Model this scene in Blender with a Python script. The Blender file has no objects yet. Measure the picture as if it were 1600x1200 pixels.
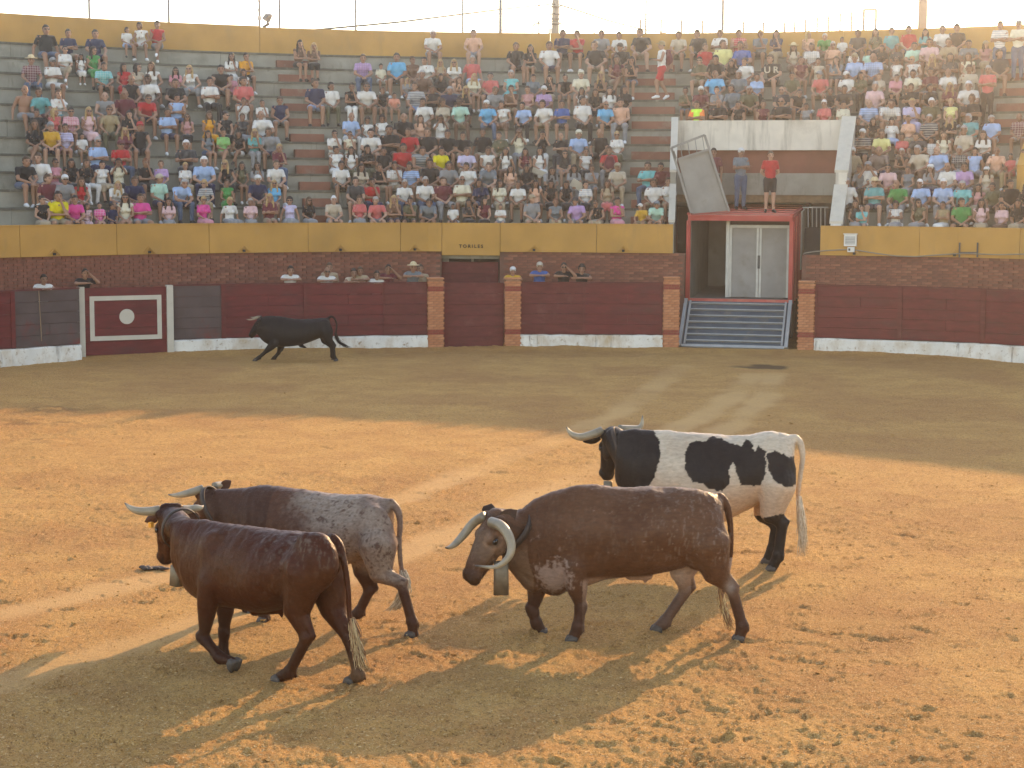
import bpy, bmesh, math, random
import numpy as np
from mathutils import Vector, Matrix

# ------------------------------------------------------------------ camera, sky, sun, exposure
SC = bpy.context.scene
C = SC.collection
F, CH, PIT, ROLL = 2800.0, 4.2442, 0.1096, 0.0048     # focal length in photo pixels, camera height, pitch, roll
cd = bpy.data.cameras.new('camera'); cam = bpy.data.objects.new('camera', cd); C.objects.link(cam)
cd.sensor_width = 36; cd.lens = F / 1600 * 36; cd.clip_start = 0.1; cd.clip_end = 2000
cam.matrix_world = Matrix.Translation((0, 0, CH)) @ Matrix.Rotation(math.pi / 2 - PIT, 4, 'X') @ Matrix.Rotation(ROLL, 4, 'Z')
SC.camera = cam
SUN_AZ, SUN_EL = math.radians(27.5), math.radians(19.0)   # azimuth clockwise from +Y
W = bpy.data.worlds.new('World'); SC.world = W; W.use_nodes = True
nt = W.node_tree; bg = nt.nodes['Background']
sky = nt.nodes.new('ShaderNodeTexSky'); sky.sky_type = 'NISHITA'; sky.sun_disc = False
sky.sun_elevation = SUN_EL; sky.sun_rotation = SUN_AZ
sky.air_density = 1.0; sky.dust_density = 0.9; sky.ozone_density = 1.0; sky.altitude = 700
nt.links.new(sky.outputs[0], bg.inputs[0]); bg.inputs[1].default_value = 0.15
sl = bpy.data.lights.new('sun', 'SUN'); sl.energy = 2.0; sl.angle = math.radians(0.6); sl.color = (0.84, 0.61, 0.36)
sun = bpy.data.objects.new('sun', sl); C.objects.link(sun)
sdir = Vector((math.sin(SUN_AZ) * math.cos(SUN_EL), math.cos(SUN_AZ) * math.cos(SUN_EL), math.sin(SUN_EL)))
sun.rotation_euler = sdir.to_track_quat('Z', 'Y').to_euler(); sun.location = sdir * 60
SC.view_settings.view_transform = 'Standard'; SC.view_settings.look = 'None'
SC.view_settings.exposure = 2.0; SC.view_settings.gamma = 1.0
SC.view_settings.use_white_balance = True; SC.view_settings.white_balance_temperature = 8200; SC.view_settings.white_balance_tint = 17
SC.render.engine = 'CYCLES'
SC.cycles.use_denoising = True
SC.cycles.volume_bounces = 1; SC.cycles.max_bounces = 6; SC.cycles.diffuse_bounces = 3; SC.cycles.transparent_max_bounces = 6
HAZE_DENSITY, HAZE_G, HAZE_COL = 0.0011, 0.90, (1.0, 0.97, 0.93)

R = random.Random(7)
NP = np.random.RandomState(11)

# ------------------------------------------------------------------ view helpers
def ray(px, py):
    X, Y = px - 800, py - 600
    c, s = math.cos(-ROLL), math.sin(-ROLL)
    X, Y = X * c - Y * s, X * s + Y * c
    d, u = F, -Y
    return Vector((X, d * math.cos(PIT) + u * math.sin(PIT), -d * math.sin(PIT) + u * math.cos(PIT)))
def ground(px, py, z=0.0):
    r = ray(px, py); t = (z - CH) / r.z
    return Vector((r.x * t, r.y * t, z))
def at(px, py, d):
    r = ray(px, py); t = d / r.y
    return Vector((r.x * t, d, CH + r.z * t))
def project(P):
    P = np.asarray(P, float); x, y, z = P[..., 0], P[..., 1], P[..., 2] - CH
    c, s = math.cos(PIT), math.sin(PIT)
    d = y * c - z * s; u = y * s + z * c
    X = F * x / d; Y = -F * u / d
    cr, sr = math.cos(ROLL), math.sin(ROLL)
    return 800 + X * cr - Y * sr, 600 + X * sr + Y * cr

# ------------------------------------------------------------------ noise
_T = NP.rand(64, 64)
def vnoise(x, y, seed=0):
    x = np.asarray(x, float) + seed * 17.13; y = np.asarray(y, float) + seed * 7.77
    xi = np.floor(x).astype(int); yi = np.floor(y).astype(int); fx = x - xi; fy = y - yi
    fx = fx * fx * (3 - 2 * fx); fy = fy * fy * (3 - 2 * fy)
    g = lambda a, b: _T[a & 63, b & 63]
    return (g(xi, yi) * (1 - fx) + g(xi + 1, yi) * fx) * (1 - fy) + (g(xi, yi + 1) * (1 - fx) + g(xi + 1, yi + 1) * fx) * fy
_T3 = NP.rand(32, 32, 32)
def vnoise3(p, seed=0):
    p = np.asarray(p, float) + seed * 5.31
    i = np.floor(p).astype(int); f = p - i; f = f * f * (3 - 2 * f); o = 0
    for a in (0, 1):
        for b in (0, 1):
            for c in (0, 1):
                w = (f[:, 0] if a else 1 - f[:, 0]) * (f[:, 1] if b else 1 - f[:, 1]) * (f[:, 2] if c else 1 - f[:, 2])
                o = o + w * _T3[(i[:, 0] + a) & 31, (i[:, 1] + b) & 31, (i[:, 2] + c) & 31]
    return o
def fbm3(p, seed=0, n=3):
    o = 0; a = 0.5; t = 0
    for k in range(n):
        o = o + a * vnoise3(np.asarray(p) * 2 ** k, seed + k); t += a; a *= 0.55
    return o / t
def sstep(a, b, x):
    t = np.clip((x - a) / (b - a), 0, 1); return t * t * (3 - 2 * t)

# ------------------------------------------------------------------ materials
def mat(name, col, rough=0.8, var=0.12, scale=6.0, bump=0.0, bscale=40.0, metal=0.0, attr=None, stain=None, sheen=0.0, spec=0.3, stretch=None):
    m = bpy.data.materials.new(name); m.use_nodes = True; n = m.node_tree.nodes; l = m.node_tree.links
    b = n['Principled BSDF']; b.inputs['Roughness'].default_value = rough; b.inputs['Metallic'].default_value = metal
    b.inputs['Specular IOR Level'].default_value = spec
    if sheen: b.inputs['Sheen Weight'].default_value = sheen; b.inputs['Sheen Roughness'].default_value = 0.4
    tc = n.new('ShaderNodeTexCoord'); out = None
    vec = tc.outputs['Object']
    if stretch:
        mp = n.new('ShaderNodeMapping'); mp.inputs['Scale'].default_value = stretch; l.new(vec, mp.inputs[0]); vec = mp.outputs[0]
    if attr:
        a = n.new('ShaderNodeAttribute'); a.attribute_name = attr; base = a.outputs['Color']
    else:
        rgb = n.new('ShaderNodeRGB'); rgb.outputs[0].default_value = (*col, 1); base = rgb.outputs[0]
    if var:
        t = n.new('ShaderNodeTexNoise'); t.inputs['Scale'].default_value = scale; t.inputs['Detail'].default_value = 5; l.new(vec, t.inputs['Vector'])
        mr = n.new('ShaderNodeMapRange'); mr.inputs[1].default_value = 0.3; mr.inputs[2].default_value = 0.7
        mr.inputs[3].default_value = 1 - var; mr.inputs[4].default_value = 1 + var; l.new(t.outputs['Fac'], mr.inputs[0])
        mx = n.new('ShaderNodeMix'); mx.data_type = 'RGBA'; mx.blend_type = 'MULTIPLY'; mx.inputs[0].default_value = 1
        l.new(base, mx.inputs[6]); l.new(mr.outputs[0], mx.inputs[7]); base = mx.outputs[2]
    if stain:                                    # (colour, scale, low, high): weathering blotches
        for (sc_, ss, lo, hi, st) in stain:
            v2 = tc.outputs['Object']
            mp = n.new('ShaderNodeMapping'); mp.inputs['Scale'].default_value = st; l.new(v2, mp.inputs[0])
            t = n.new('ShaderNodeTexNoise'); t.inputs['Scale'].default_value = ss; t.inputs['Detail'].default_value = 7; t.inputs['Roughness'].default_value = 0.65
            l.new(mp.outputs[0], t.inputs['Vector'])
            mr = n.new('ShaderNodeMapRange'); mr.inputs[1].default_value = lo; mr.inputs[2].default_value = hi; l.new(t.outputs['Fac'], mr.inputs[0])
            mx = n.new('ShaderNodeMix'); mx.data_type = 'RGBA'; l.new(mr.outputs[0], mx.inputs[0]); l.new(base, mx.inputs[6])
            mx.inputs[7].default_value = (*sc_, 1); base = mx.outputs[2]
    l.new(base, b.inputs['Base Color'])
    if bump:
        t = n.new('ShaderNodeTexNoise'); t.inputs['Scale'].default_value = bscale; t.inputs['Detail'].default_value = 4; l.new(vec, t.inputs['Vector'])
        bp = n.new('ShaderNodeBump'); bp.inputs['Strength'].default_value = bump; bp.inputs['Distance'].default_value = 0.01
        l.new(t.outputs['Fac'], bp.inputs['Height']); l.new(bp.outputs[0], b.inputs['Normal'])
    return m
ONE = (1, 1, 1)
M = {}
M['ochre'] = mat('ochre_render', (0.43, 0.225, 0.058), 0.9, 0.12, 1.2, 0.15, 30, stain=[((0.30, 0.18, 0.07), 1.3, 0.56, 0.85, (1, 1, 0.35)), ((0.12, 0.10, 0.07), 3.0, 0.68, 0.85, (1, 1, 0.12))])
M['concrete'] = mat('weathered_concrete', (0.255, 0.24, 0.195), 0.92, 0.16, 1.6, 0.3, 25, stain=[((0.13, 0.125, 0.095), 0.9, 0.50, 0.78, (1, 1, 1)), ((0.15, 0.135, 0.10), 5.0, 0.56, 0.78, (1, 1, 0.25))])
M['moss'] = mat('mossy_concrete_edge', (0.105, 0.097, 0.075), 0.95, 0.3, 5, 0.4, 30, stain=[((0.22, 0.21, 0.175), 2.5, 0.58, 0.7, ONE)])
M['step'] = mat('red_painted_step', (0.21, 0.085, 0.055), 0.9, 0.15, 3, 0.2, 30, stain=[((0.25, 0.19, 0.15), 2.2, 0.55, 0.8, ONE)])
M['brick'] = mat('dark_red_brick', (0.215, 0.078, 0.050), 0.9, 0.28, 9, 0.4, 60)
M['brick2'] = mat('brown_brick', (0.175, 0.066, 0.045), 0.9, 0.28, 9, 0.4, 60)
M['brick3'] = mat('pale_red_brick', (0.26, 0.105, 0.068), 0.9, 0.28, 9, 0.4, 60)
M['mortar'] = mat('dirty_mortar', (0.15, 0.072, 0.052), 0.95, 0.2, 5, 0.3, 40)
M['obrick'] = mat('orange_brick', (0.40, 0.155, 0.075), 0.9, 0.2, 12, 0.4, 60)
M['obrick2'] = mat('light_orange_brick', (0.45, 0.19, 0.095), 0.9, 0.2, 12, 0.4, 60)
M['rbrick'] = mat('red_painted_brick', (0.24, 0.05, 0.035), 0.9, 0.2, 12, 0.4, 60)
M['omortar'] = mat('orange_mortar', (0.28, 0.14, 0.085), 0.95, 0.2, 9)
M['redwood'] = mat('red_painted_planks', (0.125, 0.018, 0.018), 0.75, 0.22, 3, 0.25, 30, stretch=(1, 1, 4), stain=[((0.075, 0.028, 0.026), 1.6, 0.5, 0.8, (0.4, 1, 2)), ((.20, .085, .07), 7.0, .66, .75, (.5, 1, 3)), ((.26, .2, .17), 14, .72, .78, (.4, 1, 2))])
M['redwood2'] = mat('faded_red_planks', (0.115, 0.023, 0.021), 0.8, 0.22, 3, 0.25, 30, stretch=(1, 1, 4), stain=[((0.17, 0.06, 0.05), 2.6, 0.56, 0.8, (1, 1, 1)), ((.30, .24, .2), 11, .71, .78, (.5, 1, 1.5))])
M['greywood'] = mat('scuffed_grey_planks', (0.082, 0.058, 0.055), 0.85, 0.2, 2, 0.25, 25, stain=[((0.16, 0.03, 0.028), 1.5, 0.56, 0.74, ONE)])
M['whitewash'] = mat('whitewashed_plinth', (0.64, 0.61, 0.54), 0.9, 0.08, 3, 0.3, 30, stain=[((0.42, 0.29, 0.16), 2.0, 0.46, 0.75, (1, 1, 0.6)), ((0.14, 0.11, 0.085), 5.0, 0.60, 0.74, (1, 1, 0.12)), ((.30, .2, .11), 9.0, .58, .7, (1, 1, 1))])
M['white'] = mat('white_paint', (0.47, 0.43, 0.35), 0.8, 0.06, 4, 0.1, 30, stain=[((0.33, 0.29, 0.23), 2.5, 0.55, 0.8, (1, 1, 0.4))])
M['whitewall'] = mat('stained_white_wall', (0.55, 0.51, 0.43), 0.9, 0.08, 3, 0.2, 30, stain=[((0.17, 0.15, 0.12), 3.2, 0.52, 0.78, (1, 1, 0.10)), ((0.30, 0.26, 0.20), 1.2, 0.55, 0.85, ONE)])
M['brownband'] = mat('red_brown_wall', (0.20, 0.07, 0.045), 0.9, 0.15, 2, 0.2, 25)
M['earth'] = mat('brown_earth_wall', (0.20, 0.13, 0.07), 0.95, 0.25, 6, 0.5, 20)
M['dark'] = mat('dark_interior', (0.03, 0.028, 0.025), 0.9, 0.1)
M['truckred'] = mat('truck_red_paint', (0.37, 0.048, 0.038), 0.55, 0.15, 2, 0.05, 30, stain=[((0.25, 0.06, 0.05), 2.0, 0.58, 0.8, ONE)])
M['roofred'] = mat('dusty_red_roof', (0.50, 0.10, 0.075), 0.55, 0.15, 2, 0.1, 20, stain=[((0.45, 0.28, 0.18), 1.5, 0.5, 0.85, ONE)])
M['sheet'] = mat('dusty_grey_sheet', (0.225, 0.215, 0.195), 0.7, 0.12, 2.5, 0.1, 30, metal=0.0, stain=[((0.17, 0.15, 0.12), 2.2, 0.55, 0.8, ONE)])
M['interior'] = mat('dark_sheet', (0.13, 0.13, 0.115), 0.8, 0.15, 2, 0.1, 30)
M['galv'] = mat('galvanised_steel', (0.36, 0.36, 0.335), 0.5, 0.1, 5, 0.05, 40, metal=0.4, spec=0.5)
M['rampmat'] = mat('blue_grey_ramp_plate', (0.05, 0.072, 0.088), 0.65, 0.2, 3, 0.3, 60, stain=[((0.16, 0.13, 0.09), 2.0, 0.55, 0.8, ONE)])
M['iron'] = mat('dark_iron', (0.06, 0.058, 0.055), 0.6, 0.1, 5)
M['pole'] = mat('grey_pole', (0.16, 0.16, 0.155), 0.6, 0.1, 5)
M['concpole'] = mat('concrete_pole', (0.24, 0.21, 0.17), 0.9, 0.15, 2)
M['rubber'] = mat('tyre_rubber', (0.03, 0.03, 0.03), 0.85, 0.1)
M['plastic'] = mat('grey_plastic_box', (0.62, 0.62, 0.58), 0.5, 0.05)
M['mesh'] = mat('panel_grey', (0.28, 0.28, 0.26), 0.6, 0.1)
M['cable'] = mat('cable_grey', (0.22, 0.2, 0.17), 0.7, 0)
M['horn'] = mat('horn', (0.66, 0.56, 0.40), 0.38, 0.15, 14, 0.1, 40, attr='Col', spec=0.5)
M['hoof'] = mat('hoof', (0.07, 0.055, 0.045), 0.6, 0.2, 20, 0.2, 60)
M['eye'] = mat('eye', (0.012, 0.009, 0.008), 0.12, 0, spec=0.6)
M['leather'] = mat('dark_leather', (0.045, 0.03, 0.022), 0.6, 0.2, 12)
M['bell'] = mat('weathered_bell', (0.17, 0.13, 0.085), 0.55, 0.25, 12, 0.2, 40, metal=0.5)
M['tag'] = mat('orange_ear_tag', (0.75, 0.33, 0.05), 0.5, 0)
M['skinwood'] = mat('timber', (0.27, 0.18, 0.10), 0.9, 0.2, 4)
def coat_mat(name, spec=0.13, rough=0.42):
    m = mat(name, (0.2, 0.1, 0.05), rough, 0.16, 40, 0.35, 130, attr='Col', sheen=0.0, spec=spec, stretch=(0.35, 1, 1))
    return m
M['coat'] = coat_mat('short_coat'); M['bullcoat'] = coat_mat('black_bull_coat', 0.12, 0.55)

# ------------------------------------------------------------------ object helpers
def obj(name, me, parent=None, material=None):
    o = bpy.data.objects.new(name, me); C.objects.link(o)
    if parent is not None: o.parent = parent
    if material is not None:
        if len(me.materials) == 0: me.materials.append(material)
    return o
def empty(name, loc=(0, 0, 0), rz=0.0):
    o = bpy.data.objects.new(name, None); C.objects.link(o); o.location = loc; o.rotation_euler = (0, 0, rz); o.empty_display_size = 0.2
    return o
def tag(o, label=None, cat=None, group=None, kind=None):
    if label: o['label'] = label
    if cat: o['category'] = cat
    if group: o['group'] = group
    if kind: o['kind'] = kind
    return o
class MB:
    """collects shapes as vertices and faces, then makes one mesh"""
    def __init__(s): s.v = []; s.f = []
    def add(s, vs, fs):
        o = len(s.v); s.v += [tuple(v) for v in vs]; s.f += [tuple(i + o for i in f) for f in fs]; return s
    def box(s, c, d, rot=None):
        hx, hy, hz = d[0] / 2, d[1] / 2, d[2] / 2
        vs = [Vector((x * hx, y * hy, z * hz)) for x in (-1, 1) for y in (-1, 1) for z in (-1, 1)]
        if rot is not None: vs = [rot @ v for v in vs]
        vs = [v + Vector(c) for v in vs]
        return s.add(vs, [(0, 1, 3, 2), (4, 6, 7, 5), (0, 4, 5, 1), (2, 3, 7, 6), (0, 2, 6, 4), (1, 5, 7, 3)])
    def bar(s, a, b, w, h=None):
        """rectangular bar from a to b"""
        a, b = Vector(a), Vector(b); d = (b - a); L = d.length; h = h or w
        q = d.to_track_quat('Y', 'Z').to_matrix()
        return s.box((a + b) / 2, (w, L, h), q)
    def rings(s, rings, cap=True):
        n = len(rings[0]); o = len(s.v)
        for r in rings: s.v += [tuple(p) for p in r]
        for i in range(len(rings) - 1):
            for j in range(n):
                a = o + i * n + j; b = o + i * n + (j + 1) % n
                s.f.append((a, b, b + n, a + n))
        if cap:
            s.f.append(tuple(o + j for j in range(n))[::-1]); e = o + (len(rings) - 1) * n
            s.f.append(tuple(e + j for j in range(n)))
        return s
    def tube(s, pts, rad, seg=8, cap=True, flat=1.0):
        pts = [Vector(p) for p in pts]; n = len(pts); rings = []
        up = Vector((0, 0, 1)); prev = None
        for i, p in enumerate(pts):
            t = (pts[min(i + 1, n - 1)] - pts[max(i - 1, 0)]).normalized()
            if prev is None:
                a = t.orthogonal().normalized()
                a = (up - t * up.dot(t)); a = a.normalized() if a.length > 0.05 else t.orthogonal().normalized()
            else:
                a = prev - t * prev.dot(t); a = a.normalized() if a.length > 1e-5 else t.orthogonal().normalized()
            prev = a; b = t.cross(a); r = rad[i] if hasattr(rad, '__len__') else rad
            rings.append([p + a * (math.cos(2 * math.pi * k / seg) * r) + b * (math.sin(2 * math.pi * k / seg) * r * flat) for k in range(seg)])
        return s.rings(rings, cap)
    def cone(s, a, ra, b, rb, seg=12, sq=(1, 1)):
        """capsule with different end radii"""
        a, b = Vector(a), Vector(b); d = b - a
        if d.length < 1e-5: d = Vector((0, 0, 1e-4)); b = a + d
        t = d.normalized(); pts = []; rr = []
        for k in (85, 60, 30): pts.append(a - t * ra * math.sin(math.radians(k))); rr.append(ra * math.cos(math.radians(k)))
        pts += [a, b]; rr += [ra, rb]
        for k in (30, 60, 85): pts.append(b + t * rb * math.sin(math.radians(k))); rr.append(rb * math.cos(math.radians(k)))
        u = t.orthogonal().normalized(); w = t.cross(u)
        return s.rings([[p + u * (math.cos(2 * math.pi * k / seg) * r * sq[0]) + w * (math.sin(2 * math.pi * k / seg) * r * sq[1]) for k in range(seg)] for p, r in zip(pts, rr)])
    def ell(s, c, r, rot=None, nu=14, nv=9):
        c = Vector(c); rings = []
        for i in range(nv + 1):
            th = math.pi * (0.02 + 0.96 * i / nv); ring = []
            for k in range(nu):
                v = Vector((r[0] * math.sin(th) * math.cos(2 * math.pi * k / nu), r[1] * math.sin(th) * math.sin(2 * math.pi * k / nu), -r[2] * math.cos(th)))
                ring.append(c + (rot @ v if rot is not None else v))
            rings.append(ring)
        return s.rings(rings)
    def mesh(s, name, smooth=False):
        me = bpy.data.meshes.new(name); me.from_pydata(s.v, [], s.f)
        bm = bmesh.new(); bm.from_mesh(me); bmesh.ops.recalc_face_normals(bm, faces=bm.faces); bm.to_mesh(me); bm.free()
        if smooth: me.polygons.foreach_set('use_smooth', [True] * len(me.polygons))
        return me
    def build(s, name, material, parent=None, smooth=False):
        me = s.mesh(name, smooth); me.materials.append(material)
        return obj(name, me, parent)
def box_obj(name, c, d, m, parent=None, rot=None):
    return MB().box(c, d, rot).build(name, m, parent)
def remesh(mb, name, voxel, smooth=4, fac=0.5, keep=False):
    """weld overlapping closed shapes into one continuous skin"""
    me = mb.mesh(name); o = bpy.data.objects.new(name, me); C.objects.link(o)
    r = o.modifiers.new('r', 'REMESH'); r.mode = 'VOXEL'; r.voxel_size = voxel; r.use_smooth_shade = True
    if smooth:
        q = o.modifiers.new('s', 'SMOOTH'); q.factor = fac; q.iterations = smooth
    dg = bpy.context.evaluated_depsgraph_get(); dg.update()
    res = bpy.data.meshes.new_from_object(o.evaluated_get(dg)); res.name = name
    bpy.data.objects.remove(o); bpy.data.meshes.remove(me)
    res.polygons.foreach_set('use_smooth', [True] * len(res.polygons))
    return res
def verts(me):
    a = np.empty(len(me.vertices) * 3); me.vertices.foreach_get('co', a); return a.reshape(-1, 3)
def set_col(me, col):
    a = me.color_attributes.new('Col', 'FLOAT_COLOR', 'POINT') if 'Col' not in me.color_attributes else me.color_attributes['Col']
    c4 = np.ones((len(me.vertices), 4)); c4[:, :3] = col; a.data.foreach_set('color', c4.ravel())

# ------------------------------------------------------------------ ring geometry
D0 = 46.8445
BR, BCX, BCY = 26.95, 2.30, D0 - 26.95            # barrier circle
WR, WCX, WCY = 42.05, -2.72, D0 + 1.763 - 42.05   # arena wall face
TR, TCX, TCY = 26.17, 1.51, D0 + 10.138 - 26.17   # rear wall face
CC = Vector((1.5, 22.0))
def hit(th, cx, cy, r):
    dx, dy = math.sin(th), math.cos(th); ox, oy = CC.x - cx, CC.y - cy
    b = ox * dx + oy * dy; c = ox * ox + oy * oy - r * r
    return -b + math.sqrt(max(b * b - c, 0))
def r_top(th): return hit(th, TCX, TCY, TR)
def r_wall(th): return min(hit(th, WCX, WCY, WR), r_top(th) - 8.0)
def r_bar(th): return min(hit(th, BCX, BCY, BR), r_wall(th) - 1.1)
def ang(rf, q):                                     # direction of the wall face at q
    a, b = pol(q - .002, rf(q - .002)), pol(q + .002, rf(q + .002)); return math.atan2(b.y - a.y, b.x - a.x)
def pol(th, r, z=0.0): return Vector((CC.x + r * math.sin(th), CC.y + r * math.cos(th), z))
ROWS = 12                                           # row -1 .. 10
def row_r(th, n):                                   # radius of the front edge of row n
    a, b = r_wall(th) + 0.50, r_top(th) - 0.72
    return a + (b - a) * (n + 1) / 11.0
def row_z(n): return 3.67 + 0.454 * n
def th_px(px, rf, z):
    """angle at which the curve r=rf(th), height z, shows at photo column px"""
    t = np.linspace(-0.75, 0.75, 301); P = np.array([pol(a, rf(a), z) for a in t])
    X, _ = project(P); return float(np.interp(px, X, t))
Z_BAR, Z_PLINTH, Z_WT, Z_WB, Z_TT, Z_TB = 1.745, 0.41, 3.27, 2.50, 9.03, 8.21

def arc_prism(mb, t0, t1, r0f, r1f, z0, z1, step=0.02):
    n = max(1, int(abs(t1 - t0) / step)); rings = []
    for i in range(n + 1):
        t = t0 + (t1 - t0) * i / n; a, b = r0f(t), r1f(t)
        rings.append([pol(t, a, z0), pol(t, b, z0), pol(t, b, z1), pol(t, a, z1)])
    return mb.rings(rings)

# ================================================================== GROUND
TRACKS = [[(1068, 572), (1030, 600), (960, 648), (860, 690), (740, 735), (620, 783), (480, 833), (330, 880), (150, 925), (-60, 972)],
          [(1180, 585), (1150, 615), (1090, 655), (1000, 700), (900, 745), (790, 795), (650, 855), (500, 910), (300, 975), (100, 1035), (-60, 1080)],
          [(1207, 585), (1195, 620), (1150, 660), (1085, 705)]]
def make_sand():
    ny, nx = 720, 800
    ys = np.exp(np.linspace(math.log(11.5), math.log(53.0), ny)); us = np.linspace(-0.335, 0.335, nx)
    Y, U = np.meshgrid(ys, us, indexing='ij'); X = U * (Y + 1.5)
    nz = lambda f, s: vnoise(X * f, Y * f, s) - 0.5
    disturb = sstep(0.3, 0.7, vnoise(X * 0.35, Y * 0.35, 21))
    H = nz(0.25, 1) * 0.04 + nz(0.9, 2) * 0.028 + nz(2.6, 3) * 0.018 * (0.5 + disturb) + nz(6, 4) * 0.012 * (0.3 + disturb) + nz(13, 5) * 0.016 * (.35 + disturb) + nz(31, 6) * 0.014 + np.maximum(nz(21, 7) - .16, 0) * 0.05 * disturb + np.maximum(nz(47, 8) - .2, 0) * .035
    track = np.zeros_like(X)
    for k, tr in enumerate(TRACKS):
        g = [ground(*p) for p in tr]
        dmin = np.full(X.shape, 9.0); along = np.zeros_like(X); acc = 0
        for a, b in zip(g[:-1], g[1:]):
            dx, dy = b.x - a.x, b.y - a.y; L = math.hypot(dx, dy)
            t = np.clip(((X - a.x) * dx + (Y - a.y) * dy) / (L * L), 0, 1)
            dd = np.hypot(X - a.x - t * dx, Y - a.y - t * dy); m = dd < dmin
            dmin[m] = dd[m]; along[m] = (acc + t * L)[m]; acc += L
        w = 1 - sstep(0.12, 0.42, dmin + (vnoise(X * 1.7, Y * 1.7, 31 + k) - 0.5) * 0.22)
        w = w * (0.35 + 0.65 * sstep(0.25, 0.6, vnoise(along * 0.6, dmin * 0 + k, 41)))
        H = H * (1 - 0.85 * w) - 0.012 * w + 0.0025 * w * np.sin(along * 60) * (dmin < 0.16)
        track = np.maximum(track, w)
    # hoof prints: small pits with a raised rim
    rr = random.Random(5)
    for i in range(900):
        y = 12.5 + 32 * rr.random() ** 1.7; x = rr.uniform(-0.33, 0.33) * y
        if i < 80: x, y = rr.gauss(2.6, 2.0), rr.gauss(15.3, 2.0)
        if not (12 < y < 46): continue
        rad = rr.uniform(0.03, 0.07); a = rr.gauss(0.2, .6); e = rr.uniform(1.2, 2.8)
        iy = int((math.log(y) - math.log(11.5)) / (math.log(53) - math.log(11.5)) * (ny - 1)); ix = int((x / (y + 1.5) + 0.335) / 0.67 * (nx - 1))
        ky = int(0.42 / (y * 0.00201)) + 1; kx = int(0.36 / ((y + 1.5) * 0.67 / nx)) + 1
        sl_ = (slice(max(iy - ky, 0), iy + ky), slice(max(ix - kx, 0), ix + kx))
        dx, dy = X[sl_] - x, Y[sl_] - y
        u, v = (dx * math.cos(a) + dy * math.sin(a)) / e, -dx * math.sin(a) + dy * math.cos(a)
        q = np.hypot(u, v) / rad * (1 + 0.5 * (vnoise(dx * 9 + i, dy * 9, 3) - 0.5) + 1.1 * (vnoise(X[sl_] * 24, Y[sl_] * 24, 4) - .5))
        dep = rr.uniform(0.006, 0.024)
        H[sl_] += -dep * np.exp(-q ** 2 * 1.2) + dep * 0.75 * np.exp(-(q - 1.45) ** 2 * 4) * (0.6 + 0.4 * np.sign(v))
    damp = np.zeros_like(X)
    g = ground(1197, 573); damp = np.maximum(damp, 1 - sstep(0.35, 0.9, np.hypot((X - g.x) / 1.0, (Y - g.y) / 1.0) + (vnoise(X * 3, Y * 3, 8) - .5) * .6))
    for px, py, r, h in [(195, 548, 0.9, 0.16), (150, 550, 0.6, 0.10), (240, 549, 0.7, 0.12), (533, 562, 0.24, 0.10), (548, 565, 0.2, 0.07), (780, 541, 0.6, 0.10), (1000, 541, 0.8, 0.11), (880, 543, 0.5, 0.05), (60, 695, 0.5, 0.05), (85, 640, .3, .06)]:
        g = ground(px, py); H += h * np.exp(-(np.hypot(X - g.x, (Y - g.y)) / r) ** 2) * (0.8 + 0.5 * nz(5, 9))
    for px, py, r in [(35, 660, 0.5), (60, 690, 0.35), (80, 640, 0.6), (100, 660, 0.25)]:
        g = ground(px, py); damp = np.maximum(damp, 0.6 * np.exp(-(np.hypot(X - g.x, Y - g.y) / r) ** 2) * (vnoise(X * 4, Y * 4, 12) > .45))
    dist_c = np.hypot(X - BCX, Y - BCY)
    H = H * np.where(Y > 40, 0.8, 1.0) + 0.10 * np.exp(-((dist_c - 26.85) / .42) ** 2) * (.6 + .8 * vnoise(X * .8, Y * .8, 14))
    n = ny * nx
    co = np.stack([X, Y, H], -1).reshape(-1, 3)
    i = (np.arange(ny - 1)[:, None] * nx + np.arange(nx - 1)[None, :]).ravel()
    quads = np.stack([i, i + 1, i + nx + 1, i + nx], 1)
    me = bpy.data.meshes.new('sand'); me.vertices.add(n); me.vertices.foreach_set('co', co.ravel())
    me.loops.add(quads.size); me.loops.foreach_set('vertex_index', quads.ravel().astype(np.int32))
    me.polygons.add(len(quads)); me.polygons.foreach_set('loop_start', np.arange(0, quads.size, 4, dtype=np.int32))
    me.update(calc_edges=True); me.polygons.foreach_set('use_smooth', [True] * len(quads))
    dark = sstep(0.45, 0.75, vnoise(X * 0.5, Y * 0.5, 51)) * 0.5 + sstep(0.5, 0.8, vnoise(X * 3.1, Y * 3.1, 52)) * 0.35
    set_col(me, np.stack([track.ravel(), damp.ravel(), dark.ravel()], 1))
    m = bpy.data.materials.new('ochre_sand'); m.use_nodes = True; N = m.node_tree.nodes; L = m.node_tree.links
    b = N['Principled BSDF']; b.inputs['Roughness'].default_value = 0.95; b.inputs['Specular IOR Level'].default_value = 0.15
    at_ = N.new('ShaderNodeAttribute'); at_.attribute_name = 'Col'; sp = N.new('ShaderNodeSeparateColor'); L.new(at_.outputs['Color'], sp.inputs[0])
    tc = N.new('ShaderNodeTexCoord')
    def noise(sc_, det, lo, hi, rough=0.6):
        t = N.new('ShaderNodeTexNoise'); t.inputs['Scale'].default_value = sc_; t.inputs['Detail'].default_value = det; t.inputs['Roughness'].default_value = rough
        L.new(tc.outputs['Object'], t.inputs['Vector'])
        mr = N.new('ShaderNodeMapRange'); mr.inputs[1].default_value = lo; mr.inputs[2].default_value = hi; L.new(t.outputs['Fac'], mr.inputs[0]); return t, mr.outputs[0]
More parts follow.
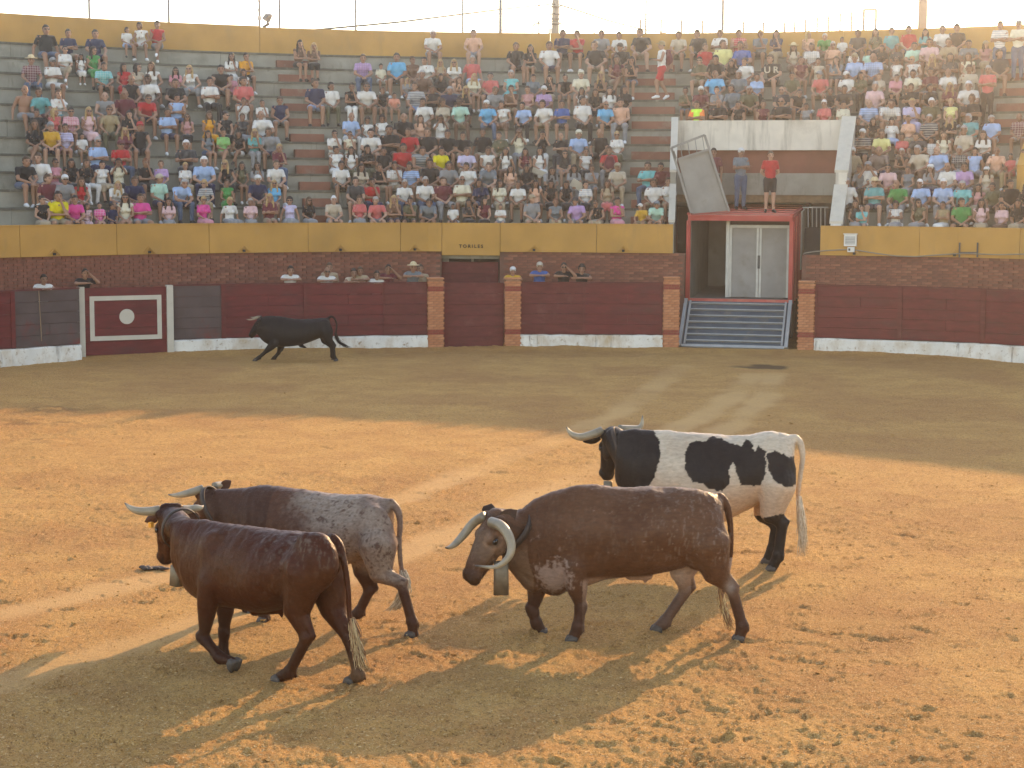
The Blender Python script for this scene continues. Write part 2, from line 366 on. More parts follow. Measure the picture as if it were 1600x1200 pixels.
    def mix(f, a, c, mode='MIX'):
        x = N.new('ShaderNodeMix'); x.data_type = 'RGBA'; x.blend_type = mode
        if isinstance(f, float): x.inputs[0].default_value = f
        else: L.new(f, x.inputs[0])
        for s, v in ((6, a), (7, c)):
            if isinstance(v, tuple): x.inputs[s].default_value = (*v, 1)
            else: L.new(v, x.inputs[s])
        return x.outputs[2]
    base = mix(noise(1.1, 6, .35, .7)[1], (0.51, 0.256, 0.078), (0.62, 0.338, 0.108))
    base = mix(sp.outputs[2], base, (0.42, 0.19, 0.062))
    base = mix(noise(16, 5, .52, .72)[1], base, (0.31, 0.145, 0.045))
    base = mix(noise(85, 2, .56, .66)[1], base, (0.70, 0.47, 0.22))
    base = mix(noise(60, 3, .57, .66)[1], base, (0.20, 0.095, 0.032))
    mtr = N.new('ShaderNodeMath'); mtr.operation = 'MULTIPLY'; mtr.inputs[1].default_value = .55; L.new(sp.outputs[0], mtr.inputs[0])
    base = mix(mtr.outputs[0], base, (0.70, 0.43, 0.19))
    base = mix(sp.outputs[1], base, (0.15, 0.085, 0.04))
    L.new(base, b.inputs['Base Color'])
    t1, _ = noise(60, 6, 0, 1, 0.7); bp = N.new('ShaderNodeBump'); bp.inputs['Strength'].default_value = 1.0; bp.inputs['Distance'].default_value = 0.035
    L.new(t1.outputs['Fac'], bp.inputs['Height']); L.new(bp.outputs[0], b.inputs['Normal'])
    me.materials.append(m); M['sand'] = m
    return tag(obj('sand', me), 'ochre sand of the bullring arena with hoof prints and tyre tracks', None, None, 'structure')
make_sand()
me = MB().add([(150 * math.cos(2 * math.pi * k / 64), 30 + 150 * math.sin(2 * math.pi * k / 64), -0.035) for k in range(64)], [tuple(range(64))]).mesh('ground')
M['soil'] = mat('dry_soil', (0.46, 0.245, 0.078), 0.95, 0.15, 1.5)
me.materials.append(M['sand']); tag(obj('ground', me), None, None, None, 'structure')
# clods and straw lying on the sand
def clods():
    mb = MB(); rr = random.Random(3)
    for i in range(5200):
        y = 12.2 + 26 * rr.random() ** 2.0; x = rr.uniform(-0.31, 0.31) * y
        s = rr.uniform(0.006, 0.016) * (1 if rr.random() < .9 else 1.8)
        p = [Vector((x + rr.uniform(-1, 1) * s * 1.4, y + rr.uniform(-1, 1) * s * 1.4, rr.uniform(-0.3, 1.2) * s + (vnoise(x * 2.6, y * 2.6, 3) - .5) * .03 + (vnoise(x * .9, y * .9, 2) - .5) * .035)) for _ in range(5)]
        mb.add(p, [(0, 1, 2), (0, 2, 3), (0, 3, 4), (1, 2, 4), (2, 3, 4), (0, 1, 4)])
    o = mb.build('sand_clods', M['sand']); tag(o, 'small crumbly clods scattered over the sand', 'clods', None, 'stuff')
clods()
def flecks():
    mb = MB(); rr = random.Random(4)
    for i in range(7000):
        y = 12.2 + 26 * rr.random() ** 1.8; x = rr.uniform(-0.31, 0.31) * y; L_ = rr.uniform(.008, .024); w = rr.uniform(.003, .006); a = rr.uniform(0, 3.14)
        u = Vector((math.cos(a) * L_, math.sin(a) * L_, rr.uniform(-.2, .2) * L_)); v = Vector((-math.sin(a) * w, math.cos(a) * w, 0)); c = Vector((x, y, .022 + (vnoise(x * 2.6, y * 2.6, 3) - .5) * .018 + (vnoise(x * .9, y * .9, 2) - .5) * .028 + (vnoise(x * .25, y * .25, 1) - .5) * .04 + rr.uniform(-.012, .004)))
        mb.add([c - u, c + v, c + u, c - v, c + Vector((0, 0, .004))], [(0, 1, 4), (1, 2, 4), (2, 3, 4), (3, 0, 4), (3, 2, 1, 0)])
    M['straw_bits'] = mat('pale_straw_bits', (.56, .36, .17), .8, .2, 20)
    tag(mb.build('straw_flecks', M['straw_bits']), 'pale bits of straw and grit strewn over the sand', 'straw', None, 'stuff')
flecks()
g = ground(240, 889); rr = random.Random(8); mb = MB()
for k in range(16):
    a = rr.uniform(-.15, .15); mb.ell((g.x + a, g.y + rr.uniform(-.05, .05), 0.012), (rr.uniform(.03, .06), rr.uniform(.03, .05), rr.uniform(.012, .022)), nu=7, nv=5)
tag(mb.build('dung', M['leather'], None, True), 'dark flat clump of dung on the sand beside the reddish ox', 'dung')

# ================================================================== GRANDSTAND
T_L, T_R = -1.05, 1.25
TH = {}
for k, px in dict(a1l=455, a1r=528, a2l=985, a2r=1055, gl=1057, gr=1313).items(): TH[k] = 0
th_a1 = (th_px(456, lambda t: row_r(t, 4), row_z(4)) , th_px(511, lambda t: row_r(t, 4), row_z(4)))
th_a2 = (th_px(985, lambda t: row_r(t, 4), row_z(4)), th_px(1053, lambda t: row_r(t, 4), row_z(4)))
th_a3 = (th_px(1556, lambda t: row_r(t, 7), row_z(7)), th_px(1635, lambda t: row_r(t, 7), row_z(7)))
th_gl = th_px(1059, lambda t: row_r(t, 3), 6.1); th_gr = th_px(1318, lambda t: row_r(t, 3), 6.1)
stand = tag(empty('grandstand', pol(0, r_wall(0))), 'tiered concrete grandstand with mossy benches rising to the ochre rear wall', 'grandstand')
def stand_child(name, mb, m, smooth=False):
    o = mb.build(name, m, None, smooth); o.parent = stand; o.matrix_parent_inverse = Matrix.Translation(-Vector(stand.location)); return o
dth = 0.062
def seg_prism(t0, t1, ra, rb, za, zb):
    return MB().rings([[pol(t, ra(t), za), pol(t, rb(t), za), pol(t, rb(t), zb), pol(t, ra(t), zb)] for t in (t0, (t0 + t1) / 2, t1)])
for n in range(-2, 11):
    z = row_z(n); t = T_L + (0.031 if n % 2 else 0) + 0.008 * math.sin(n * 5)
    while t < T_R:
        a, b = t, min(t + dth, T_R); t += dth
        spans = [(a, b)]
        if n <= 3:                                   # the truck entrance cuts the lower rows
            spans = []
            if a < th_gl: spans.append((a, min(b, th_gl)))
            if b > th_gr: spans.append((max(a, th_gr), b))
        for (p, q) in spans:
            if q - p < 0.004: continue
            p2, q2 = p + 0.00012, q - 0.00012
            seen = -0.42 < (p + q) / 2 < 0.52
            if n == -2:
                continue
            jit = R.uniform(-0.006, 0.006)
            mb = seg_prism(p2, q2, lambda t_: row_r(t_, n) + 0.035 + jit, lambda t_: row_r(t_, n + 1) + 0.16 if n < 10 else r_top(t_) + 0.02, z - 0.50, z - 0.062)
            stand_child('bench_slab', mb, M['concrete'])
            stand_child('bench_nosing', seg_prism(p2, q2, lambda t_: row_r(t_, n) + jit * .6, lambda t_: row_r(t_, n + 1) + 0.15 if n < 10 else r_top(t_) + 0.01, z - 0.060, z), M['moss'])
    # half-height red steps in the aisles
    for (l, r_) in (th_a1, th_a2, th_a3):
        if n < -1 or n > 9: continue
        if l == th_a3[0] and n < 4: continue
        a = l + 0.0010 + R.uniform(-0.001, 0.001); b = r_ - R.uniform(0, 0.004) + 0.0
        mb = seg_prism(a, b, lambda t_: row_r(t_, n + 1) - 0.26, lambda t_: row_r(t_, n + 1) + 0.030, z + 0.002, z + 0.232)
        stand_child('aisle_step', mb, M['step'])
# walkway behind the parapet
mb = MB(); arc_prism(mb, T_L, th_gl, lambda t: r_wall(t) + 0.12, lambda t: row_r(t, -1) + 0.03, 2.3, 2.78)
arc_prism(mb, th_gr, T_R, lambda t: r_wall(t) + 0.12, lambda t: row_r(t, -1) + 0.03, 2.3, 2.78); stand_child('walkway', mb, M['concrete'])
# body of the stand under the benches, so that the shade it throws is whole
mb = MB(); arc_prism(mb, T_L, th_gl - .01, lambda t: r_wall(t) + 1.0, lambda t: r_top(t) - 0.1, 0, 3.1); arc_prism(mb, th_gr + .01, T_R, lambda t: r_wall(t) + 1.0, lambda t: r_top(t) - 0.1, 0, 3.1)
arc_prism(mb, th_gl - .01, th_gr + .01, lambda t: row_r(t, 4) + 2.2, lambda t: r_top(t) - 0.1, 0, 5.0)
arc_prism(mb, T_L, T_R, lambda t: r_top(t) - 1.5, lambda t: r_top(t) - 0.1, 3.1, 7.6)
stand_child('substructure', mb, M['concrete'])
# rear wall
rear = tag(empty('rear_wall', pol(0, r_top(0))), 'tall ochre wall closing the back of the top bench row', 'wall')
t = T_L; k = 0
while t < T_R:
    b = min(t + 0.26, T_R); mb = MB(); arc_prism(mb, t + .0002, b - .0002, r_top, lambda t_: r_top(t_) + 0.3, 0, Z_TT + (0.035 if k % 5 == 2 else 0)); t = b; k += 1
    o = mb.build('wall_panel', M['ochre']); o.parent = rear; o.matrix_parent_inverse = Matrix.Translation(-Vector(rear.location))

# ------------------------------------------------------------------ arena wall: ochre parapet above brick
def wall_thing(name, label, t0, t1, ochre_t0, ochre_t1, hole=None):
    root = tag(empty(name, pol((t0 + t1) / 2, r_wall((t0 + t1) / 2))), label, 'wall'); inv = Matrix.Translation(-Vector(root.location))
    def ch(n_, mb, m):
        o = mb.build(n_, m); o.parent = root; o.matrix_parent_inverse = inv; return o
    mb = MB(); arc_prism(mb, t0, t1, lambda t: r_wall(t) + 0.012, lambda t: r_wall(t) + 0.30, -0.1, Z_WB - 0.003); ch('backing', mb, M['mortar'])
    # ochre parapet in cast lengths
    t = ochre_t0; i = 0
    while t < ochre_t1 - 0.005:
        b = min(t + 0.098 + 0.012 * math.sin(i * 3.1), ochre_t1)
        if ochre_t1 - b < 0.03: b = ochre_t1
        mb = MB(); arc_prism(mb, t + .00022, b - .00022, lambda q: r_wall(q) - 0.07, lambda q: r_wall(q) + 0.115, Z_WB, Z_WT - 0.031, 0.012); ch('parapet_panel', mb, M['ochre'])
        mb = MB(); arc_prism(mb, t + .00022, b - .00022, lambda q: r_wall(q) - 0.085, lambda q: r_wall(q) + 0.13, Z_WT - 0.030, Z_WT, 0.012); ch('coping', mb, M['ochre'])
        mb = MB(); arc_prism(mb, t + .00022, b - .00022, lambda q: r_wall(q) - 0.095, lambda q: r_wall(q) - 0.071, Z_WB, Z_WB + 0.045, 0.012); ch('drip_ledge', mb, M['ochre'])
        # scupper drains at the foot
        for f in (0.35,):
            q = t + (b - t) * f; p = pol(q, r_wall(q) - 0.11, Z_WB + 0.06); e = Matrix.Rotation(-q, 3, 'Z')
            mb = MB(); mb.box(p + e @ Vector((-.07, 0, .05)), (0.03, .05, 0.2), e @ Matrix.Rotation(math.radians(45), 3, 'Y')); mb.box(p + e @ Vector((.07, 0.001, .05)), (0.03, .05, 0.2), e @ Matrix.Rotation(math.radians(-45), 3, 'Y'))
            o = ch('scupper', mb, M['ochre']); mb = MB(); mb.box(p + Vector((0, 0, -.005)), (0.07, 0.045, 0.06), e); o2 = mb.build('drain_hole', M['dark'], o)
            pass
        t = b; i += 1
    # bricks
    bw, bh = 0.262, 0.072; rr = random.Random(int((t0 + 3) * 1000)); cand = []
    rm = 48.6; z = Z_WB - 0.003 - bh
    row = 0
    while z > 1.28:
        q = t0 + (0.5 * bw / 30 if row % 2 else 0) + 0.004
        while q + bw / 27 < t1:
            w = bw / ((pol(q + .001, r_wall(q + .001)) - pol(q - .001, r_wall(q - .001))).length / .002)
            if not (hole and hole[0] - w < q < hole[1]): cand.append((q + w / 2, z))
            q += w
        z -= bh; row += 1
    unit = MB().box((0, 0, bh / 2), (bw - 0.012, 0.05, bh - 0.012)).mesh('brick')
    ms = [unit, unit.copy(), unit.copy()]
    for me_, k_ in zip(ms, ('brick', 'brick2', 'brick3')): me_.materials.append(M[k_])
    vis = [c for c in cand if c[1] > 1.62 and -0.40 < c[0] < 0.52]
    rr.shuffle(vis); vis.sort(key=lambda c: -c[1]); singles = vis[:300]; rest = [c for c in cand if c not in set(singles)]
    for (q, z) in singles:
        o = obj('brick', ms[rr.choice((0, 0, 0, 1, 1, 2))], root); p = pol(q, r_wall(q) + rr.uniform(-0.006, 0.006), z)
        o.location = p; o.rotation_euler = (rr.uniform(-.02, .02), rr.uniform(-.006, .006), ang(r_wall, q) + rr.uniform(-.01, .01)); o.matrix_parent_inverse = inv
    mb = MB()
    for (q, z) in rest: mb.box(pol(q, r_wall(q) + rr.uniform(-0.006, 0.006), z + bh / 2), (bw - .012, .05, bh - .012), Matrix.Rotation(ang(r_wall, q), 3, 'Z'))
    if rest: o = ch('brickwork', mb, M['brick']); o['kind'] = 'stuff'
    return root, inv
rw = lambda t: r_wall(t)
tA, tB = th_px(690, rw, 2.2), th_px(781, rw, 2.2)
tG1, tG2 = th_px(1070, rw, 2.2), th_px(1253, rw, 2.2)
o1, o2 = th_px(1052, rw, 3.0), th_px(1282, rw, 3.0)
w_l, inv_l = wall_thing('arena_wall', 'dark red brick wall under ochre parapet, stretch behind the charging black bull', T_L, tA, T_L, tA)
tm = (tA + tB) / 2
w_m, inv_m = wall_thing('arena_wall', 'brick wall under ochre parapet between the toril gate and the red truck', tB, tG1, tB, o1)
w_r, inv_r = wall_thing('arena_wall', 'brick wall under ochre parapet beside the truck, carrying a grey meter box', tG2, T_R, o2, T_R)

# toril gate house: ochre lintel with lettering over a recessed red gate
tor = tag(empty('toril_gate', pol(tm, r_wall(tm))), 'recessed dark red inner gate beneath the lintel lettered TORILES', 'gate'); inv_t = Matrix.Translation(-Vector(tor.location))
def tch(n_, mb, m, par=None):
    o = mb.build(n_, m); o.parent = tor; o.matrix_parent_inverse = inv_t; return o
mb = MB(); arc_prism(mb, tA + .0003, tB - .0003, lambda q: r_wall(q) - 0.072, lambda q: r_wall(q) + 0.16, Z_WB - 0.10, Z_WT); tch('lintel', mb, M['ochre'])
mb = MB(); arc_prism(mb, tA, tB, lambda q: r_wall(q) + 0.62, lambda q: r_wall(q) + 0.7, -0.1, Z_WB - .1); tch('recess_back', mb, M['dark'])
e = Matrix.Rotation(ang(r_wall, tm), 3, 'Z'); gw = (tB - tA) * r_wall(tm)
for i in range(7):
    p = pol(tm, r_wall(tm) + 0.25, 0.10 + i * 0.325); mb = MB().box(p, (gw - 0.02, 0.05, 0.318), e); tch('plank', mb, M['redwood2'])
for x_, w_ in ((-0.42, .18), (0.05, .07)):
    p = pol(tm, r_wall(tm) + 0.40, 2.27) + e @ Vector((x_ * gw, 0, 0)); tch('upper_board', MB().box(p, (w_, .04, .22), e), M['sheet'])
def text_obj(name, txt, size, loc, rot, m, parent, inv):
    cu = bpy.data.curves.new(name, 'FONT'); cu.body = txt; cu.size = size; cu.extrude = 0.003; cu.offset = 0.004; cu.align_x = 'CENTER'; cu.align_y = 'CENTER'; cu.space_character = 1.5
    o = bpy.data.objects.new(name, cu); C.objects.link(o); dg = bpy.context.evaluated_depsgraph_get(); dg.update()
    me = bpy.data.meshes.new_from_object(o.evaluated_get(dg)); bpy.data.objects.remove(o); me.materials.clear(); me.materials.append(m)
    o = obj(name, me, parent); o.location = loc; o.rotation_euler = rot
    if inv is not None: o.matrix_parent_inverse = inv
    return o
M['ink'] = mat('dark_lettering', (0.05, 0.035, 0.02), 0.8, 0)
tt = th_px(736, lambda t: r_wall(t) - .08, 2.62)
text_obj('lettering', 'TORILES', 0.125, pol(tt, r_wall(tt) - 0.085, 2.64), (math.pi / 2, 0, ang(r_wall, tt)), M['ink'], tor, inv_t)
p = pol(th_px(768, lambda t: r_wall(t) - .08, 2.6), r_wall(tt) - 0.08, 2.59); tch('drain_hole', MB().box(p, (.05, .02, .05), e), M['dark'])

# ------------------------------------------------------------------ truck entrance (gap through the lower rows)
ent = tag(empty('truck_entrance', pol((th_gl + th_gr) / 2, row_r(.1, 3))), 'stained white parapet and red brown back wall of the entrance above the truck', 'entrance'); inv_e = Matrix.Translation(-Vector(ent.location))
def ech(n_, mb, m):
    o = mb.build(n_, m); o.parent = ent; o.matrix_parent_inverse = inv_e; return o
f3 = lambda d: (lambda t: row_r(t, 3) + d)
mb = MB(); arc_prism(mb, th_gl - .004, th_gr + .004, f3(-.06), f3(.13), 5.30, 6.13); ech('parapet', mb, M['whitewall'])
mb = MB(); arc_prism(mb, th_gl, th_gr, f3(.20), f3(.4), 4.55, 5.36); ech('upper_band', mb, M['brownband'])
mb = MB(); arc_prism(mb, th_gl, th_gr, f3(-.02), f3(.5), 4.05, 4.66); ech('ledge', mb, M['concrete'])
mb = MB(); arc_prism(mb, th_gl, th_gr, f3(.10), f3(.5), 3.84, 4.048); ech('earth_band', mb, M['earth'])
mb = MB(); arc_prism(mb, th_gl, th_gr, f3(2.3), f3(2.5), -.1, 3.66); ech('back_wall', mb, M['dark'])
mb = MB(); arc_prism(mb, th_gl, th_gr, f3(.42), lambda t: row_r(t, 4) + .15, 4.95, 5.03); ech('foot_tread', mb, M['moss'])
for q in (th_gl - .004, th_gr):
    mb = MB(); arc_prism(mb, q, q + .004, f3(.14), f3(2.5), -.1, 3.66, .002); ech('tunnel_side', mb, M['brownband'])
def side_wall(name, t0, sgn, label):
    prof = [(row_r(t0, 3) + .13, 6.16), (row_r(t0, 3) - 0.08, 6.16), (row_r(t0, 0) + .0, 4.66), (row_r(t0, 0) - 0.02, 4.28), (r_wall(t0) + 0.02, 3.32), (r_wall(t0) - 0.05, 3.28)]
    th = 0.30 / 28 * sgn
    q0, q1 = t0, t0 + th
    outer = [(a, z) for a, z in prof] + [(r_wall(t0) - .05, 2.52), (r_wall(t0) + .12, 2.52), (r_wall(t0) + .12, -.1), (row_r(t0, 3) + .13, -.1)]
    root = tag(empty(name, pol(t0, row_r(t0, 0))), label, 'wall'); iv = Matrix.Translation(-Vector(root.location))
    mb = MB(); mb.rings([[pol(q0, a, z) for a, z in outer], [pol(q1, a, z) for a, z in outer]])
    o = mb.build('wall_body', M['whitewall'] if sgn > 0 else M['concrete']); o.parent = root; o.matrix_parent_inverse = iv
    mb = MB()
    for (a, b) in ((prof[1], prof[2]), (prof[3], prof[4])):
        mb.rings([[pol(q, a[0] - .0, a[1] + .002), pol(q, a[0], a[1] + .07), pol(q, b[0], b[1] + .07), pol(q, b[0], b[1] + .002)] for q in (q0 - th * .12, q1 + th * .12)])
    o = mb.build('coping', M['white']); o.parent = root; o.matrix_parent_inverse = iv
side_wall('side_wall', th_gl, -0.5, 'narrow whitewashed side wall sloping down beside the stairs left of the truck')
side_wall('side_wall', th_gr, 1.0, 'stepped whitewashed side wall sloping down on the meter box side of the truck')
# dark gate with a barred rail inside the entrance
gt = tag(empty('barred_gate', (0, 0, 0)), 'dark metal gate with pale vertical bars on top behind the truck', 'gate')
p0, p1 = at(1257, 356, 50.6), at(1292, 356, 50.6)
mb = MB(); mb.add([at(1254, 356, 50.6), at(1293, 356, 50.6), at(1293, 356, 50.6) * 1 + Vector((0, 0, -3.0)), at(1254, 356, 50.6) + Vector((0, 0, -3.0))] + [v + Vector((0, .05, 0)) for v in (at(1254, 356, 50.6), at(1293, 356, 50.6), at(1293, 356, 50.6) + Vector((0, 0, -3.0)), at(1254, 356, 50.6) + Vector((0, 0, -3.0)))], [(0, 1, 2, 3), (4, 5, 6, 7), (0, 1, 5, 4), (1, 2, 6, 5), (0, 3, 7, 4), (2, 3, 7, 6)])
mb.build('gate_leaf', M['iron'], gt)
for k in range(6): MB().bar(at(1256 + k * 6.6, 355, 50.58), at(1256 + k * 6.6, 325, 50.58), 0.03).build('bar', M['galv'], gt)
MB().bar(at(1254, 324, 50.56), at(1294, 324, 50.56), 0.035).build('rail', M['galv'], gt)

# ochre wall of the next stairway at the far side
mb = MB(); t_y = th_px(1588, lambda t: row_r(t, 0), 4.6)
for (a, b) in (((5.2, row_z(5) + .55), (1.2, row_z(1) + .75)), ((1.2, row_z(1) + .30), (-.9, 3.30))):
    rr0, rr1 = row_r(t_y, a[0]), row_r(t_y, b[0])
    prof = [(rr0, a[1]), (rr1, b[1]), (rr1, 2.6), (rr0, 2.6)]
    mb.rings([[pol(t_y + k * .011 - (0.004 if a[0] > 2 else 0), r_, z_) for r_, z_ in prof] for k in (0, 1)])
tag(mb.build('stair_wall', M['ochre']), 'ochre sloping stair wall among the spectators at the far edge', 'wall')

# ================================================================== BARRIER
rb = lambda t: r_bar(t)
def bth(px): return th_px(px, rb, 1.1)
class Thing:
    def __init__(s, name, label, cat, t, r, z=0, group=None):
        s.o = tag(empty(name, pol(t, r, z)), label, cat, group); s.inv = Matrix.Translation(-Vector(s.o.location))
    def ch(s, n_, mb, m, par=None, smooth=False):
        o = mb.build(n_, m, None, smooth)
        if par is None: o.parent = s.o; o.matrix_parent_inverse = s.inv
        else: o.parent = par
        return o
def planks(T, t0, t1, m, n=5, z0=Z_PLINTH + .004, z1=Z_BAR, off=0.0, thick=.055):
    h = (z1 - z0) / n
    for i in range(n):
        j = R.uniform(-.005, .005); cut = i % 2 and (t1 - t0) * BR > 1.6 and R.random() < .45
        ends = [(t0, t1)] if not cut else [(t0, t0 + (t1 - t0) * .55), (t0 + (t1 - t0) * .55, t1)]
        for (a, b) in ends:
            mb = MB(); arc_prism(mb, a + .00012, b - .00012, lambda t: r_bar(t) + off + j, lambda t: r_bar(t) + off + thick, z0 + i * h + .004, z0 + (i + 1) * h - .004); T.ch('plank', mb, m)
def post(T, t, w, m, z0=Z_PLINTH, z1=Z_BAR + .01, off=-.035, d=.14):
    e = Matrix.Rotation(-t, 3, 'Z'); T.ch('post', MB().box(pol(t, r_bar(t) + off + d / 2, (z0 + z1) / 2), (w, d, z1 - z0), e), m)
def plinth(T, t0, t1):
    mb = MB(); n = 24; rings = []
    for i in range(n + 1):
        t = t0 + (t1 - t0) * i / n; a = r_bar(t) - .07 + R.uniform(-.006, .006); zt = Z_PLINTH + R.uniform(-.012, .008)
        rings.append([pol(t, a - .03, -.12), pol(t, a + .3, -.12), pol(t, a + .3, zt - .02), pol(t, a + .03, zt - .01), pol(t, a, zt - .04)])
    T.ch('plinth', mb.rings(rings), M['whitewash'])
def ledge(T, t0, t1):
    mb = MB(); arc_prism(mb, t0, t1, lambda t: r_bar(t) + .30, lambda t: r_bar(t) + .62, .44, .50); T.ch('foot_ledge', mb, M['skinwood'])
def stretch(label, px0, px1, panels, posts):
    a, b = bth(px0), bth(px1); T = Thing('barrier', label, 'barrier', (a + b) / 2, r_bar((a + b) / 2))
    plinth(T, a, b); ledge(T, a, b)
    for (p, q, m) in panels: planks(T, bth(p), bth(q), M[m])
    for (p, w, m) in posts: post(T, bth(p), w, M[m])
    mb = MB(); arc_prism(mb, a, b, lambda t: r_bar(t) - .02, lambda t: r_bar(t) + .09, Z_BAR + .002, Z_BAR + .035); T.ch('top_rail', mb, M['redwood2'])
    return T
bl = stretch('red and scuffed grey plank barrier with a thin stick leaning on it', -160, 125, [(-160, -70, 'redwood'), (-70, 19, 'redwood'), (21, 124.5, 'greywood')], [(-70, .1, 'redwood2'), (20, .10, 'redwood')])
stretch('plank barrier of grey and red boards right behind the charging black bull', 268, 668, [(268, 347, 'greywood'), (350, 476, 'redwood'), (478, 599, 'redwood'), (601, 667.5, 'redwood2')], [(349, .11, 'redwood2'), (477, .10, 'redwood2'), (600, .05, 'redwood2')])
stretch('faded red plank barrier between two brick pillars beside the truck ramp', 813, 1036, [(813, 912, 'redwood2'), (914, 1035.5, 'redwood')], [(913, .05, 'redwood2'), (1033, .07, 'redwood2')])
stretch('red plank barrier on a white plinth below the meter box', 1273, 1760, [(1273, 1403, 'redwood'), (1409, 1533, 'redwood'), (1539, 1650, 'redwood'), (1654, 1760, 'redwood')], [(1406, .12, 'redwood2'), (1536, .12, 'redwood2'), (1275, .06, 'redwood2'), (1652, .12, 'redwood2')])
# burladero: red board with a painted white frame and disc between white posts
a, b = bth(130), bth(263); tm_ = (a + b) / 2
B = Thing('burladero', 'red board shelter with white painted frame and disc between white posts', 'shelter', tm_, r_bar(tm_))
e = Matrix.Rotation(-tm_, 3, 'Z'); wid = (b - a) * r_bar(tm_); base = pol(tm_, r_bar(tm_) - .10)
Q = lambda x, y, z: base + e @ Vector((x, y, z))
for i in range(5): B.ch('plank', MB().box(Q(0, .03, .1 + .33 * (i + .5)), (wid - .16, .06, .322), e), M['redwood'])
for s in (-1, 1): B.ch('post', MB().box(Q(s * wid / 2, .02, .82), (.16, .16, 1.92), e), M['white'])
fw, fh, fz = wid * .80 - .0, 1.0, 1.0
fx = wid * .38
for z_ in (fz + .49, fz - .49): B.ch('frame_strip', MB().box(Q(0, -.008, z_), (fx * 2 + .11, .012, .11), e), M['white'])
for s in (-1, 1): B.ch('frame_strip', MB().box(Q(s * fx, -.008, fz), (.11, .012, .868), e), M['white'])
B.ch('disc', MB().rings([[Q(.02 + .185 * math.cos(k * math.pi / 18), y_, fz + .03 + .185 * math.sin(k * math.pi / 18)) for k in range(36)] for y_ in (0.0, -.014)]), M['white'])
# toril outer gate and its brick pillars
a, b = bth(694.5), bth(787); tq = (a + b) / 2; G = Thing('arena_gate', 'plain dark red plank gate between two orange brick pillars', 'gate', tq, r_bar(tq))
for i in range(6):
    mb = MB(); arc_prism(mb, a, b, lambda t: r_bar(t) + .10 + R.uniform(-.002, .002), lambda t: r_bar(t) + .16, .05 + i * .285, .05 + (i + 1) * .285 - .007); G.ch('plank', mb, M['redwood2'])
mb = MB(); arc_prism(mb, a, a + .004, lambda t: r_bar(t) + .07, lambda t: r_bar(t) + .099, .05, 1.76); G.ch('post', mb, M['redwood'])
def pillar(px, label, zt=1.86):
    t = bth(px); P = Thing('brick_pillar', label, 'pillar', t, r_bar(t), group='brick pillars along the barrier'); e = Matrix.Rotation(-t, 3, 'Z')
    w, d, bh = .40, .40, .066; n = int((zt - .02) / bh)
    P.ch('core', MB().box(pol(t, r_bar(t) + .12, zt / 2), (w - .02, d - .02, zt), e), M['omortar'])
    me1 = MB().box((0, 0, 0), (.195, .10, bh - .010)).mesh('brick'); mes = []
    for k in ('obrick', 'obrick2', 'rbrick'):
        q = me1.copy(); q.materials.append(M[k]); mes.append(q)
    me2 = MB().box((0, 0, 0), (.10, .195, bh - .010)).mesh('brick'); me2s = []
    for k in ('obrick', 'obrick2', 'rbrick'):
        q = me2.copy(); q.materials.append(M[k]); me2s.append(q)
    for i in range(n):
        z = .02 + bh * (i + .5); red = i in (n - 3, n - 4) or 6 <= i <= 7
        for k in range(2 if i % 2 else 3):
            x = (-.1 + .2 * k) if i % 2 else (-.15 + .15 * k)
            mm = mes[2] if red else mes[R.choice((0, 0, 1))]
            o = obj('brick', mm, P.o); o.location = e @ Vector((x, -.038 + R.uniform(-.004, .004), z)); o.rotation_euler = (0, 0, -t)
            if not i % 2: o.scale = (.74, 1, 1)
    for s in (-1, 1):
        mb = MB()
        for i in range(n): mb.box(pol(t, r_bar(t) + .125 + R.uniform(-.003, .003), .02 + bh * (i + .5)) + e @ Vector((s * .165, 0, 0)), (.08, .25, bh - .01), e)
        o = P.ch('side_brickwork', mb, M['obrick']); o['kind'] = 'stuff'
    P.ch('cap', MB().box(pol(t, r_bar(t) + .11, zt + .012), (w + .03, d + .04, .03), e), M['obrick2'])
pillar(680.5, 'orange brick pillar beside the straw hatted man at the barrier')
pillar(801, 'orange brick pillar under the child in yellow at the barrier')
pillar(1049, 'orange brick pillar on the red barrier side of the truck ramp', 1.90)
pillar(1260, 'orange brick pillar on the meter box side of the truck ramp', 1.84)

# stick leaning against the barrier
p = at(61, 457, 45.5); t = bth(61)
mb = MB(); pa = pol(t, r_bar(t) - .03, 1.74); pb = pol(t + .0008, r_bar(t) - .10, .55); mb.tube([pa, pb], .009, 6)
tag(mb.build('stick', M['skinwood']), 'thin pale stick hanging down the grey boards from the arms of a spectator', 'stick')

# meter box, loose cable and bracket on the ochre parapet
tmb = th_px(1329, lambda t: r_wall(t) - .1, 2.85); e = Matrix.Rotation(ang(r_wall, tmb), 3, 'Z'); rmb = r_wall(tmb) - .09
K = Thing('meter_box', 'grey electric meter box with louvred front on the ochre parapet', 'box', tmb, rmb, 2.8)
K.ch('case', MB().box(pol(tmb, rmb - .05, 2.90), (.32, .14, .30), e), M['plastic'])
K.ch('louvre_panel', MB().box(pol(tmb, rmb - .128, 2.90), (.25, .012, .20), e), M['mesh'])
for i in range(5): K.ch('louvre', MB().box(pol(tmb, rmb - .138, 2.82 + i * .04), (.24, .014, .012), e), M['plastic'])
K.ch('hood', MB().box(pol(tmb, rmb - .06, 3.065), (.36, .2, .02), e), M['plastic'])
K.ch('junction_box', MB().box(pol(tmb, rmb - .035, 2.66) + e @ Vector((.02, 0, 0)), (.18, .09, .13), e), M['plastic'])
K.ch('socket', MB().box(pol(tmb, rmb - .085, 2.66) + e @ Vector((-.02, 0, 0)), (.05, .012, .06), e), M['iron'])
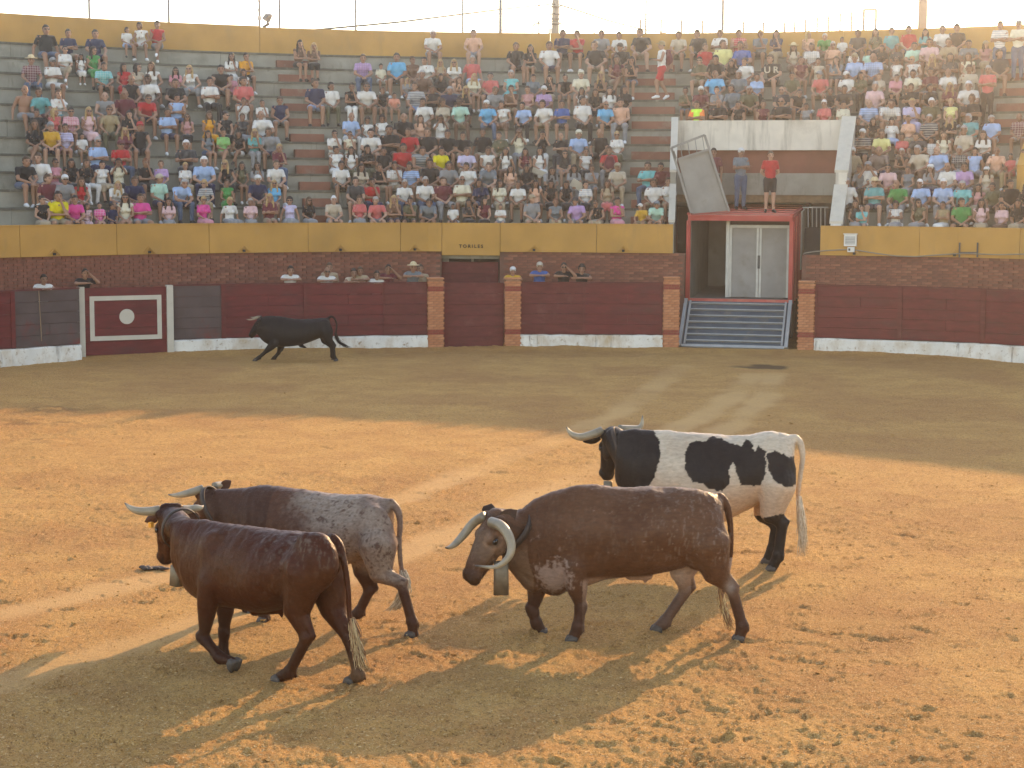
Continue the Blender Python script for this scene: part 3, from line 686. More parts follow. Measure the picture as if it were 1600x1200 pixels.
def on_wall(px, py, off=-.13):
    t = th_px(px, lambda q: r_wall(q) + off, 2.6); d = pol(t, r_wall(t) + off)
    return Vector((d.x, d.y, at(px, py, d.y).z))
mb = MB(); mb.tube([on_wall(*p) for p in [(1255, 396), (1272, 393), (1300, 391), (1322, 390), (1332, 390), (1345, 392), (1370, 396), (1400, 400), (1430, 401), (1470, 398), (1505, 396), (1560, 398), (1640, 396)]], .014, 6)
tag(mb.build('cable', M['cable'], None, True), 'loose grey cable sagging along the foot of the ochre parapet', 'cable')
K2 = empty('bracket', (0, 0, 0)); tag(K2, 'rusty H shaped iron bracket standing on the brick wall top', 'bracket')
for px in (1499, 1527): MB().bar(on_wall(px, 402), on_wall(px, 379), .035).build('upright', M['iron'], K2)
MB().bar(on_wall(1499, 394.5), on_wall(1527, 394.5), .03).build('crossbar', M['iron'], K2)

# ================================================================== TRUCK
TK = tag(empty('cattle_truck', (0, 0, 0)), 'red cattle truck backed into the gap with its grey ramp lowered', 'truck')
TA = math.radians(13.5); tf = Vector((math.sin(TA), math.cos(TA), 0)); tr = Vector((math.cos(TA), -math.sin(TA), 0)); up = Vector((0, 0, 1))
P0 = at(1154, 465, 47.9); P0.z = 0
FZ, RZ, TW, TLn, TILT = 1.27, 3.47, 2.74, 6.0, 0.042
def tk(x, y, z): return P0 + tr * x + tf * y + up * (z + TILT * max(y, 0))
def tbox(name, x0, x1, y0, y1, z0, z1, m, par=None):
    vs = [tk(x, y, z) for x in (x0, x1) for y in (y0, y1) for z in (z0, z1)]
    return MB().add(vs, [(0, 1, 3, 2), (4, 6, 7, 5), (0, 4, 5, 1), (2, 3, 7, 6), (0, 2, 6, 4), (1, 5, 7, 3)]).build(name, m, par or TK)
hw = TW / 2
tbox('floor', -hw, hw, 0.02, TLn, FZ - .14, FZ, M['interior'])
tbox('sill', -hw, hw, -.05, .018, FZ - .16, FZ + .02, M['roofred'])
roof = tbox('roof', -hw - .02, hw + .02, -.02, TLn, RZ, RZ + .05, M['roofred'])
tbox('roof_beam', -hw, hw, -.06, -.022, RZ - .10, RZ + .03, M['truckred'])
for k in range(5): tbox('roof_rib', -hw, hw, .55 + k * 1.1, .60 + k * 1.1, RZ + .051, RZ + .075, M['roofred'], None)
for s in (-1, 1): tbox('roof_edge', s * hw - .05, s * hw + .05, -.015, TLn, RZ + .052, RZ + .10, M['truckred'])
tbox('roof_edge', -hw + .06, hw - .06, TLn - .1, TLn, RZ + .052, RZ + .12, M['galv'])
for s in (-1, 1): tbox('corner_post', s * hw - .055, s * hw + .055, -.05, .06, FZ - .35 if s > 0 else FZ - .1, RZ - .101, M['truckred'])
for s in (-1, 1):
    for i in range(7): tbox('side_slat', s * hw - .03, s * hw + .03, .07, TLn, FZ + .02 + i * .315, FZ + .02 + i * .315 + .29, M['truckred'])
    for k in range(9): tbox('side_rib', s * (hw + .035) - .03, s * (hw + .035) + .03, .35 + k * .62, .42 + k * .62, FZ - .1, RZ - .01, M['roofred' if k % 2 else 'truckred'])
tbox('side_tarp', hw + .07, hw + .10, 2.2, 5.9, 1.9, RZ + .05, M['white'])
tbox('inner_lining', -hw + .04, -hw + .07, .08, 4.0, FZ + .01, RZ - .01, M['interior'])
tbox('inner_lining', hw - .07, hw - .04, .08, 4.0, FZ + .01, RZ - .01, M['interior'])
tbox('front_bulkhead', -hw + .08, hw - .08, 3.6, 3.66, FZ + .01, RZ - .01, M['sheet'])
# inner partition of two doors, open bay beside it
pd = tbox('partition_post', -.42, -.33, .50, .60, FZ + .01, RZ - .01, M['galv'])
for (x0, x1) in ((-.325, .46), (.475, 1.27)):
    d_ = tbox('partition_door', x0, x1, .53, .57, FZ + .02, FZ + 1.88, M['sheet'])
    for xa in (x0, x1 - .06): tbox('door_stile', xa, xa + .06, .505, .529, FZ + .02, FZ + 1.88, M['galv'], d_)
tbox('door_bolt', .44, .50, .47, .50, FZ + .8, FZ + 1.15, M['iron'])
tbox('partition_rail', -.325, 1.27, .52, .58, FZ + 1.885, FZ + 1.96, M['galv'])
tbox('vent_panel', -.325, 1.27, .60, .63, FZ + 1.965, RZ - .02, M['dark'])
# ramp with cleats
r0, r1 = (-.09, FZ - .05), (-1.22, .10)
def rp(x, f, h=0): 
    y = r0[0] + (r1[0] - r0[0]) * f; z = r0[1] + (r1[1] - r0[1]) * f; n_ = Vector((0, -(r1[1] - r0[1]), 0)); L_ = math.hypot(r1[0] - r0[0], r1[1] - r0[1])
    ny, nz = (r1[1] - r0[1]) / L_, -(r1[0] - r0[0]) / L_
    return P0 + tr * x + tf * (y + ny * h) + up * (z + nz * h)
def rbox(name, x0, x1, f0, f1, h0, h1, m):
    vs = [rp(x, f, h) for x in (x0, x1) for f in (f0, f1) for h in (h0, h1)]
    return MB().add(vs, [(0, 1, 3, 2), (4, 6, 7, 5), (0, 4, 5, 1), (2, 3, 7, 6), (0, 2, 6, 4), (1, 5, 7, 3)]).build(name, m, TK)
rw_ = hw + .02
rbox('ramp_plate', -rw_ + .05, rw_ - .05, 0, 1, -.04, 0, M['rampmat'])
for k in range(7): rbox('ramp_cleat', -rw_ + .13, rw_ - .13, .055 + k * .137, .075 + k * .137, 0.001, .055, M['galv'])
for s in (-1, 1): rbox('ramp_rail', s * rw_ - .045, s * rw_ + .045, -.01, 1.02, -.05, .09, M['galv'])
for s in (-1, 1): rbox('ramp_rail', s * (rw_ - .12) - .025, s * (rw_ - .12) + .025, .01, .96, .002, .05, M['galv'])
rbox('ramp_edge', -rw_ + .05, rw_ - .05, .985, 1.04, -.08, .07, M['galv'])
for x in (-1.18, .02, 1.18):
    mb = MB(); mb.tube([rp(x - .13, 1.05, -.02), rp(x - .11, 1.11, -.12), rp(x + .11, 1.11, -.12), rp(x + .13, 1.05, -.02)], .017, 6); mb.build('ramp_foot', M['galv'], TK)
# chassis and wheels under the box
for s in (-1, 1): tbox('chassis_beam', s * .5 - .06, s * .5 + .06, .3, TLn, FZ - .42, FZ - .142, M['iron'])
for s in (-1, 1):
    for y_ in (2.0, 3.2):
        c = tk(s * 1.05, y_, 0) ; c.z = .5; mb = MB(); rot = []
        prof = [(.14, .30), (.14, .46), (.10, .5), (-.10, .5), (-.14, .46), (-.14, .30)]
        mb.rings([[c + tr * a + (tf * math.cos(k * math.pi / 12) + up * math.sin(k * math.pi / 12)) * r_ for k in range(24)] for a, r_ in prof], True)
        wh = mb.build('wheel', M['rubber'], TK, True)
        mb = MB(); mb.rings([[c + tr * (s * a) + (tf * math.cos(k * math.pi / 12) + up * math.sin(k * math.pi / 12)) * r_ for k in range(24)] for a, r_ in ((-.13, .28), (.145, .28), (.10, .1))], True); mb.build('rim', M['galv'], wh, True)
tbox('mudguard', hw - .02, hw + .02, .4, 1.3, .25, FZ - .16, M['interior'])
# raised tailgate leaning outwards above the roof
dd = P0.y - .02
def tg(px, py, off=0): return at(px, py, dd + off)
def slab(name, corners, th_, m, par):
    c = [Vector(v) for v in corners]; n_ = (c[1] - c[0]).cross(c[2] - c[1]).normalized() * th_
    return MB().add(c + [v + n_ for v in c], [(0, 1, 2, 3), (4, 5, 6, 7), (0, 1, 5, 4), (1, 2, 6, 5), (2, 3, 7, 6), (3, 0, 4, 7)]).build(name, m, par)
gate = slab('tailgate', [tg(1059, 249), tg(1106, 234), tg(1138, 329), tg(1082, 334)], .05, M['sheet'], TK)
for a_, b_ in (((1049, 231), (1080, 333)), ((1101, 211), (1139, 330)), ((1049, 231), (1101, 211)), ((1052, 236), (1056, 248)), ((1059, 249), (1106, 234))):
    MB().bar(tg(*a_, -.03), tg(*b_, -.03), .07, .06).build('tailgate_frame', M['sheet'], gate)
for k in range(4): MB().bar(tg(1063 + k * 11.5, 226.5 - k * 4.4, -.0), tg(1066 + k * 11.5, 246 - k * 4, -.0), .02).build('tailgate_bar', M['sheet'], gate)

# ================================================================== BEYOND THE WALL
def mast(name, px, d, r, label, m, cat, top=10.9, group=None, sq=False):
    b_ = at(px, 47, d); o = MB(); o.tube([(b_.x, d, 0), (b_.x, d, 8), (b_.x, d, top)], [r, r * .95, r * .8], 4 if sq else 8)
    x = o.build(name, m, None, not sq); tag(x, label, cat, group); return x
for px, r, lab in [(140, .045, 'thin grey mast above the three men in dark shirts on the top bench'), (264, .045, 'thin grey mast above the man in a red vest on the top row'), (437, .04, 'thin dark mast just beside the floodlight'), (556, .04, 'thin grey mast where the black wire meets the ochre wall'), (723, .035, 'pale grey thin mast above the man in a peach shirt'), (782, .06, 'thickest dark mast of the row on the ochre wall'), (842, .03, 'thin mast standing close to the broad utility pole'), (1009, .035, 'thin mast above the walking hiker with the red rucksack'), (1129, .05, 'dark mast rising through the wire fence')]:
    mast('mast', px, 58.2, r, lab, M['pole'], 'mast', group='thin masts along the rear wall')
mb = MB(); hp = [at(0, -3, 58.2), at(140, 0, 58.2), at(264, 9, 58.2), at(437, 15, 58.2), at(556, 18, 58.2), at(723, 21, 58.2), at(842, 22, 58.2), at(1009, 23, 58.2), at(1129, 23, 58.2)]
mb.tube([Vector((p.x, 58.2, p.z)) for p in hp], .008, 4); tag(mb.build('guard_wire', M['pole']), 'hair thin horizontal wire strung between the masts', 'wire')
an = tag(empty('antenna', (0, 0, 0)), 'slim lattice antenna pole with small fittings beside the floodlight', 'antenna'); d = 58.6; x = at(405.5, 40, d).x
MB().tube([(x, d, 0), (x, d, 10.9)], .035, 6).build('pole', M['pole'], an)
for zz, s in ((9.6, .08), (9.85, .06), (10.15, .05)): MB().box((x, d, zz), (s * 1.6, s, s * 1.8)).build('fitting', M['galv'], an)
fl = tag(empty('floodlight', (0, 0, 0)), 'grey floodlight on a short bracket at the top of the ochre wall', 'floodlight')
slab('lamp_head', [at(413, 32, 57.4), at(419, 24.5, 57.4), at(426, 24, 57.6), at(421, 36, 57.6)], .12, M['pole'], fl)
MB().bar(at(411, 42.5, 57.5), at(421, 37, 57.5), .09, .07).build('bracket', M['iron'], fl); MB().bar(at(417, 40, 57.5), at(418, 33, 57.5), .05).build('yoke', M['iron'], fl)
up_ = tag(empty('utility_pole', (0, 0, 0)), 'broad wooden utility pole carrying the black wires', 'utility pole'); d = 76; x = at(868, 30, d).x
MB().tube([(x, d, 0), (x, d, 12.6)], [.19, .15], 10).build('pole', M['concpole'], up_, True)
MB().box((x - .22, d - .2, at(0, 45, d).z), (.14, .16, .22)).build('service_box', M['plastic'], up_)
for py in (7, 19, 26, 34): MB().box((x, d - .2, at(0, py, d).z), (.44, .06, .05)).build('insulator', M['iron'], up_)
for i, (pts, lab) in enumerate([([(867, 6, 76), (835, 9, 73), (780, 15, 68), (700, 25, 64), (620, 35, 61), (490, 47, 58.3)], 'black wire sagging from the utility pole down to the long ochre wall'), ([(869, 6, 76), (905, 17, 78), (950, 32, 80), (1000, 45, 84), (1040, 52, 88)], 'black wire dropping from the pole behind the wire fence'), ([(867, 33, 76), (835, 38, 72), (800, 43, 66), (780, 49, 60)], 'lower wire from the utility pole to the thick dark mast'), ([(869, 34, 76), (895, 41, 78), (930, 52, 80)], 'short lower wire on the fence side of the utility pole'), ([(867, 20, 76), (852, 27, 74), (825, 46, 70), (818, 50, 70)], 'steep stay wire running down from the utility pole')]):
    mb = MB(); mb.tube([at(*p) for p in pts], .034 if i < 2 else .022, 5); tag(mb.build('wire', M['iron'], None, True), lab, 'wire')
mast('concrete_post', 1441, 59.5, .20, 'square beige concrete post above the hazy end of the wall', M['concpole'], 'post', sq=True)
fe = tag(empty('wire_fence', (0, 0, 0)), 'tall wire mesh sports fence on thin posts beyond the ochre wall', 'fence'); d = 84
ftop = [(1001, 30), (1033, 31), (1065, 31.5), (1098, 32), (1130, 33), (1162, 34), (1193, 35.5), (1226, 36), (1242, 34), (1259, 31), (1277, 28), (1295, 25), (1313, 21.5), (1331, 18.5), (1350, 15.5), (1369, 14.5)]
FP = [at(px, py, d + (px - 1001) * .01) for px, py in ftop]
for i, p in enumerate(FP): MB().tube([(p.x, p.y, 5), (p.x, p.y, p.z)], .045 if i < 14 else .06, 6).build('post', M['pole'], fe)
for i in range(len(FP) - 1):
    a_, b_ = FP[i], FP[i + 1]; mb = MB(); L_ = (b_ - a_).length
    for f in ((0, .5) if i % 2 else (0, .25, .5)): mb.tube([a_ - up * (f * 3.2), b_ - up * (f * 3.2)], .014, 4)
    n_ = int(L_ / .22)
    for k in range(n_): q = a_ + (b_ - a_) * ((k + .5) / n_); mb.tube([q, (q.x, q.y, q.z - 3.6)], .011, 3)
    for k in range(16): mb.tube([a_ - up * (.22 * k + .1), b_ - up * (.22 * k + .1)], .011, 3)
    mb.build('mesh_panel', M['pole'], fe)
MB().bar(FP[-2], FP[-1], .09).build('top_rail', M['pole'], fe)

# ================================================================== CATTLE
def catmull(pts, n):
    pts = [np.array(p, float) for p in pts]; P = [2 * pts[0] - pts[1]] + pts + [2 * pts[-1] - pts[-2]]; out = []
    for i in range(1, len(P) - 2):
        for k in range(n):
            t = k / n; a, b, c, d = P[i - 1], P[i], P[i + 1], P[i + 2]
            out.append(.5 * ((2 * b) + (c - a) * t + (2 * a - 5 * b + 4 * c - d) * t * t + (3 * b - a - 3 * c + d) * t ** 3))
    out.append(pts[-1]); return out
DD = [0.0]
def at2(px, py, d): return at(px, py, d + DD[0])
class Beast:
    def __init__(s, name, label, cat, O, f, voxel=.0125):
        s.O = Vector((O[0], O[1], 0)); s.f = Vector((f[0], f[1], 0)).normalized(); s.l = Vector((-s.f.y, s.f.x, 0))
        s.name, s.label, s.cat, s.vox = name, label, cat, voxel; s.mb = MB(); s.hooves = []; s.tailp = []; s.zl = .62; s.dark = 1.0; s.nhair = 32000; s.hairlen = 1.0
    def loc(s, P): v = Vector(P) - s.O; return Vector((v.dot(s.f), v.dot(s.l), v.z))
    def L(s, px, py, b=0.0):
        r = ray(px, py); c = Vector((0, 0, CH)); t = (b - (c - s.O).dot(s.l)) / r.dot(s.l); return s.loc(c + r * t)
    def trunk(s, secs, e=2.25, belly=1.0):
        S = []
        for (t, b_, w) in secs:
            T, B_ = s.L(*t), s.L(*b_); S.append(np.array([*T, *B_, w]))
        S = catmull(S, 4); rings = []
        for q in S:
            T, B_, w = Vector(q[:3]), Vector(q[3:6]), q[6]; c = (T + B_) / 2; v = (T - B_) / 2; ring = []
            for k in range(32):
                a = 2 * math.pi * k / 32; ca, sa = math.cos(a), math.sin(a)
                y = math.copysign(abs(ca) ** (2 / e), ca); x = math.copysign(abs(sa) ** (2 / e), sa)
                wf = 1.0 - 0.30 * max(y, 0) ** 1.6 - 0.10 * max(-y, 0) ** 2 * belly
                ring.append(c + v * y + Vector((0, x * w * wf, 0)))
            rings.append(ring)
        s.mb.rings(rings)
        # rounded ends
    def leg(s, pts, b, rad, hoofdir=None, lift=False, toe=0.11, b2=None):
        """pts in photo pixels from shoulder or hip down to the hoof"""
        n = len(pts); J = []
        for i, (px, py) in enumerate(pts):
            bb = b if b2 is None else b + (b2 - b) * i / (n - 1)
            J.append(s.L(px, py, bb))
        if not lift: J[-1].z = 0.035
        m = s.mb; hind = rad[0] > .155; r2, r3, r4 = rad[2], rad[3], rad[4]; lp = lambda a, b_, t: a + (b_ - a) * t; back = Vector((-1, 0, 0))
        m.cone(J[0], rad[0], J[1], rad[1], 14); sh = (J[3] - J[2]).normalized()
        if hind:
            m.cone(J[1], rad[1], lp(J[1], J[2], .78), r2 * .80, 14); m.cone(lp(J[1], J[2], .7), r2 * .82, J[2], r2 * .85, 12); m.cone(J[2] - sh * .03, r2 * .86, J[2] + sh * .05, r2 * .76, 12)
            P = J[2] + back * .058 - sh * .055; m.cone(P, .026, J[2] + back * .012, r2 * .7, 10); m.cone(P, .022, lp(J[1], J[2], .30) + back * .06, .05, 10)
        else:
            m.cone(J[1], rad[1], lp(J[1], J[2], .80), r2 * .80, 14); m.cone(lp(J[1], J[2], .75), r2 * .82, J[2] - sh * .03, r2 * .92, 12); m.cone(J[2] - sh * .035, r2 * .98, J[2] + sh * .03, r2 * .92, 12); m.cone(J[2] + back * .03, r2 * .6, J[2] + back * .03 + sh * .03, r2 * .5, 8)
        m.cone(lp(J[2], J[3], .12), r3 * 1.06, J[3] - sh * .02, r3 * 1.02, 12); m.cone(J[3] - sh * .02, r3 * 1.24, J[3] + sh * .015, r3 * 1.26, 12)
        m.cone(J[3], r3 * 1.12, J[4], r4 * .98, 12)
        for q in (-1, 1): m.cone(J[3] + back * .045 + Vector((0, q * .022, -.01)), .017, J[3] + back * .055 + Vector((0, q * .025, -.035)), .012, 6)
        s.hooves.append((J[-1], J[-2], hoofdir, toe)); return J
    def head(s, P, hd, pitch, scale=1.0, roll=0.0, neck=None, nr=.15):
        """P world position of the poll; hd horizontal facing; pitch down in degrees"""
        h = Vector((hd[0], hd[1], 0)).normalized(); p = math.radians(pitch)
        X = (h * math.cos(p) + Vector((0, 0, -math.sin(p)))); Yv = Vector((-h.y, h.x, 0)); Z = X.cross(Yv)
        if roll:
            q = Matrix.Rotation(math.radians(roll), 3, X); Yv = q @ Yv; Z = q @ Z
        w2l = lambda v: Vector((v.dot(s.f), v.dot(s.l), v.z))
        s.hx, s.hy, s.hz = w2l(X), w2l(Yv), w2l(Z); s.hp = s.loc(P); s.hs = scale
        R3 = Matrix((s.hx, s.hy, s.hz)).transposed()
        H = lambda x, y, z: s.hp + (s.hx * x + s.hy * y + s.hz * z) * scale
        s.H = H; m = s.mb
        def E(c, r): m.ell(H(*c), tuple(k * scale for k in r), R3)
        E((.06, 0, -.10), (.13, .125, .12)); E((.0, 0, -.05), (.07, .10, .06)); E((.13, 0, -.055), (.15, .115, .075))
        m.cone(H(.15, 0, -.075), .104 * scale, H(.42, 0, -.075), .077 * scale, 16)
        E((.30, 0, -.055), (.17, .068, .055)); E((.47, 0, -.078), (.068, .090, .072)); E((.50, 0, -.11), (.045, .068, .045))
        m.cone(H(.13, 0, -.17), .075 * scale, H(.45, 0, -.125), .045 * scale, 12)
        for y in (-1, 1):
            E((.16, y * .07, -.125), (.12, .045, .095)); E((.165, y * .095, -.035), (.05, .032, .035)); m.cone(H(.2, y * .08, -.09), .045 * scale, H(.38, y * .055, -.085), .03 * scale, 10)
            E((.03, y * .10, -.03), (.05, .04, .045)); E((.505, y * .045, -.055), (.025, .022, .02))
        s.neck = neck; s.nr = nr
        if neck is not None: m.cone(neck, nr, H(.03, 0, -.13), .125 * scale, 16)
    def finish(s, coat, material='coat', smooth=5):
        me = remesh(s.mb, s.name, s.vox, 3); me.materials.append(M[material]); v = verts(me); E_ = np.empty(len(me.edges) * 2, np.int32); me.edges.foreach_get('vertices', E_); E_ = E_.reshape(-1, 2)
        w = sstep(s.zl, s.zl + .22, v[:, 2]) * sstep(.33, .50, np.linalg.norm(v - np.array(s.H(.22, 0, -.09)), axis=1))
        for p in s.tailp: w = w * sstep(.05, .11, np.linalg.norm(v - np.array(p), axis=1))
        deg = np.bincount(E_.ravel(), minlength=len(v))[:, None].astype(float)
        for it in range(52):
            acc = np.zeros_like(v)
            for k in range(3): acc[:, k] = np.bincount(E_[:, 0], v[E_[:, 1], k], len(v)) + np.bincount(E_[:, 1], v[E_[:, 0], k], len(v))
            v += (acc / deg - v) * (w * .6)[:, None]
        me.vertices.foreach_set('co', v.ravel()); me.update(); nrm = np.empty(len(v) * 3, np.float32); me.vertices.foreach_get('normal', nrm); nrm = nrm.reshape(-1, 3)
        v = v + nrm * (((fbm3(v * np.array([4.5, 4.5, 3.0]), 31) - .5) * .038 + (fbm3(v * np.array([11, 11, 4]), 33) - .5) * .014 + (fbm3(v * np.array([17, 5, 2.5]), 34) - .5) * .014) * w + (fbm3(v * 30, 32) - .5) * .005)[:, None]
        me.vertices.foreach_set('co', v.ravel()); me.update()
        set_col(me, np.clip(coat(s, v), 0, 1) * s.dark)
        o = obj(s.name, me); o.location = s.O; o.rotation_euler = (0, 0, math.atan2(s.f.y, s.f.x)); tag(o, s.label, s.cat); s.o = o; v = verts(me)
        if s.nhair:
            nv = len(v); rs = np.random.RandomState(nv % 1000); ii = rs.randint(0, nv, s.nhair); me.vertices.foreach_get('normal', nb := np.empty(nv * 3, np.float32)); N_ = nb.reshape(-1, 3)[ii]; P_ = v[ii] + (rs.rand(s.nhair, 3) - .5) * .012
            flow = np.tile([-1.0, 0, -.55], (s.nhair, 1)) + (rs.rand(s.nhair, 3) - .5) * .9; flow[:, 2] -= sstep(.7, .4, P_[:, 2]) if False else 1.2 * (1 - sstep(.4, .8, P_[:, 2])); flow -= N_ * (flow * N_).sum(1, keepdims=True); flow /= np.linalg.norm(flow, axis=1, keepdims=True) + 1e-6
            dr = flow * .92 + N_ * (.25 + .25 * rs.rand(s.nhair, 1)); sd = np.cross(flow, N_); Lh = (.014 + .018 * rs.rand(s.nhair, 1)) * s.hairlen; P_ = P_ - N_ * .002
            V3 = np.stack([P_ - sd * .0016, P_ + sd * .0016, P_ + dr * Lh], 1).reshape(-1, 3); hm = bpy.data.meshes.new('coat_hair'); hm.vertices.add(len(V3)); hm.vertices.foreach_set('co', V3.ravel()); nf = s.nhair
            hm.loops.add(nf * 3); hm.loops.foreach_set('vertex_index', np.arange(nf * 3, dtype=np.int32)); hm.polygons.add(nf); hm.polygons.foreach_set('loop_start', np.arange(0, nf * 3, 3, dtype=np.int32)); hm.update(calc_edges=True)
            cc = np.empty(nv * 4, np.float32); me.color_attributes['Col'].data.foreach_get('color', cc); set_col(hm, np.repeat(cc.reshape(-1, 4)[ii, :3] * (.75 + .6 * rs.rand(s.nhair, 1)), 3, axis=0)); hm.materials.append(M[material]); obj('coat_hair', hm, o)['kind'] = 'stuff'
        for (h, fet, hd, toe) in s.hooves:
            d = Vector(hd) if hd else Vector((1, 0, 0)); d.normalize(); side = Vector((0, 1, 0)); side = (side - d * side.dot(d)).normalized(); upv = d.cross(side)
            mb = MB()
            for q in (-1, 1):
                c = h + side * q * .030; rings = []
                prof = [(-.050, .042, .030), (-.03, .052, .037), (.012, .056, .037), (.045, .040, .029), (.064, .014, .012)]
                bot = -0.045
                for x, hgt, w in prof:
                    rings.append([c + d * (x + .015) + upv * zz + side * yy for yy, zz in ((-w, bot), (w, bot), (w * .9, bot + hgt * .9), (w * .45, bot + hgt * 1.35), (-w * .45, bot + hgt * 1.35), (-w * .9, bot + hgt * .9))])
                mb.rings(rings)
            mb.build('hoof', M['hoof'], o, True)
        for y in (-1, 1):
            if hasattr(s, 'H'):
                R3 = Matrix((s.hx, s.hy, s.hz)).transposed(); MB().ell(s.H(.180, y * .119, -.062), (.027 * s.hs, .016 * s.hs, .022 * s.hs), R3).build('eye', M['eye'], o, True)
    def horn(s, pts, r0=.042, tipdark=.25, name='horn'):
        P = [s.loc(at2(*p)) for p in pts]; P = [Vector(q) for q in catmull(P, 7)]; n = len(P)
        rad = [r0 * (1 - .55 * (i / (n - 1)) ** 1.3) if i < n * .8 else r0 * (1 - .55 * .75) * max(.12, 1 - ((i - n * .8) / (n * .2)) ** 1.5) for i in range(n)]
        rad = [r0 * (1 - .25 * (i / (n - 1)) - .63 * (i / (n - 1)) ** 2.6) for i in range(n)]
        mb = MB().tube(P, rad, 14); me = mb.mesh(name, True); me.materials.append(M['horn']); col = np.zeros((len(me.vertices), 3))
        for i in range(n):
            t = i / (n - 1); c = np.array([.22, .17, .105]) * (1 - t) + np.array([.31, .255, .17]) * t
            k = sstep(1 - tipdark, 1.0, np.array(t)); c = c * (1 - k) + np.array([.06, .045, .035]) * k
            if t < .12: c = c * .8
            col[i * 14:(i + 1) * 14] = c
        set_col(me, col); return obj(name, me, s.o)
    def ear(s, base, tip, m, w=.055, up=(0, 0, 1)):
        a, b = s.loc(at2(*base)), s.loc(at2(*tip)); d = b - a; t = d.normalized(); u = Vector(up); u = (u - t * u.dot(t)).normalized(); n_ = t.cross(u); rings = []
        for f, wd in ((0, .45), (.15, .75), (.35, 1.0), (.6, .95), (.82, .6), (1.0, .12)):
            c = a + d * f; ring = []
            for k in range(12):
                an = 2 * math.pi * k / 12; x, y = math.cos(an) * wd * w, math.sin(an) * .014
                ring.append(c + u * x + n_ * (y + .9 * x * x / w * .5))
            rings.append(ring)
        me = MB().rings(rings).mesh('ear', True); me.materials.append(M['coat']); set_col(me, np.tile(np.array(m), (len(me.vertices), 1))); return obj('ear', me, s.o)
    def tailtube(s, pts, rad, b=0.0):
        P = [s.L(px, py, b) for px, py in pts]; P = [Vector(q) for q in catmull(P, 5)]; n = len(P)
        s.tailp = P[3:]
        for i in range(n - 1):
            r = lambda k: np.interp(k / (n - 1), np.linspace(0, 1, len(rad)), rad)
            s.mb.cone(P[i], r(i), P[i + 1], r(i + 1), 8)
    def tuft(s, pts, cols, n=170, spread=.05, b=0.0, wild=.03, seed=1):
        P = [s.L(px, py, b) for px, py in pts]; P = [Vector(q) for q in catmull(P, 6)]; rr = random.Random(seed); mb = MB(); cl = []
        N_ = len(P)
        for k in range(n):
            st = int(rr.random() ** 1.3 * N_ * .55); en = min(N_ - 1, st + int(N_ * rr.uniform(.35, .65))); a = rr.uniform(0, 6.28); q0 = rr.uniform(.1, .5) * spread; q1 = spread * rr.uniform(.1, 1.0)
            path = []; m_ = 6
            for i in range(m_):
                t = i / (m_ - 1); c = P[int(st + (en - st) * t)]; q = q0 + (q1 - q0) * math.sin(min(t * 1.6, 1.57)); sag = wild * t * t * rr.uniform(-1, 1)
                path.append(c + Vector((math.cos(a) * q + sag, math.sin(a) * q, 0)))
            mb.tube(path, [.005, .0055, .005, .0045, .003, .001], 4); c = cols[rr.randrange(len(cols))]; cl += [c] * (m_ * 4)
        me = mb.mesh('tail_tuft', True); me.materials.append(M['coat']); set_col(me, np.array(cl)); return obj('tail_tuft', me, s.o)
    def collar(s, c, n_, r, w=.035, sq=(1, 1)):
        """leather strap round the neck; c px/depth of its centre in world"""
        c = s.loc(c); n_ = Vector(n_).normalized(); u = Vector((0, 1, 0)); u = (u - n_ * u.dot(n_)).normalized(); v = n_.cross(u); rings = []
        for k in range(28):
            a = 2 * math.pi * k / 28; d = u * math.cos(a) * r * sq[0] + v * math.sin(a) * r * sq[1]; dn = d.normalized()
            rings.append([c + d + dn * y + n_ * x for x, y in ((-w, 0), (w, 0), (w, .012), (-w, .012))])
        rings.append(rings[0]); return MB().rings(rings, False).build('collar', M['leather'], s.o, True)
    def strap(s, t, r, w=.03, sq=(1, 1), tilt=(0, 0, 0)):
        a, b = s.neck, s.H(.03, 0, -.13); c = a + (b - a) * t; n_ = (b - a).normalized() + Vector(tilt); n_.normalize(); u = Vector((0, 1, 0)); u = (u - n_ * u.dot(n_)).normalized(); v = n_.cross(u); rings = []
        for k in range(29):
            an_ = 2 * math.pi * k / 28; d = u * math.cos(an_) * r * sq[0] + v * math.sin(an_) * r * sq[1]; dn = d.normalized(); rings.append([c + d + dn * y + n_ * x for x, y in ((-w, 0), (w, 0), (w, .012), (-w, .012))])
        return MB().rings(rings, False).build('collar', M['leather'], s.o, True)
    def bell(s, top, bot, r0, r1, col, sq=.7, name='cowbell', depth=.0):
        a, b = s.loc(at2(*top)), s.loc(at2(*bot)); d = b - a; t = d.normalized(); u = t.orthogonal().normalized(); u = Vector((1, 0, 0)); u = (u - t * u.dot(t)).normalized(); w = t.cross(u); rings = []
        for f, r in ((-.03, r0 * .5), (0, r0), (.5, (r0 + r1) / 2), (1, r1), (1, r1 * .85), (.2, r0 * .7)):
            rings.append([a + d * f + u * (math.copysign(abs(math.cos(q)) ** .6, math.cos(q)) * r) + w * (math.copysign(abs(math.sin(q)) ** .6, math.sin(q)) * r * sq) for q in [2 * math.pi * k / 20 for k in range(20)]])
        o = MB().rings(rings).build(name, M['bell'], col, True); return o

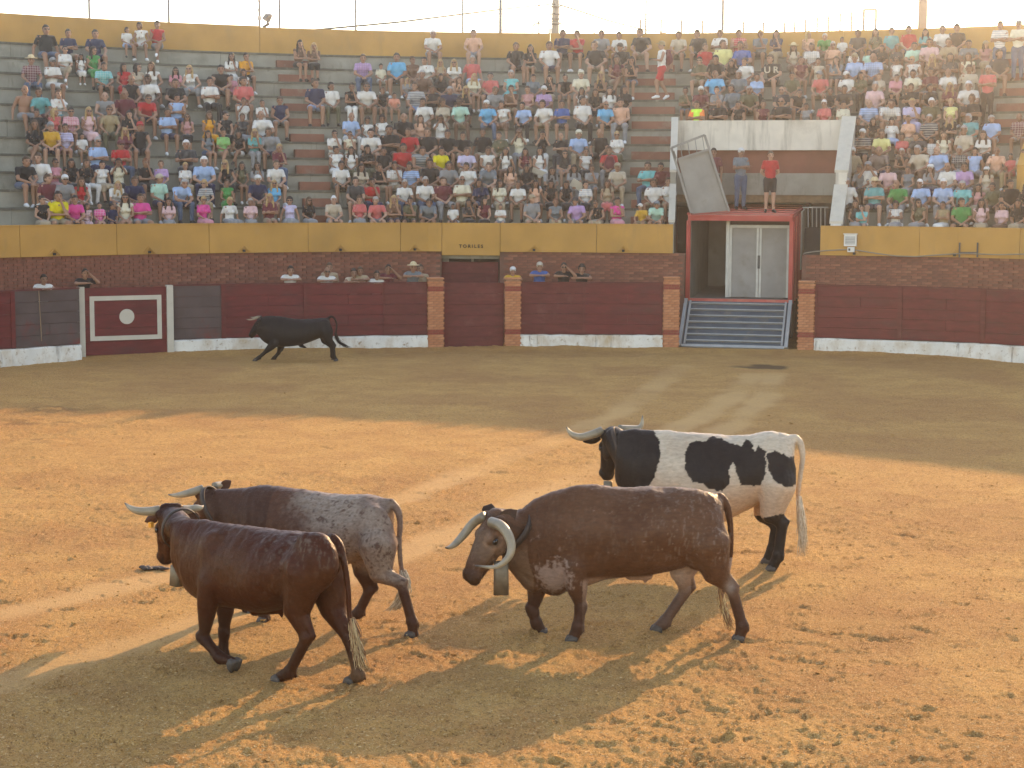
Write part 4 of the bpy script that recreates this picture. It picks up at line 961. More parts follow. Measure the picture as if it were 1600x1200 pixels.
def in_poly(P, poly):
    x, y = P[:, 0], P[:, 1]; c = np.zeros(len(P), bool); n = len(poly); j = n - 1
    for i in range(n):
        xi, yi = poly[i]; xj, yj = poly[j]
        q = ((yi > y) != (yj > y)) & (x < (xj - xi) * (y - yi) / (yj - yi + 1e-9) + xi); c ^= q; j = i
    return c
def dark_face(s, v, col, amt=.55, muzzle=(.03, .02, .016)):
    d = v - np.array(s.hp); hx, hy, hz = np.array(s.hx), np.array(s.hy), np.array(s.hz)
    x, y, z = d @ hx / s.hs, d @ hy / s.hs, d @ hz / s.hs
    inh = (x > -.05) & (np.abs(y) < .16) & (np.abs(z + .08) < .17) & (x < .62)
    k = sstep(.40, .53, x) * inh * amt; col = col * (1 - k[:, None]) + np.array(muzzle) * k[:, None]
    no = np.exp(-((x - .525) ** 2 + (np.abs(y) - .042) ** 2 + (z + .062) ** 2) / .014 ** 2) * inh
    mo = np.exp(-((z + .135 - .02 * (x - .5)) / .008) ** 2) * (x > .40) * inh * .7
    ey = np.exp(-((x - .180) ** 2 + (np.abs(y) - .115) ** 2 + (z + .062) ** 2) / .036 ** 2) * inh * .55
    rg = np.exp(-((np.sqrt((x - .18) ** 2 + (z + .062) ** 2) - .062) / .018) ** 2) * (np.abs(y) > .06) * inh * .5; col = col * (1 - rg[:, None]) + np.clip(col * 2.0, 0, .6) * rg[:, None]
    k = np.clip(no + mo + ey, 0, .92); return col * (1 - k[:, None]) + np.array([.012, .008, .006]) * k[:, None]
def mixc(c, new, k): k = np.clip(k, 0, 1)[:, None]; return c * (1 - k) + np.array(new) * k

# ---- front reddish brown ox, walking away to the left
DD[0] = -0.26
A = Beast('steer', 'plain dark red brown ox with upturned horns and a bell, nearest the camera', 'ox', (-2.03, 15.30), (-.81, .59))
A.trunk([((287, 808), (270, 866), .11), ((305, 810), (284, 900), .15), ((335, 814), (306, 930), .21), ((370, 820), (345, 946), .26), ((400, 823), (384, 951), .31), ((440, 828), (420, 956), .335), ((475, 831), (456, 946), .325), ((500, 834), (486, 926), .28), ((518, 841), (509, 905), .21), ((529, 853), (524, 885), .11)])
m = A.mb
m.ell(A.L(335, 880, .13), (.20, .13, .30)); m.ell(A.L(340, 880, -.13), (.20, .13, .30)); m.ell(A.L(492, 878, .165), (.25, .15, .27)); m.ell(A.L(492, 880, -.15), (.24, .14, .27))
m.ell(A.L(478, 840, .20), (.10, .07, .06)); m.ell(A.L(478, 840, -.20), (.10, .07, .06))
for k in range(7): m.ell(A.loc(at2(256 + k * 4, 792 - (k % 2) * 1.5, 16.72)), (.035, .04, .03))
A.leg([(330, 905), (324, 948), (319, 998), (343, 1027), (364, 1034)], .19, [.13, .092, .062, .046, .045], (.35, 0, -.9), True)
A.leg([(345, 905), (352, 950), (350, 989), (349, 1022), (343, 1040)], -.17, [.12, .085, .06, .045, .05])
A.leg([(478, 890), (464, 950), (478, 1000), (452, 1050), (437, 1071)], .17, [.20, .125, .066, .048, .05])
A.leg([(510, 900), (520, 950), (547, 1005), (560, 1053), (551, 1073)], -.17, [.20, .12, .066, .048, .05])
A.head(at2(264, 796, 16.75), (-.5, .86), 66, 1.0, neck=A.L(293, 838), nr=.15)
A.tailtube([(516, 838), (530, 852), (538, 880), (544, 920), (546, 960), (551, 985)], [.05, .04, .03, .026, .024, .022])
m.cone(A.L(398, 954), .05, A.L(437, 950), .05); m.cone(A.L(437, 948), .03, A.L(440, 962), .018)
def coatA(s, v):
    c = np.tile([.13, .031, .010], (len(v), 1)); n = fbm3(v * 3, 1); n2 = fbm3(v * np.array([44, 44, 15]), 2)
    c = mixc(c, (.165, .055, .022), sstep(.42, .62, n) * .8)
    a, z = v[:, 0], v[:, 2]
    k = sstep(.56, .66, n2) * sstep(.95, 1.3, z) * (a < .05) * .32 + sstep(.62, .7, n2) * .05; c = mixc(c, (.42, .36, .30), k)
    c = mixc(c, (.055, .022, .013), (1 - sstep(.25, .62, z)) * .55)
    c = mixc(c, (.24, .12, .06), sstep(.50, .7, fbm3(v * 4, 5)) * (z < .95) * (a < -.62) * (v[:, 1] < .1) * .9)
    d = v - np.array(s.hp); c = mixc(c, (.045, .018, .011), np.exp(-(d ** 2).sum(1) / .2 ** 2) * .8)
    c = mixc(c, (.055, .025, .015), sstep(.45, .6, n) * (a < -.88) * .6)
    return dark_face(s, v, c)
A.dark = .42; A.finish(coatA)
A.horn([(250, 797, 16.75), (232, 799, 16.72), (215, 798, 16.70), (203, 793, 16.72), (195, 786, 16.76)], .046, .22)
A.horn([(283, 797, 16.8), (296, 796, 16.86), (307, 794, 16.88), (314, 793, 16.9), (317.5, 790, 16.92)], .044, .2)
A.ear((246, 806, 16.8), (227, 815, 16.85), (.07, .026, .015), .05); A.ear((288, 804, 16.85), (312, 807, 16.95), (.07, .026, .015), .05)
tg_ = MB().box(A.loc(at2(236, 820, 16.78)), (.035, .035, .05)).build('ear_tag', M['tag'], A.o)
cl = A.strap(.42, .172, .024, (1.0, 1.10))
A.bell((276, 884, 16.45), (275, 915, 16.45), .058, .062, cl)
A.tuft([(549, 965), (555, 995), (560, 1020), (566, 1046)], [(.16, .07, .035), (.42, .28, .14), (.5, .36, .2), (.3, .16, .08)], 190, .06)

# ---- roan ox behind it
DD[0] = -0.26
Bx = Beast('steer', 'red and white roan ox with a white speckled rump, half behind the front ox', 'ox', (-1.57, 17.06), (-.94, .34))
Bx.trunk([((338, 764), (336, 840), .13), ((372, 761), (370, 865), .2), ((405, 758), (402, 885), .26), ((446, 761), (446, 892), .31), ((490, 768), (490, 894), .35), ((535, 772), (530, 887), .345), ((570, 772), (560, 874), .31), ((596, 776), (588, 858), .25), ((613, 788), (608, 835), .15)])
m = Bx.mb
m.ell(Bx.L(400, 830, .14), (.2, .13, .3)); m.ell(Bx.L(400, 830, -.14), (.2, .13, .3)); m.ell(Bx.L(585, 835, .16), (.22, .13, .30)); m.ell(Bx.L(585, 835, -.16), (.22, .13, .30))
Bx.leg([(590, 850), (594, 893), (628, 915), (644, 972), (645, 993)], .18, [.2, .115, .064, .048, .05])
Bx.leg([(572, 855), (570, 890), (576, 925), (561, 956), (549, 976)], -.18, [.2, .12, .066, .048, .05])
Bx.leg([(405, 850), (402, 895), (400, 930), (412, 960), (414, 976)], .18, [.13, .09, .06, .045, .05])
Bx.leg([(395, 850), (385, 890), (378, 925), (385, 948), (392, 958)], -.18, [.13, .09, .06, .045, .045], (.3, 0, -.9), True)
Bx.head(at2(324, 765, 17.95), (-.62, .78), 58, 1.0, neck=Bx.L(352, 805), nr=.165)
Bx.tailtube([(607, 783), (620, 795), (625, 815), (624, 845), (626, 880), (632, 905)], [.05, .04, .03, .026, .024, .022])
m.ell(Bx.L(480, 893), (.3, .1, .06))
def coatB(s, v):
    a, z = v[:, 0], v[:, 2]; n1 = fbm3(v * 2.6, 3); n2 = fbm3(v * 42, 4); n3 = fbm3(v * 17, 6)
    w = 1 - sstep(.05, .80, a + (n1 - .5) * .9)
    c = np.tile([.115, .045, .024], (len(v), 1)); k = sstep(.34, .78, n2 * .55 + n3 * .25 + w * .42 - .10); c = mixc(c, (.40, .30, .225), k * (.25 + .60 * w))
    c = mixc(c, (.10, .045, .03), sstep(.54, .66, n2 * .6 + n3 * .4) * w * .85); c = mixc(c, (.13, .06, .04), w * sstep(.45, .65, n1) * .45)
    c = mixc(c, (.26, .15, .11), sstep(.52, .7, n1) * (a < -.5) * .6)
    c = mixc(c, (.60, .53, .44), sstep(.5, .62, n1) * (v[:, 1] < -.05) * (a < -.4) * .8 * (z < .8))
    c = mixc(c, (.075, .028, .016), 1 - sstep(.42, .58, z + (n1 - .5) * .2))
    c = mixc(c, (.06, .025, .016), (a > .75) * .6); c = mixc(c, (.05, .022, .014), sstep(1.38, 1.46, z) * .7)
    return dark_face(s, v, c)
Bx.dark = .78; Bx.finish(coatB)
Bx.horn([(317, 764, 17.9), (303, 768, 17.85), (288, 772, 17.82), (275, 774, 17.84), (263, 773, 17.88)], .044, .2)
Bx.horn([(335, 760, 18.0), (343, 758, 18.06), (350, 757, 18.1), (357, 755, 18.14)], .042, .2)
Bx.ear((318, 770, 17.95), (312, 789, 17.98), (.10, .05, .03), .05); Bx.ear((344, 762, 18.05), (361, 751, 18.1), (.08, .035, .022), .05)
cl = Bx.collar(at2(337, 795, 17.75), (1, 0, -.5), .20, .025, (.9, 1.15))
Bx.tuft([(629, 890), (633, 910), (630, 930), (622, 945), (612, 955)], [(.55, .45, .32), (.62, .52, .38), (.4, .3, .2)], 190, .075)

# ---- central brown ox facing the camera with its lowered head
DD[0] = -0.3
Cx = Beast('steer', 'brown ox in profile with lowered head, long curled horns and a large hanging bell', 'ox', (1.11, 16.70), (-1, -.03))
Cx.trunk([((800, 800), (793, 880), .13), ((818, 791), (806, 895), .18), ((845, 775), (832, 914), .235), ((878, 763), (862, 926), .28), ((912, 757), (900, 920), .30), ((955, 759), (948, 904), .335), ((1000, 761), (1000, 899), .36), ((1045, 760), (1046, 891), .345), ((1085, 762), (1082, 880), .31), ((1113, 770), (1106, 868), .26), ((1130, 783), (1124, 850), .17)])
m = Cx.mb
m.ell(Cx.L(880, 850, .16), (.24, .14, .36)); m.ell(Cx.L(880, 850, -.16), (.24, .14, .36)); m.ell(Cx.L(1095, 840, .17), (.25, .14, .32)); m.ell(Cx.L(1095, 840, -.17), (.25, .14, .32)); m.ell(Cx.L(905, 775, 0), (.22, .12, .1))
m.ell(Cx.L(866, 905), (.17, .12, .16))
Cx.leg([(895, 880), (902, 920), (907, 950), (903, 980), (896, 998)], .19, [.14, .10, .066, .052, .055])
Cx.leg([(845, 885), (838, 925), (832, 955), (838, 973), (847, 987)], -.15, [.13, .09, .066, .05, .05], (.25, 0, -.95), True)
Cx.leg([(1108, 850), (1118, 892), (1145, 925), (1160, 978), (1156, 1003)], .19, [.21, .135, .070, .052, .055])
Cx.leg([(1085, 850), (1066, 890), (1070, 925), (1038, 972), (1028, 990)], -.19, [.2, .13, .072, .052, .055])
Cx.head(at2(768, 803, 16.80), (-.88, -.47), 61, 1.24, roll=-3, neck=Cx.L(815, 843), nr=.20)
m.cone(Cx.L(800, 870), .10, Cx.L(835, 905), .13)
m.cone(Cx.L(985, 897), .06, Cx.L(1012, 898), .05); m.cone(Cx.L(1012, 896), .04, Cx.L(1008, 908), .018)
Cx.tailtube([(1122, 773), (1135, 790), (1141, 820), (1142, 860), (1135, 905), (1128, 930)], [.05, .04, .03, .025, .022, .02], -.05)
def coatC(s, v):
    a, z = v[:, 0], v[:, 2]; n1 = fbm3(v * 2.3, 7); n2 = fbm3(v * np.array([48, 48, 14]), 8); n3 = fbm3(v * np.array([14, 14, 5]), 9)
    c = np.tile([.135, .053, .024], (len(v), 1)); c = mixc(c, (.18, .08, .04), sstep(.4, .65, n1) * .8)
    k = sstep(.60, .68, n2) * (sstep(-.1, -.7, a) if False else (1 - sstep(-.85, .5, a)) * .75 + .2) * sstep(.62, .9, z) * .27; c = mixc(c, (.42, .36, .30), k)
    wht = np.exp(-((a - .70) / .18) ** 2 - ((z - .62) / .17) ** 2) * 1.5 * (v[:, 1] > -.3); c = mixc(c, (.46, .33, .27), sstep(.40, .85, wht + (n3 - .5) * 1.0 + (fbm3(v * 45, 19) - .5) * 1.6) * .75)
    u = sstep(.80, .66, z + (n1 - .5) * .06) if False else (1 - sstep(.555, .61, z + (n1 - .5) * .08)) * (a > -.62) * (a < .45) * (np.abs(v[:, 1]) < .30); c = mixc(c, (.48, .30, .21), u * .85)
    far = (v[:, 1] < 0) & (a < -.3) & (z < .75) & (z > .36); c = mixc(c, (.55, .40, .32), far * sstep(.40, .55, z + (n3 - .5) * .2) * .8)
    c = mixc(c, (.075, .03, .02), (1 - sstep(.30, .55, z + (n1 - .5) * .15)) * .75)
    c = mixc(c, (.4, .33, .28), np.exp(-((a + .93) / .05) ** 2 - ((z - .52) / .07) ** 2) * .7)
    d = v - np.array(s.hp); x = d @ np.array(s.hx) / s.hs; y = d @ np.array(s.hy) / s.hs
    hd = (x > .0) & (x < .6) & (np.abs(y) < .17) & (a > .9); c = mixc(c, (.26, .155, .095), hd * sstep(.05, .2, x) * (1 - sstep(.30, .46, x)) * .75); c = mixc(c, (.07, .03, .018), hd * (1 - sstep(.0, .10, x)) * .6)
    return dark_face(s, v, c, .75, (.05, .028, .02))
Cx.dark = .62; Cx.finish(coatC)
Cx.horn([(768, 816, 16.70), (783, 822, 16.56), (795, 838, 16.44), (799, 857, 16.38), (792, 874, 16.35), (773, 886, 16.36), (742, 884, 16.42)], .052, .12)
Cx.horn([(757, 806, 16.84), (740, 817, 16.92), (724, 836, 16.92), (712, 849, 16.86), (703, 855, 16.8), (696, 856, 16.74)], .047, .2)
Cx.ear((776, 820, 16.72), (807, 797, 16.84), (.055, .028, .017), .075, (.6, 0, .8)); Cx.ear((762, 808, 16.95), (768, 788, 17.05), (.04, .022, .015), .07, (1, 0, 0))
cl = Cx.strap(.50, .215, .03, (.95, 1.12))
Cx.bell((783, 878, 16.72), (783, 929, 16.72), .068, .072, cl, .6)
Cx.tuft([(1126, 915), (1129, 940), (1135, 962), (1142, 985)], [(.4, .24, .11), (.62, .46, .24), (.25, .12, .06)], 150, .045, -.05)

# ---- black and white ox at the back
DD[0] = -0.32
Dx = Beast('steer', 'black and white patched ox with wide horns standing behind the brown ox', 'ox', (2.14, 19.98), (-.99, .14))
Dx.trunk([((966, 672), (960, 750), .13), ((990, 669), (976, 775), .2), ((1017, 671), (1005, 800), .26), ((1045, 675), (1040, 816), .30), ((1083, 674), (1080, 822), .35), ((1125, 679), (1125, 817), .37), ((1165, 679), (1160, 800), .335), ((1198, 673), (1190, 785), .30), ((1225, 676), (1216, 768), .25), ((1243, 686), (1237, 748), .15)])
m = Dx.mb
m.ell(Dx.L(1015, 740, .16), (.24, .14, .36)); m.ell(Dx.L(1015, 740, -.16), (.24, .14, .36)); m.ell(Dx.L(1210, 740, .17), (.25, .14, .34)); m.ell(Dx.L(1210, 740, -.17), (.25, .14, .34)); m.ell(Dx.L(1040, 685, 0), (.2, .11, .1))
Dx.leg([(1215, 755), (1206, 800), (1222, 822), (1216, 868), (1207, 888)], .19, [.22, .135, .078, .058, .06])
Dx.leg([(1205, 755), (1195, 800), (1212, 824), (1206, 860), (1199, 880)], -.19, [.2, .13, .074, .055, .06])
Dx.leg([(1010, 770), (1006, 815), (1003, 850), (1003, 878), (998, 893)], .19, [.14, .095, .066, .05, .055])
Dx.leg([(1020, 770), (1022, 815), (1022, 848), (1022, 872), (1018, 885)], -.19, [.14, .095, .066, .05, .055])
Dx.head(at2(955, 672, 20.75), (-.36, .93), 68, 1.1, neck=Dx.L(985, 715), nr=.2)
Dx.tailtube([(1240, 683), (1250, 692), (1254, 715), (1250, 745), (1247, 775), (1251, 800)], [.05, .042, .032, .028, .026, .026])
Dx.zl = .78
PD = [[(900, 650), (985, 662), (1003, 668), (1020, 677), (1032, 692), (1034, 708), (1028, 728), (1020, 748), (1012, 768), (1003, 800), (985, 830), (940, 800), (900, 760)],
      [(1069, 712), (1074, 699), (1086, 692), (1102, 692), (1112, 686), (1126, 688), (1138, 697), (1160, 698), (1164, 690), (1176, 693), (1180, 706), (1186, 696), (1197, 706), (1198, 738), (1190, 756), (1176, 758), (1158, 758), (1150, 738), (1146, 722), (1140, 735), (1139, 752), (1127, 765), (1112, 763), (1097, 753), (1082, 750), (1072, 738)],
      [(1199, 712), (1210, 706), (1226, 712), (1247, 718), (1250, 735), (1240, 757), (1226, 760), (1212, 750), (1202, 738)]]
def coatD(s, v):
    a, b, z = v[:, 0], v[:, 1], v[:, 2]; c = np.tile([.48, .39, .29], (len(v), 1)); n1 = fbm3(v * 2.3, 11)
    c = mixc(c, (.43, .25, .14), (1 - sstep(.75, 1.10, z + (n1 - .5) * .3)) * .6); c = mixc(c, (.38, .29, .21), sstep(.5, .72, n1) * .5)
    q = np.stack([a, z], 1) + np.stack([(fbm3(v * 9, 12) - .5) * .07, (fbm3(v * 9, 13) - .5) * .07], 1) + np.stack([(fbm3(v * 40, 14) - .5) * .03, (fbm3(v * 40, 15) - .5) * .03], 1)
    for i, poly in enumerate(PD):
        pl = [(lambda p: (p.x, p.z))(s.L(px, py, .30 if i else .15)) for px, py in poly]
        qq = q.copy()
        if i: qq[b < 0, 0] += .18
        k = in_poly(qq, pl) & ((np.abs(b) > .06) | (i == 0)); c[k] = (.016, .012, .011)
    leg = (z < .60 + (n1 - .5) * .25) & (a < -.3); c[leg] = (.016, .012, .011)
    w = ((a > .9) & (a < 1.1) & (z < .98) & (z > .75) & (np.abs(b) < .04)); c[w] = (.5, .42, .33)
    return dark_face(s, v, c)
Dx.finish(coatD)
Dx.horn([(941, 673, 20.7), (925, 679, 20.66), (908, 683, 20.62), (896, 680, 20.62), (889, 674, 20.64), (885, 667, 20.66)], .052, .14)
Dx.horn([(968, 670, 20.85), (985, 670, 20.92), (998, 669, 20.96), (1003, 662, 20.98), (1004, 649, 21.0)], .046, .14)
Dx.ear((938, 684, 20.75), (911, 690, 20.8), (.02, .014, .012), .055); Dx.ear((972, 678, 20.9), (992, 682, 21.0), (.02, .014, .012), .055)
cl = Dx.collar(at2(972, 712, 20.55), (1, 0, -.35), .285, .022, (.80, 1.16)); Dx.bell((950, 752, 20.45), (950, 772, 20.45), .05, .055, cl)
Dx.tuft([(1248, 775), (1252, 805), (1254, 835), (1254, 870)], [(.62, .5, .36), (.55, .42, .28), (.66, .56, .42)], 190, .06)

# ---- the charging black bull
DD[0] = 0.45
Ex = Beast('bull', 'black fighting bull charging along the red barrier with its tail raised', 'bull', (-5.2, 43.5), (-1, .02), .016)
Ex.trunk([((408, 496), (401, 520), .12), ((420, 493), (411, 533), .2), ((436, 493.5), (427, 541), .27), ((455, 497), (450, 541.5), .29), ((475, 498.5), (473, 538), .30), ((495, 496.5), (493, 531), .27), ((508, 496), (504, 526), .22), ((516, 500), (514, 517), .13)])
m = Ex.mb
m.ell(Ex.L(436, 520, .12), (.22, .13, .32)); m.ell(Ex.L(436, 520, -.12), (.22, .13, .32)); m.ell(Ex.L(507, 514, .13), (.2, .12, .26)); m.ell(Ex.L(507, 514, -.13), (.2, .12, .26))
Ex.leg([(430, 535), (420, 545), (410, 554), (404, 559), (399, 562)], .17, [.12, .08, .05, .042, .045], (1, 0, -.2), True)
Ex.leg([(440, 535), (438, 545), (434, 553), (428, 560), (423, 565)], -.15, [.12, .08, .05, .042, .045], (1, 0, -.1), True)
Ex.leg([(511, 518), (513, 531), (521, 543), (522, 558), (526, 566)], .15, [.17, .11, .055, .043, .045])
Ex.leg([(507, 518), (508, 531), (518, 543), (519, 556), (522, 564)], -.14, [.17, .11, .055, .043, .045])
Ex.head(at2(405, 497, 43.1), (-1, -.12), 55, .95, neck=Ex.L(414, 512), nr=.2)
Ex.tailtube([(513, 497), (518, 494.5), (523, 498), (526, 507), (525, 517), (524, 524)], [.035, .03, .026, .024, .024, .024])
m.cone(Ex.L(470, 540), .05, Ex.L(478, 543), .02); Ex.zl = .50; Ex.nhair = 0
Ex.finish(lambda s, v: np.tile([.011, .010, .010], (len(v), 1)), 'bullcoat')
Ex.horn([(404, 495, 42.95), (398, 498, 42.9), (391, 499.5, 42.86), (384, 499, 42.84)], .028, .25); Ex.horn([(406, 495, 43.3), (402, 495, 43.36), (396, 496, 43.4), (390, 495, 43.42)], .026, .25)
Ex.ear((407, 499, 42.98), (401, 503, 42.8), (.011, .01, .01), .05); Ex.ear((409, 497, 43.25), (405, 495, 43.4), (.011, .01, .01), .05)
Ex.tuft([(524, 520), (527, 530), (532, 536), (540, 541), (545, 544)], [(.012, .011, .011), (.02, .016, .014)], 70, .07, wild=.09)

# ================================================================== PEOPLE
def skin_mat(name, col):
    m = bpy.data.materials.new(name); m.use_nodes = True; n = m.node_tree.nodes; l = m.node_tree.links; b = n['Principled BSDF']; b.inputs['Roughness'].default_value = .6; b.inputs['Specular IOR Level'].default_value = .25
    a = n.new('ShaderNodeAttribute'); a.attribute_name = 'Col'; sp = n.new('ShaderNodeSeparateColor'); l.new(a.outputs['Color'], sp.inputs[0]); prev = None
    for ch, c in ((1, (col[0] * .75, col[1] * .42, col[2] * .42)), (0, (.02, .014, .012))):
        x = n.new('ShaderNodeMix'); x.data_type = 'RGBA'; l.new(sp.outputs[ch], x.inputs[0])
        if prev is None: x.inputs[6].default_value = (*col, 1)
        else: l.new(prev, x.inputs[6])
        x.inputs[7].default_value = (*c, 1); prev = x.outputs[2]
    l.new(prev, b.inputs['Base Color']); return m
SKIN = [skin_mat('fair_skin', (.38, .215, .145)), skin_mat('tan_skin', (.30, .158, .10)), skin_mat('olive_skin', (.24, .125, .078)), skin_mat('dark_skin', (.12, .062, .04))]
COL = dict(hiorange=(.85, .22, .06), hiyellow=(.55, .85, .08), white=(.56, .54, .50), black=(.018, .018, .02), navy=(.022, .03, .075), charcoal=(.055, .055, .058), grey=(.25, .25, .25), slate=(.16, .19, .21), red=(.50, .025, .03), maroon=(.15, .03, .04), coral=(.62, .14, .13), rose=(.5, .25, .24), pink=(.62, .26, .30), lightpink=(.68, .44, .44), magenta=(.72, .07, .28), orange=(.75, .33, .03), mustard=(.62, .34, .04), yellow=(.75, .62, .02), lemon=(.70, .66, .28), cream=(.66, .61, .46), beige=(.50, .42, .32), tan=(.38, .29, .19), khaki=(.33, .25, .14), olive=(.11, .105, .06), brown=(.16, .085, .055), mocha=(.20, .15, .13), green=(.04, .26, .07), lime=(.22, .48, .16), mint=(.38, .62, .50), teal=(.10, .35, .35), aqua=(.12, .48, .48), sky=(.10, .42, .66), lblue=(.32, .46, .68), blue=(.05, .12, .34), denim=(.075, .115, .18), lilac=(.48, .30, .52), lavender=(.55, .50, .68), peach=(.68, .38, .26), salmon=(.70, .28, .20))
CM = {}
def cloth(key):
    """plain colour, or colour followed by * for a striped or checked cloth"""
    if key in CM: return CM[key]
    base = key.rstrip('*#'); c = tuple(q * (.82 if base[:2] != 'hi' and base != 'white' else 1) for q in COL[base]); m = mat(key.replace('*', '_striped').replace('#', '_checked') + '_cloth', c, .9, .14, 9, .35, 22, sheen=.15)
    if key[-1] in '*#':
        n = m.node_tree.nodes; l = m.node_tree.links; b = n['Principled BSDF']; src = b.inputs['Base Color'].links[0].from_socket
        tc = n.new('ShaderNodeTexCoord'); alt = tuple(.45 * q + .55 * r_ for q, r_ in zip(c, (.62, .60, .56) if sum(c) < 1.0 else (.10, .10, .14)))
        for d in (('Z',) if key[-1] == '*' else ('Z', 'X')):
            w = n.new('ShaderNodeTexWave'); w.bands_direction = d; w.inputs['Scale'].default_value = 5.0; w.inputs['Distortion'].default_value = .6; l.new(tc.outputs['Object'], w.inputs['Vector'])
            mr = n.new('ShaderNodeMapRange'); mr.inputs[1].default_value = .55; mr.inputs[2].default_value = .7; mr.inputs[4].default_value = .75 if key[-1] == '*' else .4; l.new(w.outputs['Fac'], mr.inputs[0])
            x = n.new('ShaderNodeMix'); x.data_type = 'RGBA'; l.new(mr.outputs[0], x.inputs[0]); l.new(src, x.inputs[6]); x.inputs[7].default_value = (*alt, 1); src = x.outputs[2]
        l.new(src, b.inputs['Base Color'])
    CM[key] = m; return m
HAIRC = dict(d=(.02, .014, .011), b=(.07, .038, .02), y=(.36, .23, .10), g=(.30, .28, .26), w=(.62, .60, .57), r=(.14, .05, .02))
HM = {k: mat('hair_' + n_, HAIRC[k], .7, .25, 30, .4, 60, spec=.4) for k, n_ in dict(d='dark', b='brown', y='blond', g='grey', w='white', r='auburn').items()}
M['shoe_w'] = mat('white_shoes', (.68, .67, .65), .7, .05); M['shoe_d'] = mat('dark_shoes', (.03, .028, .027), .7, .1)
M['straw'] = mat('straw', (.55, .43, .25), .85, .15, 30, .3, 60); M['shades'] = mat('sunglasses', (.01, .01, .012), .15, 0, spec=.6)

